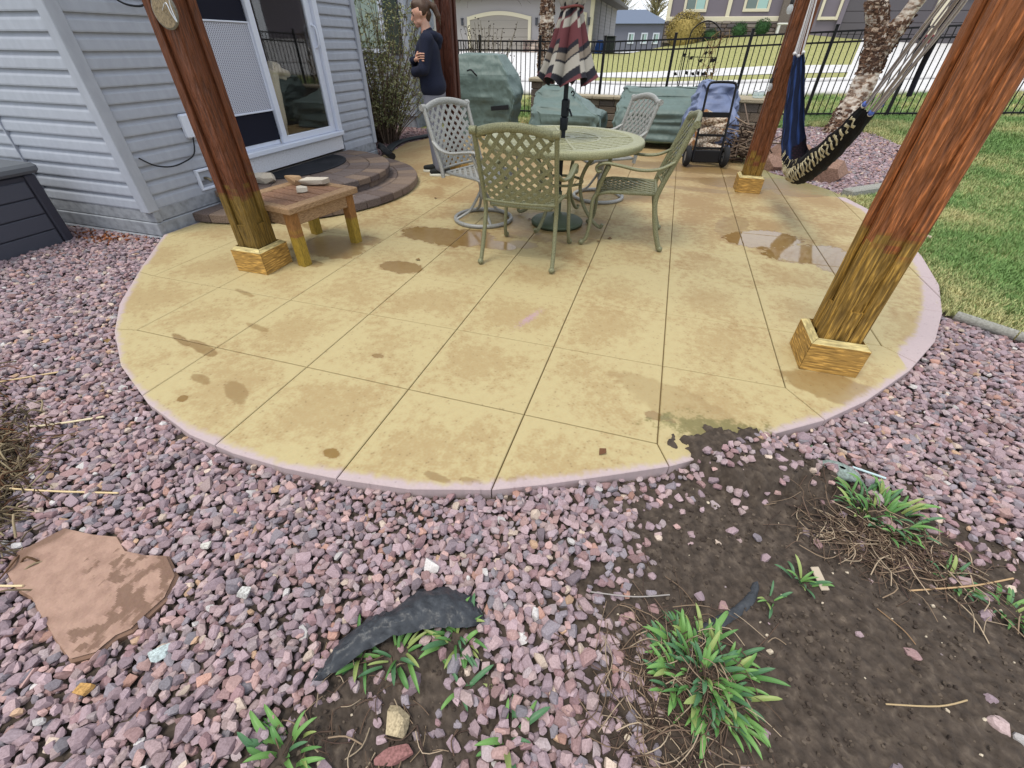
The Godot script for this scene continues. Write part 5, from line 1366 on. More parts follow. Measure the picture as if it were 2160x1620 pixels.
func build_hammock() -> void:
	var h := thing("hammock", "navy striped woven hammock with white cords slung beside the gravel bed", "hammock")
	var path := curve([Vector3(1.10, 1.30, -6.02), Vector3(1.14, 1.02, -5.86), Vector3(1.20, 0.68, -5.66), Vector3(1.25, 0.44, -5.45), Vector3(1.27, 0.335, -5.15), Vector3(1.26, 0.40, -4.82), Vector3(1.24, 0.58, -4.42), Vector3(1.22, 0.80, -4.05), Vector3(1.20, 1.05, -3.72)], 18)
	var n := path.size()
	var rows := []; var cols := []
	var navy := L8(26,34,66); var ink := L8(20,20,28); var cream := L8(196,184,150); var blue := L8(52,78,140)
	for i in n:
		var f := float(i) / (n - 1)
		var wd := 0.04 + 0.135 * pow(sin(PI * clampf(f * 0.94 + 0.03, 0, 1)), 0.8)
		var tg: Vector3 = (path[mini(i + 1, n - 1)] - path[maxi(i - 1, 0)]).normalized()
		var sd := Vector3(1, 0, 0.12); sd = (sd - tg * sd.dot(tg)).normalized()
		var up := sd.cross(tg).normalized()
		if up.y < 0: up = -up
		var row := PackedVector3Array(); var cr := PackedColorArray()
		for k in 25:
			var a := lerpf(-1.0, 1.0, k / 24.0)
			var q: Vector3 = path[i] + sd * sin(a * 1.9) * wd * 0.62 + up * (1.0 - cos(a * 1.9)) * wd * 0.85
			q += up * 0.004 * sin(i * 0.9 + k) + sd * 0.006 * sin(k * 1.7 + i * 0.4)
			row.append(q)
			var cl := ink
			if f < 0.42: cl = navy if k % 5 != 2 else blue
			if f > 0.3 and f < 0.55 and k > 13: cl = L8(52,26,40) if (k + i) % 3 == 0 else ink
			cr.append(cl)
		rows.append(row); cols.append(cr)
	var b := MB.new(); b.use_col = true; b.sheet(rows, false, cols)
	for q in 27:      # cream chevrons woven into the outer side
		var i0 := int(n * 0.43) + int(q * n * 0.53 / 27.0)
		for half in 2:
			var st := MB.new()
			var pts := []; var sds := []; var ups := []
			for e in 4:
				var k: int = 6 + (e if half == 0 else -e)
				var i := clampi(i0 + (3 - e) / 2, 1, n - 2)
				var p: Vector3 = rows[i][k]
				var nv: Vector3 = (rows[i][k + 1] - rows[i][k - 1]).cross(rows[i + 1][k] - rows[i - 1][k]).normalized()
				var inside: Vector3 = path[i] + Vector3(0, 0.12, 0) - p
				if nv.dot(inside) > 0.0: nv = -nv
				pts.append(p + nv * 0.006); ups.append(nv); sds.append((rows[i + 1][k] - rows[i - 1][k]).normalized())
			st.strip(pts, sds, ups, 0.020, 0.006)
			part("chevron", st.mesh(mat("chevron_cream", C8(188,178,148), 0.95)), h)
	var wm := nmat("weave", [[0.0, C8(150,150,150)], [0.5, C8(220,220,220)], [1.0, C8(255,255,255)]], Vector3(20, 20, 20), 0.95, 0.06, 3, 6.0)
	wm.vertex_color_use_as_albedo = true
	part("bed", b.mesh(wm), h)
	var cordm := mat("cord_white", C8(206,204,206), 0.85)
	var cordg := mat("cord_grey", C8(150,144,152), 0.9)
	var end0 := Vector3(1.055, 2.1, -6.03); var end1 := Vector3(1.07, 2.0, -2.53)
	for k in 9:
		var s: Vector3 = rows[0][1 + k * 2 + (k / 2)]
		part("cord", tmesh([s, s.lerp(end0, 0.5) + Vector3(0.002 * (k - 4), 0, 0), end0], 0.0035, cordm, 5), h)
	for k in 16:
		var s: Vector3 = rows[n - 1][1 + int(k * 1.45)]
		var mid := s.lerp(end1, 0.5) + Vector3(0.004 * (k - 8), -0.03 + 0.004 * (k % 5), 0)
		part("cord", tmesh(curve([s, mid, end1], 4), 0.0042, cordg if k % 3 else cordm, 5), h)
	part("end_knot", tmesh([Vector3(1.06, 1.94, -2.50), Vector3(1.07, 2.06, -2.54)], 0.035, cordg, 10), h)
	part("end_knot", tmesh([Vector3(1.05, 2.04, -6.03), Vector3(1.055, 2.16, -6.03)], 0.03, cordm, 10), h)
	part("strap", tmesh(curve([Vector3(1.10, 1.85, -2.75), Vector3(1.17, 1.55, -3.15), Vector3(1.23, 1.34, -3.38), Vector3(1.25, 1.16, -3.42)], 5), 0.014, mat("strap_navy", C8(20,22,34), 0.85), 6), h)
	for e in [[0, cordm], [n - 1, mat("cord_blue", C8(84,104,176), 0.9)], [n - 2, cordm]]:
		for k in [2, 12, 22]: part("knot", ball(rows[e[0]][k], 0.017, e[1]), h)
	var fr := MB.new(); fr.use_col = true
	rng.seed = 3
	for i in range(int(n * 0.38), int(n * 0.64), 2):
		for k in 3:
			var q: Vector3 = rows[i][0 if k < 2 else 24]
			fr.col = cream if rng.randf() < 0.6 else ink
			fr.tube([q, q + Vector3(rng.randfn(0, 0.012), -rng.randf_range(0.03, 0.07), rng.randfn(0, 0.012))], 0.0028, 4, false)
	var fg := part("fringe", fr.mesh(mat("twig_v", Color.WHITE, 0.9, 0.0, true)), h)
	fg.set_meta("kind", "stuff")
func birch(label: String, stems: Array, sd: int, shag: Array) -> void:
	var t := thing("birch_tree", label, "tree")
	var bk := nmat("birch_bark", [[0.0, C8(70,54,46)], [0.34, C8(108,84,68)], [0.46, C8(160,134,114)], [0.54, C8(206,194,180)], [0.78, C8(222,214,204)], [0.9, C8(190,164,142)], [1.0, C8(130,98,78)]], Vector3(0.8, 1.3, 0.8), 0.88, 0.018, 6, 5.0)
	var r := RandomNumberGenerator.new(); r.seed = sd
	var fl := MB.new(); fl.use_col = true
	var ci := 0
	for s in stems:
		var p := curve(s[0], 6)
		var rad := []
		for i in p.size(): rad.append(lerpf(s[1], s[2], float(i) / (p.size() - 1)) * (1.0 + 0.06 * sin(i * 1.3 + sd)))
		part("trunk" if ci == 0 else "limb", tmesh(p, rad, bk, 16), t)
		ci += 1
		if s[2] < 0.02: continue
		for i in int(s[3]):
			var f := r.randf() * (p.size() - 1.001)
			var c: Vector3 = p[int(f)].lerp(p[int(f) + 1], f - int(f))
			var zone := nz_a.get_noise_2d(c.x * 40 + sd * 9.0, c.y * 55) * 0.5
			for band in shag: zone += 1.0 - absf(c.y - band[0]) / band[1] if absf(c.y - band[0]) < band[1] else 0.0
			if zone < 0.12 and r.randf() < 0.96: continue
			var a := r.randf() * TAU
			var o := Vector3(cos(a), 0, sin(a)); var sdv := Vector3(-o.z, 0, o.x)
			var rr: float = rad[int(f)]
			var q := c + o * rr * 0.99
			var w := r.randf_range(0.006, 0.06) * r.randf(); var hh := r.randf_range(0.004, 0.035) * r.randf_range(0.4, 1.0)
			w += 0.006
			var out := r.randf_range(0.006, 0.035)
			fl.col = [L8(84,62,50), L8(112,84,68), L8(70,52,44), L8(136,106,86), L8(186,164,144), L8(98,74,60)][r.randi() % 6]
			var a0 := q - sdv * w - Vector3(0, hh, 0); var a1 := q - sdv * w + Vector3(0, hh, 0)
			var m0 := q + o * out * 0.3 - Vector3(0, hh, 0); var m1 := q + o * out * 0.3 + Vector3(0, hh, 0)
			var b0 := q + sdv * w * r.randf_range(0.7, 1.3) + o * out - Vector3(0, hh * r.randf(), 0); var b1 := q + sdv * w * r.randf_range(0.5, 1.1) + o * out + Vector3(0, hh * r.randf(), 0)
			fl.quad(a0, a1, m1, m0); fl.quad(m0, m1, b1, b0)
	var fp := part("peeling_bark", fl.mesh(mat("twig_v", Color.WHITE, 0.9, 0.0, true)), t)
	fp.set_meta("kind", "stuff")
	var tw := MB.new()
	var last: Vector3 = stems[0][0][stems[0][0].size() - 1]
	for i in 90:
		var b0: Vector3 = stems[r.randi() % stems.size()][0][-1] + Vector3(r.randfn(0, 0.1), r.randf_range(-0.3, 0.6), r.randfn(0, 0.1))
		var d := Vector3(r.randfn(0, 1), r.randf_range(-0.1, 0.8), r.randfn(0, 1)).normalized() * r.randf_range(0.6, 1.8)
		var e := b0 + d + Vector3(0, -0.25, 0)
		tw.tube([b0, b0 + d * 0.5, e], [0.012, 0.007, 0.003], 4, false)
		for k in 3:
			var m0 := b0.lerp(e, 0.4 + k * 0.2)
			tw.tube([m0, m0 + Vector3(r.randfn(0, 0.3), r.randf_range(-0.5, 0.1), r.randfn(0, 0.3))], [0.005, 0.002], 3, false)
	var cp := part("crown", tw.mesh(mat("twig_dark", C8(92,78,72), 0.9)), t)
	cp.set_meta("kind", "stuff")
func build_birches() -> void:
	birch("leaning river birch with peeling bark in the gravel bed", [[[Vector3(2.84,-0.05,-10.2), Vector3(2.92,0.35,-10.2), Vector3(3.0,0.85,-10.2), Vector3(2.99,1.25,-10.2), Vector3(2.88,1.6,-10.2), Vector3(2.66,2.1,-10.2), Vector3(2.5,3.2,-10.3)], 0.20, 0.12, 5200], [[Vector3(3.02,1.25,-10.2), Vector3(3.10,1.55,-10.15), Vector3(3.22,1.95,-10.1), Vector3(3.5,2.7,-10.1)], 0.14, 0.08, 900]], 4, [[1.42, 0.34], [0.38, 0.22], [2.6, 0.6]])
	birch("straight river birch with shaggy brown bark behind the striped umbrella", [[[Vector3(-3.16,-0.02,-12.6), Vector3(-3.15,0.7,-12.6), Vector3(-3.15,1.5,-12.6), Vector3(-3.13,2.4,-12.6), Vector3(-3.0,3.4,-12.7)], 0.19, 0.13, 4200], [[Vector3(-3.2,2.2,-12.6), Vector3(-3.8,2.7,-12.2), Vector3(-4.6,2.75,-11.9)], 0.06, 0.02, 20]], 9, [[1.25, 0.55], [2.3, 0.4]])
func build_trellis() -> void:
	var m := mat("iron", C8(30,28,28), 0.6, 0.3)
	var t := thing("garden_trellis", "black iron arched trellis with metal leaves before the fence", "trellis", Vector3(0, 0, -11.55))
	part("arch", tmesh(curve([Vector3(0.0, 0.0, 0), Vector3(0.04, 0.8, 0), Vector3(0.06, 1.5, 0), Vector3(0.14, 1.68, 0), Vector3(0.34, 1.76, 0), Vector3(0.54, 1.68, 0), Vector3(0.64, 1.5, 0), Vector3(0.66, 0.8, 0), Vector3(0.70, 0.0, 0)], 6), 0.012, m), t)
	part("cross_bar", tmesh([Vector3(0.02, 0.45, 0), Vector3(0.68, 0.45, 0)], 0.008, m), t)
	part("cross_bar", tmesh([Vector3(0.05, 1.2, 0), Vector3(0.65, 1.2, 0)], 0.006, m), t)
	rng.seed = 14
	for k in 7:
		var x := 0.08 + k * 0.09
		var p := curve([Vector3(x, 0.05, 0.01), Vector3(x + rng.randfn(0, 0.05), 0.5, 0.015), Vector3(x + rng.randfn(0, 0.08), 0.9, 0.01), Vector3(x + rng.randfn(0, 0.10), 1.15 + rng.randf() * 0.3, 0.015)], 5)
		part("vine_stem", tmesh(p, 0.006, m, 5), t)
		for q in 4:
			var c: Vector3 = p[4 + q * 3]
			var a := rng.randf_range(0.3, 1.2) * (1 if q % 2 else -1)
			var d := Vector3(sin(a), cos(a), 0) * 0.095; var s := Vector3(cos(a), -sin(a), 0) * 0.034
			var b := MB.new()
			var md := c + d * 0.5 + Vector3(0, 0, 0.012)
			b.trio(c, md + s, c + d, c - Vector3(0, 0, 1)); b.trio(c, md - s, c + d, c - Vector3(0, 0, 1)); b.trio(c, md + s, md - s, c + Vector3(0, 0, 1))
			part("metal_leaf", b.mesh(m), t)
	var dry := MB.new(); dry.use_col = true
	for i in 60:
		var c := Vector3(0.55 + rng.randfn(0, 0.09), 0.2 + rng.randf() * 1.25, 0.02)
		dry.col = [L8(132,104,66), L8(104,80,52), L8(156,128,88)][rng.randi() % 3]
		dry.tube([c, c + Vector3(rng.randfn(0, 0.06), rng.randf_range(0.05, 0.2), rng.randfn(0, 0.02)), c + Vector3(rng.randfn(0, 0.1), rng.randf_range(0.1, 0.3), 0.0)], 0.004, 4, false)
	tag(part("dry_vine", dry.mesh(mat("twig_v", Color.WHITE, 0.9, 0.0, true)), t), "", "", "", "stuff")
func build_shrub() -> void:
	var t := thing("bare_shrub", "tall twiggy shrub with small olive buds between house and person", "shrub", Vector3(-4.72, 0, -7.55))
	rng.seed = 18
	var st := MB.new(); var lf := MB.new()
	st.use_col = true; lf.use_col = true
	for i in 130:
		var a := rng.randf() * TAU
		var o := Vector3(cos(a), 0, sin(a)) * rng.randf() * 0.22
		var out := rng.randf_range(0.1, 0.95); var hh := rng.randf_range(0.9, 2.4) * (1.0 - out * 0.25)
		var d := Vector3(cos(a), 0, sin(a)) * out
		var p := curve([o, o + d * 0.3 + Vector3(0, hh * 0.35, 0), o + d * 0.75 + Vector3(0, hh * 0.72, 0), o + d + Vector3(rng.randfn(0, 0.08), hh, rng.randfn(0, 0.08))], 4)
		st.col = [L8(88,72,62), L8(112,98,84), L8(70,56,50)][rng.randi() % 3]
		st.tube(p, [0.009,0.008,0.008,0.007,0.007,0.006,0.006,0.005,0.005,0.004,0.004,0.003,0.002], 4, false)
		for k in 9:
			var q: Vector3 = p[3 + rng.randi() % 10]
			var e := q + Vector3(rng.randfn(0, 0.16), rng.randf_range(0.0, 0.3), rng.randfn(0, 0.16))
			st.tube([q, e], [0.003, 0.0015], 3, false)
			for j in 13:
				var c := q.lerp(e, rng.randf()) + Vector3(rng.randfn(0, 0.012), rng.randfn(0, 0.012), rng.randfn(0, 0.012))
				var u := Vector3(rng.randfn(0, 1), rng.randfn(0, 1), rng.randfn(0, 1)).normalized() * rng.randf_range(0.012, 0.030); var w := u.cross(Vector3(rng.randfn(0, 1), 1, rng.randfn(0, 1))).normalized() * 0.009
				lf.col = [L8(112,120,76), L8(136,138,94), L8(96,104,72), L8(156,154,120)][rng.randi() % 4]
				lf.quad(c - u, c + w, c + u, c - w)
	tag(part("stems", st.mesh(mat("twig_v", Color.WHITE, 0.9, 0.0, true)), t), "", "", "", "stuff")
	tag(part("leaf_buds", lf.mesh(mat("twig_v", Color.WHITE, 0.9, 0.0, true)), t), "", "", "", "stuff")
	# thin shrub behind the grill, with a few dark seed heads
	var s2 := thing("seedhead_shrub", "thin dry shrub with dark seed heads rising behind the covered grill", "shrub", Vector3(-3.9, 0, -10.6))
	st = MB.new(); st.use_col = true; lf = MB.new(); lf.use_col = true
	for i in 70:
		var a := rng.randf() * TAU
		var d := Vector3(cos(a), 0, sin(a) * 0.5) * rng.randf_range(0.1, 0.75)
		var hh := rng.randf_range(0.9, 1.75)
		var p := curve([d * 0.2, d * 0.5 + Vector3(0, hh * 0.5, 0), d + Vector3(rng.randfn(0, 0.1), hh, rng.randfn(0, 0.1))], 4)
		st.col = L8(104,96,76)
		st.tube(p, 0.004, 3, false)
		for k in 14:
			var c: Vector3 = p[rng.randi() % 8] + Vector3(rng.randfn(0, 0.04), rng.randfn(0, 0.04), rng.randfn(0, 0.04))
			var u := Vector3(rng.randfn(0, 1), rng.randfn(0, 1), rng.randfn(0, 1)).normalized() * 0.02; var w := u.cross(Vector3.UP).normalized() * 0.007
			lf.col = [L8(112,112,78), L8(90,92,64)][rng.randi() % 2]
			if c.y < 1.15: lf.quad(c - u, c + w, c + u, c - w)
		lf.col = L8(62,54,52)
		for k in 3:
			var c: Vector3 = p[8 - k] + Vector3(rng.randfn(0, 0.03), rng.randfn(0, 0.03), 0)
			lf.box(c, Vector3(0.02, 0.02, 0.02), 0.005)
	tag(part("stems", st.mesh(mat("twig_v", Color.WHITE, 0.9, 0.0, true)), s2), "", "", "", "stuff")
	tag(part("seed_heads", lf.mesh(mat("twig_v", Color.WHITE, 0.9, 0.0, true)), s2), "", "", "", "stuff")
# ---------------------------------------------------------------- houses beyond the fence
func window_part(h: Node, c: Vector3, w: float, ht: float, trim: Material, glass: Material) -> void:
	var f := MB.new()
	var t := 0.14
	f.box(c + Vector3(0, ht * 0.5 + t * 0.5, 0), Vector3(w + t * 2, t, 0.08), 0.01); f.box(c - Vector3(0, ht * 0.5 + t * 0.5, 0), Vector3(w + t * 2, t, 0.09), 0.01)
	f.box(c + Vector3(w * 0.5 + t * 0.5, 0, 0), Vector3(t, ht, 0.075), 0.01); f.box(c - Vector3(w * 0.5 + t * 0.5, 0, 0), Vector3(t, ht, 0.075), 0.01)
	f.box(c + Vector3(0, 0, 0.0), Vector3(0.05, ht, 0.06), 0.005)
	var o := part("window", f.mesh(trim), h)
	part("pane", bmesh(c + Vector3(-w * 0.25, 0, 0.005), Vector3(w * 0.5 - 0.05, ht, 0.02), 0, mat("blind_dark", C8(108,122,120), 0.2)), o)
	part("pane", bmesh(c + Vector3(w * 0.25, 0, 0.005), Vector3(w * 0.5 - 0.05, ht, 0.02), 0, glass), o)
func build_houses() -> void:
	var taupe := mat("wall_taupe", C8(160,156,158), 0.9)
	var cream := mat("trim_cream", C8(208,200,176), 0.7)
	var roof := nmat("roof_shingle", [[0.0, C8(84,82,82)], [1.0, C8(120,116,112)]], Vector3(1, 1, 1), 0.95, 0.05, 4)
	var glass := mat("glass_pale", C8(156,188,182), 0.08)
	var dgarage := mat("garage_taupe", C8(146,140,132), 0.6)
	# taupe house with the arched garage
	var h := thing("garage_house", "taupe house with an arched cream framed garage door behind the umbrella", "house")
	part("wall", bmesh(Vector3(-14.8, 2.4, -49.0), Vector3(15.6, 3.6, 14.0), 0, taupe), h)
	var lap := mat("lap_taupe", C8(146,144,146), 0.9)
	for k in 14: part("siding_board", bmesh(Vector3(-6.985, 0.95 + k * 0.225, -49.0), Vector3(0.03, 0.215, 13.9), 0.008, lap), h)
	for z in [-45.4, -48.6, -52.0]: part("batten", bmesh(Vector3(-6.96, 2.4, z), Vector3(0.03, 3.5, 0.12), 0.005, mat("lap_dark", C8(104,104,108), 0.9)), h)
	part("corner_trim", bmesh(Vector3(-7.05, 2.4, -41.97), Vector3(0.30, 3.6, 0.14), 0.02, cream), h)
	var rf := MB.new()
	rf.box(Vector3(-14.6, 4.25, -49.0), Vector3(17.2, 0.22, 15.8), 0.03)
	for k in 6: rf.box(Vector3(-14.6, 4.4 + k * 0.35, -49.0), Vector3(16.6 - k * 2.2, 0.36, 15.0 - k * 2.3), 0.02)
	part("roof", rf.mesh(roof), h)
	var door := part("garage_door", bmesh(Vector3(-14.4, 1.86, -41.985), Vector3(4.9, 2.2, 0.04), 0, dgarage), h)
	for k in 4: part("door_panel", bmesh(Vector3(-14.4, 1.06 + k * 0.52, -41.95), Vector3(4.86, 0.50, 0.04), 0.015, dgarage), door)
	var ar := MB.new(); var a2 := MB.new()
	for i in 16:
		var f0 := i / 16.0; var f1 := (i + 1) / 16.0
		var xa := lerpf(-16.95, -11.85, f0); var xb := lerpf(-16.95, -11.85, f1)
		var ya := 2.86 + 0.32 * sin(PI * f0); var yb := 2.86 + 0.32 * sin(PI * f1)
		var o := Vector3((xa + xb) * 0.5, (ya + yb) * 0.5 + 0.1, -42.0)
		var p := [Vector3(xa, ya, -41.9), Vector3(xb, yb, -41.9), Vector3(xb, yb + 0.24, -41.9), Vector3(xa, ya + 0.24, -41.9)]
		ar.quado(p[0], p[1], p[2], p[3], o)
		var bk := Vector3(0, 0, -0.12)
		ar.quado(p[3], p[2], p[2] + bk, p[3] + bk, o); ar.quado(p[0], p[1], p[1] + bk, p[0] + bk, o)
		a2.quado(Vector3(xa, 2.8, -41.945), Vector3(xb, 2.8, -41.945), Vector3(xb, yb, -41.945), Vector3(xa, ya, -41.945), Vector3(xa, 2.9, -43))
	for x in [-16.95, -11.85]: ar.box(Vector3(x, 1.95, -41.95), Vector3(0.24, 2.3, 0.12), 0.01)
	part("arch_panel", a2.mesh(dgarage), h)
	part("garage_frame", ar.mesh(cream), h)
	var side := part("side_door", bmesh(Vector3(-8.0, 2.05, -41.96), Vector3(0.85, 2.2, 0.06), 0.01, dgarage), h)
	var sd := MB.new()
	sd.box(Vector3(-8.5, 2.1, -41.94), Vector3(0.16, 2.4, 0.1), 0.01); sd.box(Vector3(-7.5, 2.1, -41.94), Vector3(0.16, 2.4, 0.1), 0.01); sd.box(Vector3(-8.0, 3.25, -41.94), Vector3(0.84, 0.16, 0.1), 0.01)
	part("frame", sd.mesh(cream), side)
	for x in [-17.5, -11.3, -7.22]:
		var lb := MB.new(); lb.box(Vector3(x, 2.75, -41.9), Vector3(0.16, 0.4, 0.16), 0.03); lb.box(Vector3(x, 2.98, -41.92), Vector3(0.2, 0.06, 0.2), 0.01)
		part("wall_lantern", lb.mesh(mat("lantern", C8(70,72,80), 0.4)), h)
	rng.seed = 51
	var sw := thing("stacked_stone_bed", "stacked pale stone retaining bed beside the arched garage", "wall", Vector3(-11.2, 0.85, -41.2))
	for r in 4:
		var x := -0.9
		while x < 0.8:
			var w := rng.randf_range(0.3, 0.6)
			part("stone", bmesh(Vector3(x + w * 0.5, 0.12 + r * 0.2, rng.randf_range(-0.05, 0.05)), Vector3(w - 0.03, 0.18, 0.5), 0.04, [mat("ss0", C8(150,132,122), 0.9), mat("ss1", C8(120,104,98), 0.9), mat("ss2", C8(176,160,148), 0.9)][rng.randi() % 3]), sw); x += w
	var bin := thing("waste_bin", "dark wheeled waste bin beside the taupe house", "bin", Vector3(-5.7, 0.82, -44.0))
	part("body", bmesh(Vector3(0, 0.55, 0), Vector3(0.7, 1.0, 0.7), 0.06, mat("bin_dark", C8(44,50,48), 0.6)), bin)
	part("lid", bmesh(Vector3(0, 1.1, 0), Vector3(0.76, 0.1, 0.78), 0.03, mat("bin_lid", C8(36,40,40), 0.6)), bin)
	var bag := thing("blue_bag", "crumpled blue bag beside the waste bin", "bag", Vector3(-6.5, 0.8, -43.6))
	part("bag", stone_mesh(77, mat("bag_blue", C8(60,96,168), 0.6)), bag, Transform3D(Basis.from_scale(Vector3(0.32, 0.5, 0.3)), Vector3(0, 0.4, 0)))
	# blue grey house far off
	var fh := thing("distant_house", "low blue grey hipped house far down the street", "house")
	part("wall", bmesh(Vector3(-7.0, 2.2, -74.0), Vector3(9.0, 2.6, 8.0), 0, mat("wall_slate", C8(112,114,130), 0.9)), fh)
	var hr := MB.new()
	var e := [Vector3(-11.9, 3.5, -69.6), Vector3(-2.1, 3.5, -69.6), Vector3(-2.1, 3.5, -78.4), Vector3(-11.9, 3.5, -78.4), Vector3(-9.0, 5.0, -74.0), Vector3(-5.6, 5.0, -74.0)]
	var ho := Vector3(-7, 3.7, -74)
	hr.quado(e[0], e[1], e[5], e[4], ho); hr.quado(e[2], e[3], e[4], e[5], ho); hr.trio(e[1], e[2], e[5], ho); hr.trio(e[3], e[0], e[4], ho); hr.quado(e[0], e[1], e[2], e[3], ho)
	part("roof", hr.mesh(mat("roof_slate", C8(96,106,124), 0.9)), fh)
	for x in [-6.6, -5.0, -3.6]: window_part(fh, Vector3(x, 2.1, -69.98), 0.5, 0.8, mat("white_trim", C8(206,212,226), 0.45), glass)
	# mauve house with stone base and dark garages
	var mauve := mat("wall_mauve", C8(116,109,118), 0.92)
	var dk := mat("garage_dark", C8(86,82,86), 0.6)
	var r := thing("mauve_house", "mauve stucco house with cream trim, stone base and dark garage doors", "house")
	part("wall", bmesh(Vector3(2.0, 4.2, -40.5), Vector3(6.9, 6.0, 9.0), 0, mauve), r)
	part("wall", bmesh(Vector3(14.4, 4.0, -41.0), Vector3(17.9, 6.4, 9.8), 0, mauve), r)
	part("roof", bmesh(Vector3(9.5, 7.4, -41.0), Vector3(28.0, 0.4, 12.0), 0.05, roof), r)
	for x in [-1.33, 2.06]: part("corner_trim", bmesh(Vector3(x, 4.9, -35.95), Vector3(0.22, 4.3, 0.12), 0.01, cream), r)
	part("belt_trim", bmesh(Vector3(2.0, 2.66, -35.94), Vector3(6.9, 0.24, 0.16), 0.02, cream), r)
	window_part(r, Vector3(0.16, 3.75, -35.97), 1.05, 1.25, cream, glass)
	window_part(r, Vector3(3.55, 3.75, -35.97), 1.15, 1.25, cream, glass)
	# stone base, stone by stone
	part("stone_base", bmesh(Vector3(2.0, 1.9, -36.0), Vector3(6.95, 1.3, 0.1), 0, mat("stone_mortar", C8(80,74,72), 0.95)), r)
	var stn := [mat("st0", C8(116,108,104), 0.9), mat("st1", C8(94,88,88), 0.9), mat("st2", C8(140,130,122), 0.9), mat("st3", C8(104,92,86), 0.9)]
	var shapes := []
	for k in 6: shapes.append(bmesh(Vector3.ZERO, Vector3(0.3 + 0.09 * k, 0.17, 0.12), 0.03, null))
	for row in 6:
		var x := -1.4
		while x < 5.3:
			var k := rng.randi() % 6
			var w := 0.3 + 0.09 * k
			var o := part("stone", shapes[k], r, Transform3D(Basis(), Vector3(x + w * 0.5, 1.6 + row * 0.185, -35.93 + rng.randf_range(-0.02, 0.02))))
			o.material_override = stn[rng.randi() % 4]
			x += w + 0.02
	part("stone_column", bmesh(Vector3(5.15, 4.4, -35.9), Vector3(0.55, 5.6, 0.5), 0.02, tinted("column_stone", C8(112,104,98), 1.3)), r)
	part("entry_door", bmesh(Vector3(5.95, 3.4, -36.05), Vector3(0.6, 2.6, 0.1), 0.01, mat("door_green", C8(112,132,120), 0.4)), r)
	var wt := MB.new()
	for x in [7.0, 7.9]: wt.box(Vector3(x, 4.4, -36.02), Vector3(0.14, 3.6, 0.1), 0.01)
	wt.box(Vector3(7.45, 2.68, -36.02), Vector3(0.76, 0.14, 0.1), 0.01)
	part("panel_trim", wt.mesh(cream), r)
	for gx in [[8.2, 12.35], [13.05, 17.6]]:
		var gd := part("garage_door", bmesh(Vector3((gx[0] + gx[1]) * 0.5, 2.75, -36.08), Vector3(gx[1] - gx[0], 2.6, 0.04), 0, dk), r)
		for k in 5: part("door_panel", bmesh(Vector3((gx[0] + gx[1]) * 0.5, 1.72 + k * 0.5, -36.03), Vector3(gx[1] - gx[0] - 0.04, 0.48, 0.05), 0.02, dk), gd)
	for x in [8.1, 12.7, 17.7]: part("garage_post", bmesh(Vector3(x, 2.9, -36.0), Vector3(0.24 if x != 12.7 else 0.55, 3.0, 0.16), 0.02, cream if x != 8.1 else mauve), r)
	part("garage_header", bmesh(Vector3(15.3, 3.55, -36.0), Vector3(4.6, 0.2, 0.16), 0.02, cream), r)
	var pot := thing("red_planter", "red planter between the dark garage doors", "planter", Vector3(12.5, 1.5, -35.3))
	var pb := MB.new(); pb.lathe(Vector3.ZERO, [Vector2(0.0, 0.0), Vector2(0.28, 0.0), Vector2(0.36, 0.42), Vector2(0.36, 0.46), Vector2(0.30, 0.46), Vector2(0.0, 0.40)], 18)
	part("pot", pb.mesh(mat("pot_red", C8(116,34,42), 0.5)), pot)
	# clipped bush at the house corner, low evergreens along its base
	var bush := func(called: String, label: String, c: Vector3, s: Vector3, n: int, cols: Array, sz: float) -> void:
		var t := thing(called, label, "bush", c)
		var core := MB.new()
		core.lathe(Vector3.ZERO, [Vector2(0, 0), Vector2(s.x * 0.55, 0.02), Vector2(s.x * 0.7, s.y * 0.4), Vector2(s.x * 0.6, s.y * 0.75), Vector2(0, s.y * 0.85)], 14)
		part("core", core.mesh(mat("core_" + called, cols[0].linear_to_srgb(), 0.95)), t)
		var b := MB.new(); b.use_col = true
		for i in n:
			var d := Vector3(rng.randfn(0, 1), rng.randfn(0, 1), rng.randfn(0, 1)).normalized() * pow(rng.randf(), 0.25)
			var p := Vector3(d.x * s.x, s.y * 0.5 + d.y * s.y * 0.52 + rng.randfn(0, 0.04), d.z * s.z)
			if p.y < 0.0: continue
			var u := Vector3(rng.randfn(0, 1), rng.randfn(0, 1) + 0.6, rng.randfn(0, 1)).normalized() * sz; var w := u.cross(Vector3(rng.randfn(0, 1), rng.randfn(0, 1), 1)).normalized() * sz * 0.35
			b.col = cols[rng.randi() % cols.size()]
			b.quad(p - u, p + w, p + u, p - w)
		tag(part("foliage", b.mesh(mat("twig_v", Color.WHITE, 0.9, 0.0, true)), t), "", "", "", "stuff")
	bush.call("rounded_bush", "large rounded tan bush at the corner of the mauve house", Vector3(-0.15, 1.25, -35.0), Vector3(1.15, 1.75, 0.9), 5200, [L8(150,132,76), L8(128,112,62), L8(168,150,92), L8(108,98,58)], 0.06)
	bush.call("evergreen_bush", "small dark evergreen at the stone base below the second window", Vector3(2.9, 1.75, -35.3), Vector3(0.45, 0.75, 0.4), 900, [L8(48,78,44), L8(60,92,52), L8(38,62,38)], 0.05)
	bush.call("evergreen_bush", "small dark evergreen near the stone column of the mauve house", Vector3(4.1, 1.9, -35.3), Vector3(0.45, 0.75, 0.4), 900, [L8(48,78,44), L8(60,92,52), L8(38,62,38)], 0.05)
	bush.call("evergreen_bush", "dark evergreen close beside the large tan bush", Vector3(1.35, 1.5, -35.2), Vector3(0.5, 0.7, 0.4), 900, [L8(48,72,44), L8(60,80,52), L8(38,56,38)], 0.05)
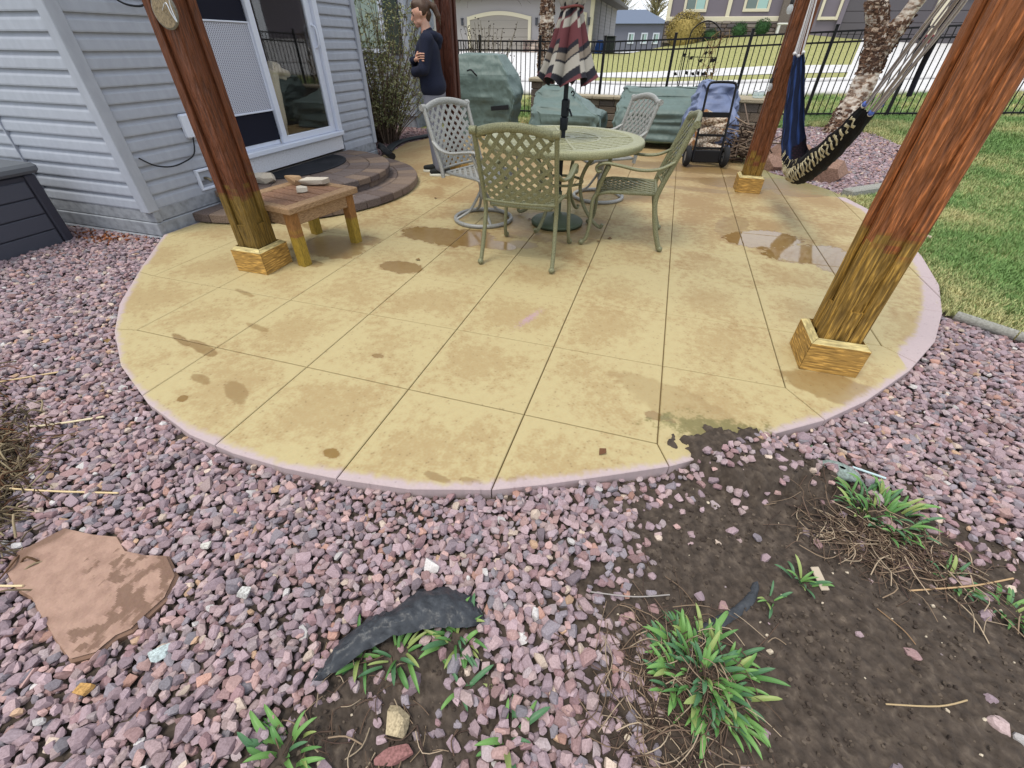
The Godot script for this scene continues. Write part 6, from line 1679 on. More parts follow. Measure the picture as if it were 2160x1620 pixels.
	var bench := thing("garden_bench", "small pale bench by the entry of the mauve house", "bench", Vector3(5.4, 1.95, -34.6))
	part("seat", bmesh(Vector3(0, 0.45, 0), Vector3(1.3, 0.08, 0.4), 0.02, mat("bench_pale", C8(206,206,200), 0.6)), bench)
	for x in [-0.55, 0.55]: part("leg", bmesh(Vector3(x, 0.2, 0), Vector3(0.12, 0.42, 0.36), 0.02, mat("bench_pale", C8(206,206,200), 0.6)), bench)
	# bare trees behind the houses
	var spots := [[Vector3(-5.5, 1.2, -95.0), 11.0, 0], [Vector3(-12.0, 1.2, -100.0), 12.0, 1], [Vector3(-1.0, 1.2, -88.0), 7.5, 2]]
	for s in spots:
		var t := thing("bare_tree", ["tall pale bare tree behind the distant blue grey house", "tall bare tree between the taupe house and the distant house", "short dark bare tree beside the mauve house corner"][s[2]], "tree", s[0])
		part("trunk", tmesh([Vector3.ZERO, Vector3(0.1, s[1] * 0.35, 0), Vector3(0, s[1] * 0.6, 0)], [0.28, 0.2, 0.1], mat("twig_pale", C8(150,140,124), 0.9)), t)
		var b := MB.new(); b.use_col = true
		for i in 260:
			var y: float = s[1] * rng.randf_range(0.25, 0.6)
			var d: Vector3 = Vector3(rng.randfn(0, 1), absf(rng.randfn(0, 1)) + 0.5, rng.randfn(0, 1)).normalized() * s[1] * rng.randf_range(0.15, 0.42)
			b.col = [L8(160,152,120), L8(140,136,104), L8(126,116,100)][rng.randi() % 3]
			b.tube([Vector3(0, y, 0), Vector3(0, y, 0) + d * 0.6 + Vector3(rng.randfn(0, 0.2), 0, 0), Vector3(0, y, 0) + d], [0.06, 0.035, 0.015], 3, false)
		tag(part("crown", b.mesh(mat("twig_v", Color.WHITE, 0.9, 0.0, true)), t), "", "", "", "stuff")
# ---------------------------------------------------------------- plants and litter in front
func leaf_mesh(L: float, w: float, bend: float, twist: float, m: Material) -> ArrayMesh:
	var rows := []
	var p := Vector3.ZERO
	var n := 9
	for i in n + 1:
		var f := float(i) / n
		var a := 0.25 + bend * f * f * 1.2 + bend * 0.25 * f
		var ww := w * (0.55 + 0.45 * sin(minf(f * 2.4, PI * 0.5))) * sqrt(maxf(0.0, 1.0 - pow(f, 3.0))) * 0.5 + 0.0006
		var nr := Vector3(0, -sin(a) * 0.0 + sin(a), -cos(a))   # lies in the y-z plane, leaning toward +z
		var tg := Vector3(0, cos(a), sin(a)); nr = Vector3(0, sin(a), -cos(a))
		var sd := Vector3(cos(twist * f), 0, sin(twist * f) * 0.6)
		rows.append(PackedVector3Array([p - sd * ww + nr * ww * 0.45, p - sd * ww * 0.5 + nr * ww * 0.16, p, p + sd * ww * 0.5 + nr * ww * 0.16, p + sd * ww + nr * ww * 0.45]))
		p += tg * L / n
	var b := MB.new(); b.sheet(rows)
	return b.mesh(m)
var leaves := []
func clump(called: String, label: String, x: float, z: float, r: float, n: int, k: float, lean: float) -> void:
	var t := thing(called, label, "plant", Vector3(x, soil_h(x, z) + 0.004, z), 0.0, "young daylily clumps in the gravel and soil")
	for i in n:
		var a := rng.randf() * TAU
		var d := r * sqrt(rng.randf())
		var ya := a + rng.randfn(0, 0.5)
		var sc := k * rng.randf_range(0.65, 1.15)
		var bs := Basis(Vector3.UP, PI / 2 - ya) * Basis(Vector3.RIGHT, lean * (0.15 + 0.85 * d / maxf(r, 0.01)) + rng.randfn(0, 0.12)) * Basis.from_scale(Vector3(sc * rng.randf_range(0.85, 1.2), sc, sc))
		part("leaf", leaves[rng.randi() % leaves.size()], t, Transform3D(bs, Vector3(cos(a) * d, -0.006, sin(a) * d)))
func thatch(called: String, label: String, c: Vector2, s: Vector2, n: int, cols: Array, len: float, hgt: float, turn := 0.0, wid := 0.0016) -> void:
	var b := MB.new(); b.use_col = true
	for i in n:
		var q := Vector2(rng.randfn(0, 1) * s.x, rng.randfn(0, 1) * s.y).rotated(turn)
		var x := c.x + q.x; var z := c.y + q.y
		var a := rng.randf() * TAU
		var L := len * rng.randf_range(0.4, 1.3)
		var y := soil_h(x, z) + 0.006 + absf(rng.randfn(0, hgt))
		var p0 := Vector3(x, y, z)
		var d := Vector3(cos(a), 0, sin(a)) * L
		var cu := Vector3(-sin(a), 0, cos(a)) * rng.randfn(0, 0.35) * L
		var e := p0 + d; e.y = soil_h(e.x, e.z) + 0.005 + absf(rng.randfn(0, hgt * 0.6))
		var m := p0.lerp(e, 0.5) + cu * 0.5 + Vector3(0, absf(rng.randfn(0, hgt)) + 0.004, 0)
		b.col = cols[rng.randi() % cols.size()] * rng.randf_range(0.8, 1.15)
		var pts := curve([p0, m, e], 3)
		b.tube(pts, wid * rng.randf_range(0.7, 1.5), 4, false)
	tag(one(called, b.mesh(mat("twig_v", Color.WHITE, 0.9, 0.0, true)), label, "dry grass"), "", "", "", "stuff")
func build_plants() -> void:
	rng.seed = 404
	var g := []
	for k in 4:
		var q: Color = [C8(80,120,64), C8(100,138,74), C8(72,108,74), C8(134,148,88)][k]
		var m := mat("daylily%d" % k, q, 0.45)
		m.backlight_enabled = true; m.backlight = Color(0.10, 0.18, 0.04)
		g.append(m)
	for i in 14: leaves.append(leaf_mesh(rng.randf_range(0.10, 0.165), rng.randf_range(0.017, 0.026), rng.randf_range(0.3, 1.7), rng.randfn(0, 0.6), g[i % 3 if i % 7 != 3 else 3]))
	clump("daylily_clump", "largest lush daylily clump growing out of matted dry grass in the soil", 0.40, -0.60, 0.12, 200, 0.70, 0.40)
	clump("daylily_clump", "upright daylily clump behind the thickest dry thatch, next to the grey oval stone", 1.08, -1.38, 0.12, 95, 0.64, 0.35)
	clump("daylily_clump", "daylily clump at the right hand end of the black weed fabric", -0.31, -0.475, 0.055, 44, 0.58, 0.7)
	clump("daylily_clump", "sparse daylily sprawling below the middle of the black weed fabric", -0.47, -0.375, 0.05, 20, 0.6, 0.95)
	clump("daylily_clump", "daylily sprig touching the torn tip of the black weed fabric", -0.565, -0.335, 0.02, 6, 0.6, 1.0)
	clump("daylily_clump", "broad leaved daylily clump by the bare soil patch below the black weed fabric", -0.63, -0.085, 0.06, 34, 0.72, 0.5)
	clump("daylily_clump", "drooping daylily shoot among loose stones next to the weed fabric clump", -0.255, -0.355, 0.025, 8, 0.66, 0.9)
	clump("daylily_clump", "thin daylily shoots with a straw stalk between two gravel patches", -0.085, -0.285, 0.035, 10, 0.7, 0.7)
	clump("daylily_clump", "small daylily sprout beside a torn scrap of white bark in the soil", 0.72, -0.98, 0.03, 13, 0.5, 0.7)
	clump("daylily_clump", "tiny daylily sprout with exposed brown roots in the soil", 0.62, -0.885, 0.025, 9, 0.38, 0.7)
	clump("daylily_clump", "low daylily clump at the end of the thick dry thatch", 1.22, -1.15, 0.05, 24, 0.5, 0.6)
	clump("daylily_clump", "daylily clump just past the end of the thick dry thatch", 1.345, -1.07, 0.05, 24, 0.55, 0.55)
	clump("daylily_clump", "leafy daylily clump on the far edge of the planting soil", 1.45, -0.93, 0.07, 34, 0.7, 0.6)
	clump("weed_sprout", "tiny bright green weed in the gravel near the patio rim", -1.26, -0.815, 0.02, 9, 0.32, 1.1)
	clump("weed_sprout", "tiny green weed among stones at the soil covered patio corner", 0.86, -1.62, 0.02, 10, 0.26, 0.8)
	clump("weed_sprout", "straw coloured weed tuft at the patio rim near the big post", 1.40, -2.33, 0.03, 9, 0.4, 1.0)
	var straw := [L8(138,118,98), L8(164,146,124), L8(104,86,72), L8(82,66,56), L8(70,56,48), L8(92,74,62)]
	thatch("dry_thatch", "matted dry grass around the largest daylily clump", Vector2(0.33, -0.52), Vector2(0.11, 0.13), 330, straw, 0.13, 0.012, 0.0, 0.0013)
	thatch("dry_thatch", "thick dry thatch in front of the upright daylily clump", Vector2(1.05, -1.22), Vector2(0.15, 0.07), 420, straw, 0.13, 0.010, 0.2, 0.0014)
	thatch("dry_thatch", "wisps of dry stems on the soil patch below the weed fabric", Vector2(-0.42, -0.18), Vector2(0.13, 0.09), 90, straw, 0.07, 0.006)
	thatch("dead_perennial", "brown matted remains of a dead perennial at the gravel's end by the flagstone", Vector2(-2.30, -0.40), Vector2(0.26, 0.07), 620, [L8(92,80,62), L8(66,54,42), L8(120,106,82), L8(140,126,100), L8(86,62,44)], 0.12, 0.03, 0.62, 0.0026)
	thatch("dead_perennial", "brown matted remains of a dead perennial out on the gravel edge", Vector2(-3.05, -0.66), Vector2(0.2, 0.07), 320, [L8(92,80,62), L8(66,54,42), L8(120,106,82), L8(96,60,40)], 0.11, 0.03, 0.5, 0.0026)
	thatch("leaf_litter", "fallen brown leaves between the storage box and the house", Vector2(-4.75, -2.60), Vector2(0.22, 0.07), 160, [L8(120,66,40), L8(92,54,36), L8(146,92,60)], 0.04, 0.012, 0.0, 0.006)
	# stalks and twigs
	var stalks := [["long straw stalk across the gravel toward the patio rim", Vector3(-3.25,0,-0.72), Vector3(-2.86,0,-1.06), 0.0045, C8(196,172,132)], ["straight pale straw stalk lying on open gravel", Vector3(-2.60,0,-0.66), Vector3(-2.30,0,-0.85), 0.005, C8(206,192,160)], ["jointed straw stalk pointing from the dead perennial to the weed tuft", Vector3(-2.35,0,-0.40), Vector3(-1.80,0,-0.545), 0.0042, C8(200,178,138)], ["short cut stalk resting on the flagstone edge", Vector3(-1.95,0,-0.14), Vector3(-1.71,0,-0.175), 0.004, C8(206,186,148)], ["thin dark stalk beside the straight straw stalk", Vector3(-2.52,0,-0.60), Vector3(-2.24,0,-0.78), 0.0025, C8(120,100,80)], ["grey bare twig on the gravel leading into the soil", Vector3(0.05,0,-0.72), Vector3(0.30,0,-0.80), 0.0022, C8(150,144,140)], ["dark forked twig standing by the upright daylily clump", Vector3(0.84,0,-1.35), Vector3(0.88,0,-1.16), 0.0028, C8(66,54,48)], ["long tan stalk lying beyond the thatch on the soil", Vector3(1.05,0,-1.05), Vector3(1.42,0,-1.22), 0.003, C8(176,146,110)], ["bent pale stem lying on the bare soil", Vector3(0.86,0,-0.66), Vector3(1.08,0,-0.74), 0.0022, C8(168,146,112)], ["slim brown stick on the bare soil", Vector3(0.93,0,-0.95), Vector3(1.00,0,-0.86), 0.0018, C8(130,104,78)]]
	for s in stalks:
		var a: Vector3 = s[1]; var b: Vector3 = s[2]
		var md := a.lerp(b, 0.5) + Vector3(0.01, 0, 0.012)
		for q in [0, 1, 2]: pass
		a.y = soil_h(a.x, a.z) + 0.028; b.y = soil_h(b.x, b.z) + 0.024; md.y = soil_h(md.x, md.z) + 0.034
		if a.x > 0.3:
			a.y -= 0.02; b.y -= 0.02; md.y -= 0.018
		one("dry_stalk", tmesh(curve([a, md, b], 5), s[3], mat("stalk" + str(s[4]), s[4], 0.85), 6), s[0], "stalk")
	# flagstone
	var fm := mat("flagstone", Color.WHITE, 0.85, 0.0, true)
	var fb := MB.new(); fb.use_col = true
	fb.col = L8(128,102,86)
	fb.slab(FLAG, -0.09, -0.030, 0.008)
	var top := Geometry2D.offset_polygon(FLAG, -0.006)[0]
	var hh := func(x: float, z: float) -> float: return -0.024 + nz_a.get_noise_2d(x * 130, z * 130) * 0.004 + nz_b.get_noise_2d(x * 200, z * 200) * 0.0016
	var tone := func(x: float, z: float) -> Color:
		var q := L8(156,127,112).lerp(L8(142,114,100), clampf(nz_b.get_noise_2d(x * 90, z * 90) * 1.4 + 0.4, 0.0, 1.0))
		var w := (x + 1.47) * 4.0 + (z + 0.30) * -2.0 + nz_a.get_noise_2d(x * 160, z * 160) * 1.3 + nz_b.get_noise_2d(x * 120, z * 120) * 0.9
		w = maxf(w - 0.25, (x + 1.42) * -6.0 - 2.3 + nz_a.get_noise_2d(x * 100 + 40, z * 100))
		if w > 0.0: q = q.lerp(L8(104,80,66), clampf(w * 3.0, 0.0, 0.8))
		return q * (1.0 + nz_d.get_noise_2d(x * 300, z * 300) * 0.10)
	var fx := -1.9
	while fx < -1.2:
		var fz := -0.44
		while fz < 0.0:
			var cell := PackedVector2Array([Vector2(fx, fz), Vector2(fx + 0.006, fz), Vector2(fx + 0.006, fz + 0.006), Vector2(fx, fz + 0.006)])
			for q in Geometry2D.intersect_polygons(cell, top):
				for i in range(1, q.size() - 1):
					fb.col = tone.call(fx, fz)
					fb.trio(Vector3(q[0].x, hh.call(q[0].x, q[0].y), q[0].y), Vector3(q[i].x, hh.call(q[i].x, q[i].y), q[i].y), Vector3(q[i + 1].x, hh.call(q[i + 1].x, q[i + 1].y), q[i + 1].y), Vector3(fx, -1.0, fz))
			fz += 0.006
		fx += 0.006
	one("flagstone", fb.mesh(fm), "flat reddish tan flagstone sunk in the gravel", "flagstone")
	# weed fabric
	var up := [Vector2(-.655,-.235),Vector2(-.64,-.35),Vector2(-.60,-.44),Vector2(-.535,-.48),Vector2(-.49,-.565),Vector2(-.40,-.605),Vector2(-.31,-.60),Vector2(-.245,-.54)]
	var lo := [Vector2(-.645,-.23),Vector2(-.60,-.275),Vector2(-.545,-.345),Vector2(-.48,-.40),Vector2(-.42,-.435),Vector2(-.35,-.47),Vector2(-.29,-.495),Vector2(-.24,-.53)]
	var rows := []
	for i in 36:
		var f := i / 35.0 * 7.0
		var k := mini(int(f), 6)
		var a: Vector2 = up[k].lerp(up[k + 1], f - k); var b: Vector2 = lo[k].lerp(lo[k + 1], f - k)
		var row := PackedVector3Array()
		for j in 12:
			var t := j / 11.0
			var q := a.lerp(b, t)
			var y := soil_h(q.x, q.y) + 0.014 + 0.075 * sin(t * PI * 0.80) * sin(PI * clampf(i / 35.0, 0.04, 0.97)) + nz_a.get_noise_2d(q.x * 500, q.y * 500) * 0.006
			row.append(Vector3(q.x, y, q.y))
		rows.append(row)
	var wb := MB.new(); wb.sheet(rows)
	var fab := nmat("weed_fabric", [[0.0, C8(42,44,49)], [0.5, C8(54,57,62)], [1.0, C8(72,75,80)]], Vector3(2, 2, 2), 0.42, 0.03, 5, 4.0)
	one("weed_fabric", wb.mesh(fab), "torn flap of black weed fabric lifting out of the gravel", "fabric")
	rows = []
	for i in 16:
		var f := i / 15.0
		var q := Vector2(0.58, -0.935).lerp(Vector2(0.40, -0.69), f) + Vector2(0.02 * sin(f * 5.0), 0)
		var w := 0.010 + 0.018 * f
		rows.append(PackedVector3Array([Vector3(q.x - w, soil_h(q.x, q.y) + 0.006, q.y), Vector3(q.x, soil_h(q.x, q.y) + 0.022, q.y), Vector3(q.x + w, soil_h(q.x, q.y) + 0.006, q.y + 0.008)]))
	wb = MB.new(); wb.sheet(rows)
	one("weed_fabric", wb.mesh(fab), "narrow black strip of weed fabric showing through the soil", "fabric")
	# single stones that stand out
	var sm := func(label: String, at: Vector3, sc: Vector3, cl: Color, sd: int, turn: float) -> void:
		one("loose_stone", stone_mesh(sd, tinted("ls" + str(sd), cl, 6.0, 0.8)), label, "stone", Transform3D(Basis(Vector3.UP, turn) * Basis.from_scale(sc), at))
	sm.call("cream rounded stone lying on the soil below the weed fabric", Vector3(-0.385, soil_h(-.385, -.23) + 0.02, -0.23), Vector3(0.03, 0.022, 0.04), C8(172,158,130), 501, 0.3)
	sm.call("long plum red stone beside the cream stone", Vector3(-0.36, soil_h(-.36, -.17) + 0.015, -0.17), Vector3(0.05, 0.014, 0.02), C8(138,98,96), 502, 0.6)
	sm.call("pale blue white angular stone near the flagstone", Vector3(-1.11, -0.02, -0.16), Vector3(0.028, 0.014, 0.022), C8(176,190,192), 513, 0.9)
	sm.call("white stone on the gravel between flagstone and patio", Vector3(-1.01, -0.015, -0.375), Vector3(0.022, 0.012, 0.017), C8(184,184,182), 524, 0.1)
	sm.call("white chip on the gravel next to the flagstone's far corner", Vector3(-1.265, -0.015, -0.465), Vector3(0.020, 0.011, 0.015), C8(188,186,180), 535, 0.5)
	sm.call("ochre yellow stone on the gravel below the flagstone", Vector3(-1.22, -0.015, -0.03), Vector3(0.024, 0.013, 0.018), C8(176,138,84), 546, 0.2)
	var ov := MB.new()
	var pr := []
	for i in 11: pr.append(Vector2(sin(PI * i / 10.0), -cos(PI * i / 10.0)))
	ov.lathe(Vector3.ZERO, pr, 24)
	one("oval_stone", ov.mesh(tinted("oval_stone", C8(126,140,136), 4.0, 0.7)), "smooth flat grey green oval stone near the upright daylily clump", "stone", Transform3D(Basis(Vector3.UP, -0.35) * Basis.from_scale(Vector3(0.075, 0.02, 0.048)), Vector3(0.975, soil_h(.975, -1.56) + 0.022, -1.56)))
	one("white_stick", tmesh([Vector3(1.03, soil_h(1.03, -1.6) + 0.03, -1.60), Vector3(1.14, soil_h(1.14, -1.57) + 0.03, -1.565)], 0.005, mat("stick_pale", C8(176,196,200), 0.7), 6), "pale blue stick lying beside the grey oval stone", "stick")
	one("bark_scrap", bmesh(Vector3.ZERO, Vector3(0.028, 0.006, 0.075), 0.002, mat("bark_pale", C8(172,158,140), 0.9)), "pale torn scrap of bark beside the small daylily sprout", "bark", Transform3D(Basis(Vector3.UP, 0.35) * Basis(Vector3.RIGHT, 0.2), Vector3(0.775, soil_h(0.775, -1.0) + 0.016, -1.0)))
	one("bleached_stick", tmesh(curve([Vector3(2.40, -0.005, -4.93), Vector3(2.46, 0.002, -4.97), Vector3(2.52, -0.005, -4.95)], 4), 0.014, mat("bark_pale", C8(172,158,140), 0.9), 7), "short bleached stick lying on the lawn beside the patio", "stick")
	# leaves fallen on the slab
	var lm := [mat("dead_leaf", C8(98,66,44), 0.9), mat("dead_leaf2", C8(122,98,62), 0.9)]
	var spots := [["curled brown leaf on the slab between the chairs' feet", -0.31, -3.93], ["flat olive leaf lying in a joint beside the sage chair", -0.40, -3.83], ["brown leaf by the rim of the umbrella base", -1.14, -4.22], ["dark leaf at the patio rim by the gravel, with a twig", -2.86, -1.30], ["small tan chip on the slab near the front rim", 0.0, -1.32], ["dry leaf on the slab next to the small wet spot", -1.72, -2.95], ["leaf scrap on the slab before the steps", -2.35, -4.6]]
	for i in spots.size():
		var s: Array = spots[i]
		var b := MB.new()
		var w := 0.018
		var o := Vector3(s[1], 0.004, s[2])
		var a := Vector3(cos(i * 1.3), 0, sin(i * 1.3)); var c := Vector3(-a.z, 0, a.x)
		b.quad(o - a * w * 1.4, o + c * w + Vector3(0, 0.008, 0), o + a * w * 1.4 + Vector3(0, 0.004, 0), o - c * w + Vector3(0, 0.010, 0))
		one("fallen_leaf", b.mesh(lm[i % 2]), s[0], "leaf")
# ---------------------------------------------------------------- person and dog: distance fields meshed as surface nets
func sdf_add(b: MB, bones: Array, cell: float, k: float) -> void:
	var lo := Vector3(1e9, 1e9, 1e9); var hi := -lo
	for q in bones:
		var r: float = maxf(q[2], q[3]) + cell * 3.0 + k
		for e in [q[0], q[1]]:
			lo = lo.min(e - Vector3(r, r, r)); hi = hi.max(e + Vector3(r, r, r))
	var n := Vector3i(((hi - lo) / cell).ceil()) + Vector3i.ONE
	var f := PackedFloat32Array(); f.resize(n.x * n.y * n.z); f.fill(1.0)
	for q in bones:
		var A: Vector3 = q[0]; var B: Vector3 = q[1]
		var ra: float = q[2]; var rb: float = q[3]
		var r := maxf(ra, rb) + cell * 2.5 + k
		var a0 := Vector3i(((A.min(B) - Vector3(r, r, r) - lo) / cell).floor()).clamp(Vector3i.ZERO, n - Vector3i.ONE)
		var a1 := Vector3i(((A.max(B) + Vector3(r, r, r) - lo) / cell).ceil()).clamp(Vector3i.ZERO, n - Vector3i.ONE)
		var ab := B - A; var l2 := maxf(ab.length_squared(), 1e-9)
		for z in range(a0.z, a1.z + 1):
			for y in range(a0.y, a1.y + 1):
				var base := (z * n.y + y) * n.x
				for x in range(a0.x, a1.x + 1):
					var p := lo + Vector3(x, y, z) * cell
					var t := clampf((p - A).dot(ab) / l2, 0.0, 1.0)
					var d := p.distance_to(A + ab * t) - lerpf(ra, rb, t)
					var o := f[base + x]
					var h := clampf(0.5 + 0.5 * (o - d) / k, 0.0, 1.0)
					f[base + x] = lerpf(o, d, h) - k * h * (1.0 - h)
	var ids := PackedInt32Array(); ids.resize(f.size()); ids.fill(-1)
	var vs := PackedVector3Array()
	var sx := 1; var sy := n.x; var sz := n.x * n.y
	var offs := [0, sx, sy, sx + sy, sz, sz + sx, sz + sy, sz + sx + sy]
	var edges := [[0,1],[2,3],[4,5],[6,7],[0,2],[1,3],[4,6],[5,7],[0,4],[1,5],[2,6],[3,7]]
	var cp := [Vector3(0,0,0),Vector3(1,0,0),Vector3(0,1,0),Vector3(1,1,0),Vector3(0,0,1),Vector3(1,0,1),Vector3(0,1,1),Vector3(1,1,1)]
	for z in n.z - 1:
		for y in n.y - 1:
			for x in n.x - 1:
				var i := x + y * sy + z * sz
				var v0 := f[i]
				if v0 > cell * 2.0: continue
				var m := 0
				for c in 8:
					if f[i + offs[c]] < 0.0: m |= 1 << c
				if m == 0 or m == 255: continue
				var s := Vector3.ZERO; var cnt := 0
				for e in edges:
					var a: float = f[i + offs[e[0]]]; var d: float = f[i + offs[e[1]]]
					if (a < 0.0) != (d < 0.0):
						s += cp[e[0]].lerp(cp[e[1]], a / (a - d)); cnt += 1
				ids[i] = vs.size()
				vs.append(lo + (Vector3(x, y, z) + s / cnt) * cell)
	var nm := PackedVector3Array(); nm.resize(vs.size())
	var tr := PackedInt32Array()
	for z in range(1, n.z - 1):
		for y in range(1, n.y - 1):
			for x in range(1, n.x - 1):
				var i := x + y * sy + z * sz
				if ids[i] < 0 and ids[i - sy] < 0 and ids[i - sz] < 0 and ids[i - sx] < 0: continue
				for ax in 3:
					var st: int = [sx, sy, sz][ax]
					if (f[i] < 0.0) == (f[i + st] < 0.0): continue
					var u: int = [sy, sz, sx][ax]; var w: int = [sz, sx, sy][ax]
					var q := [ids[i], ids[i - u], ids[i - u - w], ids[i - w]]
					if q.min() < 0: continue
					if f[i] < 0.0: q.reverse()
					for t in [q[0], q[1], q[2], q[0], q[2], q[3]]: tr.append(t)
	for i in range(0, tr.size(), 3):
		var m := (vs[tr[i + 2]] - vs[tr[i]]).cross(vs[tr[i + 1]] - vs[tr[i]])
		for c in 3: nm[tr[i + c]] += m
	for i in tr.size():
		b.v.append(vs[tr[i]]); b.n.append(nm[tr[i]].normalized()); b.c.append(b.col)
func build_person() -> void:
	var t := thing("person", "person in navy hoodie and grey trousers standing with folded arms, head bowed", "person", Vector3(-2.83, 0, -5.70), deg_to_rad(112.0))
	t.scale = Vector3(1.025, 1.01, 1.025)
	var piv := Vector3(0, 1.50, 0.01)
	var hb := Basis(Vector3.RIGHT, -0.26)
	var hd := func(p: Vector3) -> Vector3: return piv + hb * (p - piv)
	var skin := mat("skin", C8(206,160,140), 0.55)
	skin.subsurf_scatter_enabled = true; skin.subsurf_scatter_strength = 0.1
	# body: one figure, head and hands on finer grids
	var b := MB.new()
	var lk := func(s: float) -> Array: return [[Vector3(s * 0.085, 0.93, 0.01), Vector3(s * 0.098, 0.50, -0.005), 0.078, 0.050], [Vector3(s * 0.098, 0.50, -0.005), Vector3(s * 0.105, 0.09, 0.03), 0.050, 0.036]]
	sdf_add(b, [[Vector3(-0.05, 0.98, 0), Vector3(-0.06, 1.30, 0), 0.10, 0.11], [Vector3(0.05, 0.98, 0), Vector3(0.06, 1.30, 0), 0.10, 0.11], [Vector3(-0.14, 1.385, 0.01), Vector3(0.14, 1.385, 0.01), 0.06, 0.06], [Vector3(0, 1.38, 0.015), Vector3(0, 1.53, -0.005), 0.06, 0.052]] + lk.call(-1.0) + lk.call(1.0), 0.016, 0.03)
	var H := func(a: Vector3, c: Vector3, r0: float, r1: float) -> Array: return [hd.call(a), hd.call(c), r0, r1]
	sdf_add(b, [[Vector3(0, 1.46, 0.015), hd.call(Vector3(0, 1.56, 0.0)), 0.054, 0.05], H.call(Vector3(0, 1.655, 0.012), Vector3(0, 1.645, -0.012), 0.086, 0.084), H.call(Vector3(0, 1.61, -0.045), Vector3(0, 1.57, -0.055), 0.058, 0.044), H.call(Vector3(-0.03, 1.565, -0.04), Vector3(0.03, 1.565, -0.04), 0.03, 0.03), H.call(Vector3(0, 1.54, -0.078), Vector3(0, 1.545, -0.07), 0.022, 0.022), H.call(Vector3(0, 1.636, -0.092), Vector3(0, 1.600, -0.118), 0.009, 0.0125), H.call(Vector3(-0.03, 1.652, -0.078), Vector3(0.03, 1.652, -0.078), 0.016, 0.016), H.call(Vector3(-0.014, 1.575, -0.098), Vector3(0.014, 1.575, -0.098), 0.007, 0.007), H.call(Vector3(-0.012, 1.563, -0.096), Vector3(0.012, 1.563, -0.096), 0.007, 0.007), H.call(Vector3(-0.084, 1.63, 0.006), Vector3(-0.088, 1.605, 0.0), 0.014, 0.009), H.call(Vector3(0.084, 1.63, 0.006), Vector3(0.088, 1.605, 0.0), 0.014, 0.009)], 0.0065, 0.012)
	# right hand laid on the left upper arm, five fingers; left hand tucked under the right elbow
	var hand := [[Vector3(-0.09, 1.20, -0.195), Vector3(-0.165, 1.215, -0.165), 0.019, 0.019]]
	for q in 4:
		var o := Vector3(0.004 * q, 0.030 - 0.021 * q, 0.004 * q)
		hand.append([Vector3(-0.175, 1.222, -0.165) + o, Vector3(-0.240, 1.232, -0.125) + o, 0.0085, 0.008])
		hand.append([Vector3(-0.240, 1.232, -0.125) + o, Vector3(-0.278, 1.232, -0.075 - 0.008 * q) + o, 0.008, 0.0065])
	hand.append([Vector3(-0.14, 1.235, -0.180), Vector3(-0.19, 1.275, -0.150), 0.011, 0.009])
	for q in hand:
		q[0] += Vector3(-0.03, 0.01, 0.058); q[1] += Vector3(-0.03, 0.01, 0.058)
	sdf_add(b, hand, 0.0045, 0.003)
	var hand2 := [[Vector3(0.06, 1.115, -0.175), Vector3(0.13, 1.11, -0.145), 0.023, 0.026]]
	for q in 4:
		hand2.append([Vector3(0.14, 1.125 - 0.016 * q, -0.14), Vector3(0.195, 1.12 - 0.016 * q, -0.105), 0.0095, 0.008])
	hand2.append([Vector3(0.11, 1.13, -0.155), Vector3(0.145, 1.15, -0.14), 0.011, 0.009])
	sdf_add(b, hand2, 0.0055, 0.006)
	part("body", b.mesh(skin), t)
	var hm := nmat("hoodie_knit", [[0.0, C8(18,22,38)], [0.5, C8(26,31,50)], [1.0, C8(36,42,62)]], Vector3(9, 9, 9), 0.95, 0.03, 5, 4.0, false)
	b = MB.new()
	sdf_add(b, [[Vector3(-0.075, 0.965, 0.03), Vector3(-0.07, 1.10, 0.01), 0.148, 0.128], [Vector3(0.075, 0.965, 0.03), Vector3(0.07, 1.10, 0.01), 0.148, 0.128], [Vector3(-0.07, 1.10, 0.01), Vector3(-0.08, 1.30, 0.005), 0.128, 0.128], [Vector3(0.07, 1.10, 0.01), Vector3(0.08, 1.30, 0.005), 0.128, 0.128], [Vector3(-0.08, 1.26, -0.075), Vector3(0.08, 1.26, -0.075), 0.065, 0.065], [Vector3(-0.155, 1.395, 0.015), Vector3(0.155, 1.395, 0.015), 0.07, 0.07], [Vector3(0, 1.40, 0.02), Vector3(0, 1.455, 0.02), 0.085, 0.062],
		[Vector3(-0.175, 1.385, 0.01), Vector3(-0.235, 1.13, -0.045), 0.068, 0.056], [Vector3(-0.235, 1.13, -0.045), Vector3(-0.12, 1.10, -0.150), 0.055, 0.046], [Vector3(-0.12, 1.10, -0.150), Vector3(0.06, 1.115, -0.175), 0.046, 0.038],
		[Vector3(0.175, 1.385, 0.01), Vector3(0.235, 1.14, -0.045), 0.068, 0.056], [Vector3(0.235, 1.14, -0.045), Vector3(0.12, 1.17, -0.165), 0.055, 0.046], [Vector3(0.12, 1.17, -0.165), Vector3(-0.11, 1.21, -0.165), 0.046, 0.036]], 0.013, 0.022)
	part("hoodie", b.mesh(hm), t)
	b = MB.new()
	sdf_add(b, [[Vector3(-0.10, 1.445, 0.0), Vector3(-0.075, 1.43, 0.085), 0.034, 0.04], [Vector3(-0.075, 1.43, 0.085), Vector3(0, 1.40, 0.125), 0.042, 0.05], [Vector3(0, 1.40, 0.125), Vector3(0.075, 1.43, 0.085), 0.05, 0.042], [Vector3(0.075, 1.43, 0.085), Vector3(0.10, 1.445, 0.0), 0.04, 0.034], [Vector3(0, 1.40, 0.125), Vector3(0, 1.33, 0.13), 0.045, 0.03]], 0.011, 0.02)
	part("hood", b.mesh(hm), t)
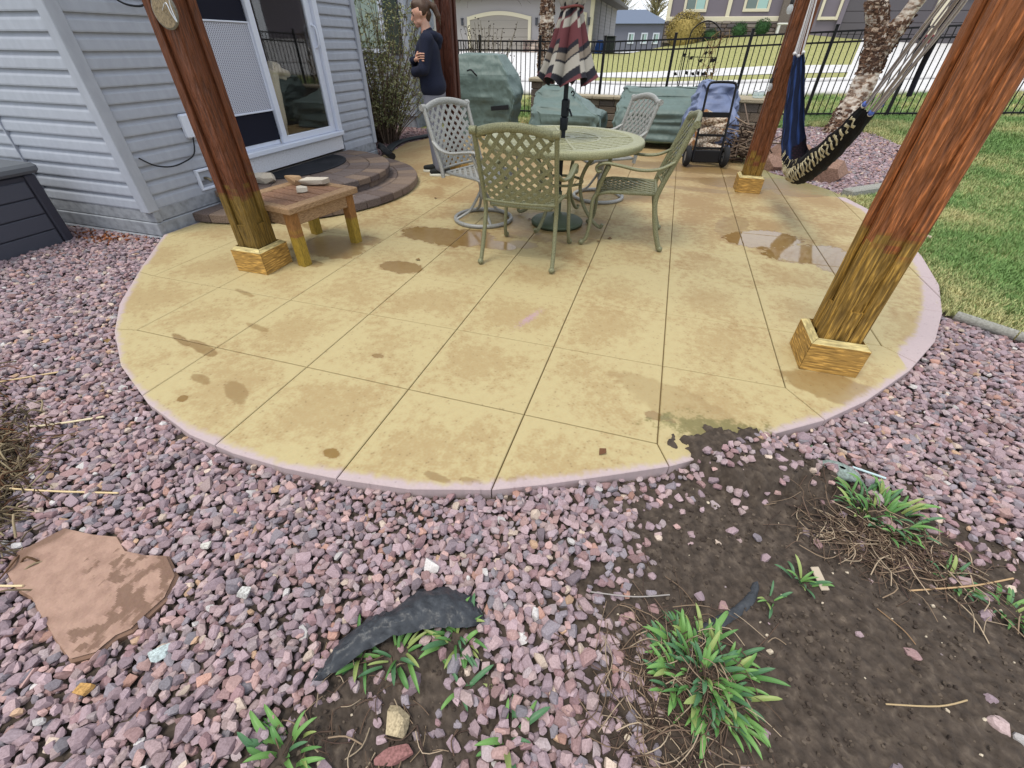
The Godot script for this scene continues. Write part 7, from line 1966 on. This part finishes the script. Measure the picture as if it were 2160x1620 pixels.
	var pm := nmat("trouser_twill", [[0.0, C8(96,98,110)], [0.5, C8(114,116,128)], [1.0, C8(134,136,146)]], Vector3(7, 7, 7), 0.9, 0.03, 5, 5.0, false)
	b = MB.new()
	var bones := []
	for s in [-1.0, 1.0]:
		bones.append([Vector3(s * 0.075, 0.92, 0.03), Vector3(s * 0.09, 0.80, 0.02), 0.122, 0.110])
		bones.append([Vector3(s * 0.07, 0.88, 0.065), Vector3(s * 0.08, 0.84, 0.06), 0.10, 0.095])
		bones.append([Vector3(s * 0.09, 0.80, 0.015), Vector3(s * 0.10, 0.50, -0.005 - 0.02 * s), 0.102, 0.080])
		bones.append([Vector3(s * 0.10, 0.50, -0.005 - 0.02 * s), Vector3(s * 0.106, 0.11, 0.02 - 0.02 * s), 0.078, 0.072])
	sdf_add(b, bones, 0.014, 0.02)
	part("trousers", b.mesh(pm), t)
	var hair := nmat("hair_brown", [[0.0, C8(44,32,26)], [0.5, C8(74,54,42)], [1.0, C8(104,80,62)]], Vector3(16, 5, 16), 0.5, 0.04, 4, 5.0, false)
	b = MB.new()
	sdf_add(b, [H.call(Vector3(0, 1.672, 0.018), Vector3(0, 1.685, -0.012), 0.089, 0.078), H.call(Vector3(-0.045, 1.66, 0.03), Vector3(-0.05, 1.64, 0.02), 0.05, 0.045), H.call(Vector3(0.045, 1.66, 0.03), Vector3(0.05, 1.64, 0.02), 0.05, 0.045), H.call(Vector3(0, 1.60, 0.055), Vector3(0, 1.57, 0.045), 0.05, 0.035), H.call(Vector3(-0.04, 1.712, -0.045), Vector3(0.04, 1.712, -0.045), 0.028, 0.028),
		H.call(Vector3(0, 1.69, 0.085), Vector3(0, 1.69, 0.10), 0.022, 0.024), H.call(Vector3(0, 1.69, 0.10), Vector3(0, 1.64, 0.150), 0.024, 0.032), H.call(Vector3(0, 1.64, 0.150), Vector3(0, 1.56, 0.165), 0.032, 0.028), H.call(Vector3(0, 1.56, 0.165), Vector3(0, 1.48, 0.165), 0.026, 0.008)], 0.0075, 0.012)
	part("hair", b.mesh(hair), t)
	for s in [-1, 1]:
		b = MB.new()
		b.box(hd.call(Vector3(s * 0.036, 1.630, -0.086)), Vector3(0.030, 0.010, 0.014), 0.003, hb); part("eye", b.mesh(mat("eye_dark", C8(52,40,36), 0.4)), t)
		b = MB.new()
		b.box(hd.call(Vector3(s * 0.036, 1.653, -0.090)), Vector3(0.038, 0.006, 0.016), 0.002, hb); part("eyebrow", b.mesh(hair), t)
	part("lips", bmesh(hd.call(Vector3(0, 1.569, -0.1045)), Vector3(0.034, 0.010, 0.006), 0.003, mat("lip", C8(170,104,98), 0.5), hb), t)
	var shoem := mat("shoe_dark", C8(34,36,36), 0.85); var solem := mat("shoe_sole", C8(206,204,190), 0.7)
	for s in [-1.0, 1.0]:
		var o := Vector3(s * 0.108, 0, 0.025 - 0.05 * s)
		b = MB.new()
		sdf_add(b, [[o + Vector3(0, 0.065, 0.045), o + Vector3(0, 0.06, -0.02), 0.042, 0.042], [o + Vector3(0, 0.06, -0.02), o + Vector3(s * 0.012, 0.05, -0.15), 0.040, 0.030], [o + Vector3(0, 0.10, 0.03), o + Vector3(0, 0.11, 0.03), 0.04, 0.042]], 0.009, 0.012)
		var sh := part("shoe", b.mesh(shoem), t)
		b = MB.new()
		var poly := PackedVector2Array()
		for i in 20:
			var a := TAU * i / 20
			var zz := -sin(a) * 0.135
			poly.append(Vector2(o.x + cos(a) * (0.046 if zz > 0 else 0.05) + s * 0.012 * maxf(0.0, -zz / 0.135), o.z - 0.05 + zz))
		b.slab(poly, 0.002, 0.028, 0.006)
		part("sole", b.mesh(solem), sh)
func build_dog() -> void:
	var t := thing("dog", "cream dog sitting indoors behind the glass door, mouth open", "dog", Vector3(-4.60, 0.358, -4.98))
	t.scale = Vector3(0.958, 0.958, 0.958)
	var b := MB.new()
	var P := func(x: float, y: float, z: float) -> Vector3: return Vector3(x, y - 0.315, z + 5.20)
	sdf_add(b, [[P.call(0, .60, -5.16), P.call(0, .86, -5.20), .145, .135], [P.call(0, .86, -5.20), P.call(0, 1.04, -5.29), .13, .10], [P.call(0, .60, -5.14), P.call(0, .47, -4.88), .13, .15], [P.call(0, .47, -4.88), P.call(0, .42, -4.80), .15, .13],
		[P.call(-.055, .62, -5.20), P.call(-.06, .36, -5.22), .052, .034], [P.call(.055, .62, -5.20), P.call(.06, .36, -5.22), .052, .034], [P.call(-.06, .345, -5.22), P.call(-.06, .34, -5.28), .034, .032], [P.call(.06, .345, -5.22), P.call(.06, .34, -5.28), .034, .032],
		[P.call(-.11, .45, -4.88), P.call(-.12, .36, -5.02), .085, .05], [P.call(.11, .45, -4.88), P.call(.12, .36, -5.02), .085, .05], [P.call(-.12, .35, -5.0), P.call(-.12, .335, -5.10), .034, .03], [P.call(.12, .35, -5.0), P.call(.12, .335, -5.10), .034, .03],
		[P.call(0, .40, -4.74), P.call(.05, .35, -4.56), .045, .03], [P.call(.05, .35, -4.56), P.call(.1, .345, -4.42), .03, .018]], 0.016, 0.03)
	sdf_add(b, [[P.call(0, 1.0, -5.27), P.call(0, 1.08, -5.33), .098, .085], [P.call(0, 1.105, -5.35), P.call(0, 1.11, -5.42), .090, .074], [P.call(0, 1.085, -5.44), P.call(0, 1.055, -5.60), .056, .040], [P.call(0, 1.045, -5.43), P.call(0, 1.005, -5.55), .026, .017],
		[P.call(-.06, 1.155, -5.345), P.call(-.085, 1.17, -5.30), .028, .018], [P.call(-.085, 1.17, -5.30), P.call(-.095, 1.12, -5.27), .018, .012], [P.call(.06, 1.155, -5.345), P.call(.085, 1.17, -5.30), .028, .018], [P.call(.085, 1.17, -5.30), P.call(.095, 1.12, -5.27), .018, .012]], 0.009, 0.014)
	part("body", b.mesh(nmat("dog_fur", [[0.0, C8(206,190,160)], [0.5, C8(226,214,186)], [1.0, C8(240,230,206)]], Vector3(8, 8, 8), 0.95, 0.04, 5, 5.0, false)), t)
	part("nose", ball(P.call(0, 1.07, -5.638), 0.018, mat("dog_nose", C8(30,26,26), 0.3)), t)
	for s in [-1, 1]: part("eye", ball(P.call(s * .058, 1.135, -5.455), 0.012, mat("dog_nose", C8(30,26,26), 0.3)), t)
	part("tongue", bmesh(P.call(0, 1.022, -5.52), Vector3(0.03, 0.008, 0.07), 0.003, mat("tongue", C8(190,104,110), 0.5), Basis(Vector3.RIGHT, 0.25)), t)
func build_rest() -> void:
	build_furniture()
	build_pergola()
	build_small_wood()
	build_yard()
	build_plants()
	build_person()
	build_dog()
# ---------------------------------------------------------------- scene
func _ready() -> void:
	var cam := Camera3D.new(); cam.name = "camera"
	cam.fov = 83.757; cam.near = 0.03; cam.far = 2000.0
	cam.transform = Transform3D(Basis(Vector3.UP, deg_to_rad(17.2316)) * Basis(Vector3.RIGHT, deg_to_rad(-38.3918)) * Basis(Vector3.BACK, deg_to_rad(0.5494)), Vector3(0, 1.37, 0))
	add_child(cam); cam.current = true
	var we := WorldEnvironment.new(); we.name = "environment"
	var env := Environment.new()
	var sky := Sky.new(); var sm := ProceduralSkyMaterial.new()
	sm.sky_top_color = C8(205, 214, 226); sm.sky_horizon_color = C8(226, 231, 238)
	sm.sky_curve = 0.3
	sm.ground_horizon_color = C8(150, 146, 140); sm.ground_bottom_color = C8(120, 116, 110)
	sm.sun_angle_max = 0.0
	sky.sky_material = sm
	env.background_mode = Environment.BG_SKY; env.sky = sky
	env.background_energy_multiplier = 1.0
	env.ambient_light_source = Environment.AMBIENT_SOURCE_SKY
	env.tonemap_mode = Environment.TONE_MAPPER_LINEAR
	env.tonemap_exposure = 1.75
	env.sdfgi_enabled = true; env.ssao_enabled = true; env.ssil_enabled = true
	we.environment = env; add_child(we)
	var sun := DirectionalLight3D.new(); sun.name = "sun"
	sun.light_energy = 0.5; sun.light_angular_distance = 24.0
	sun.light_color = C8(255, 250, 240); sun.shadow_enabled = true
	sun.rotation_degrees = Vector3(-68, -30, 0)
	add_child(sun)
	build_ground()
	build_patio()
	build_house()
	build_gravel()
	build_lawn()
	build_rest()
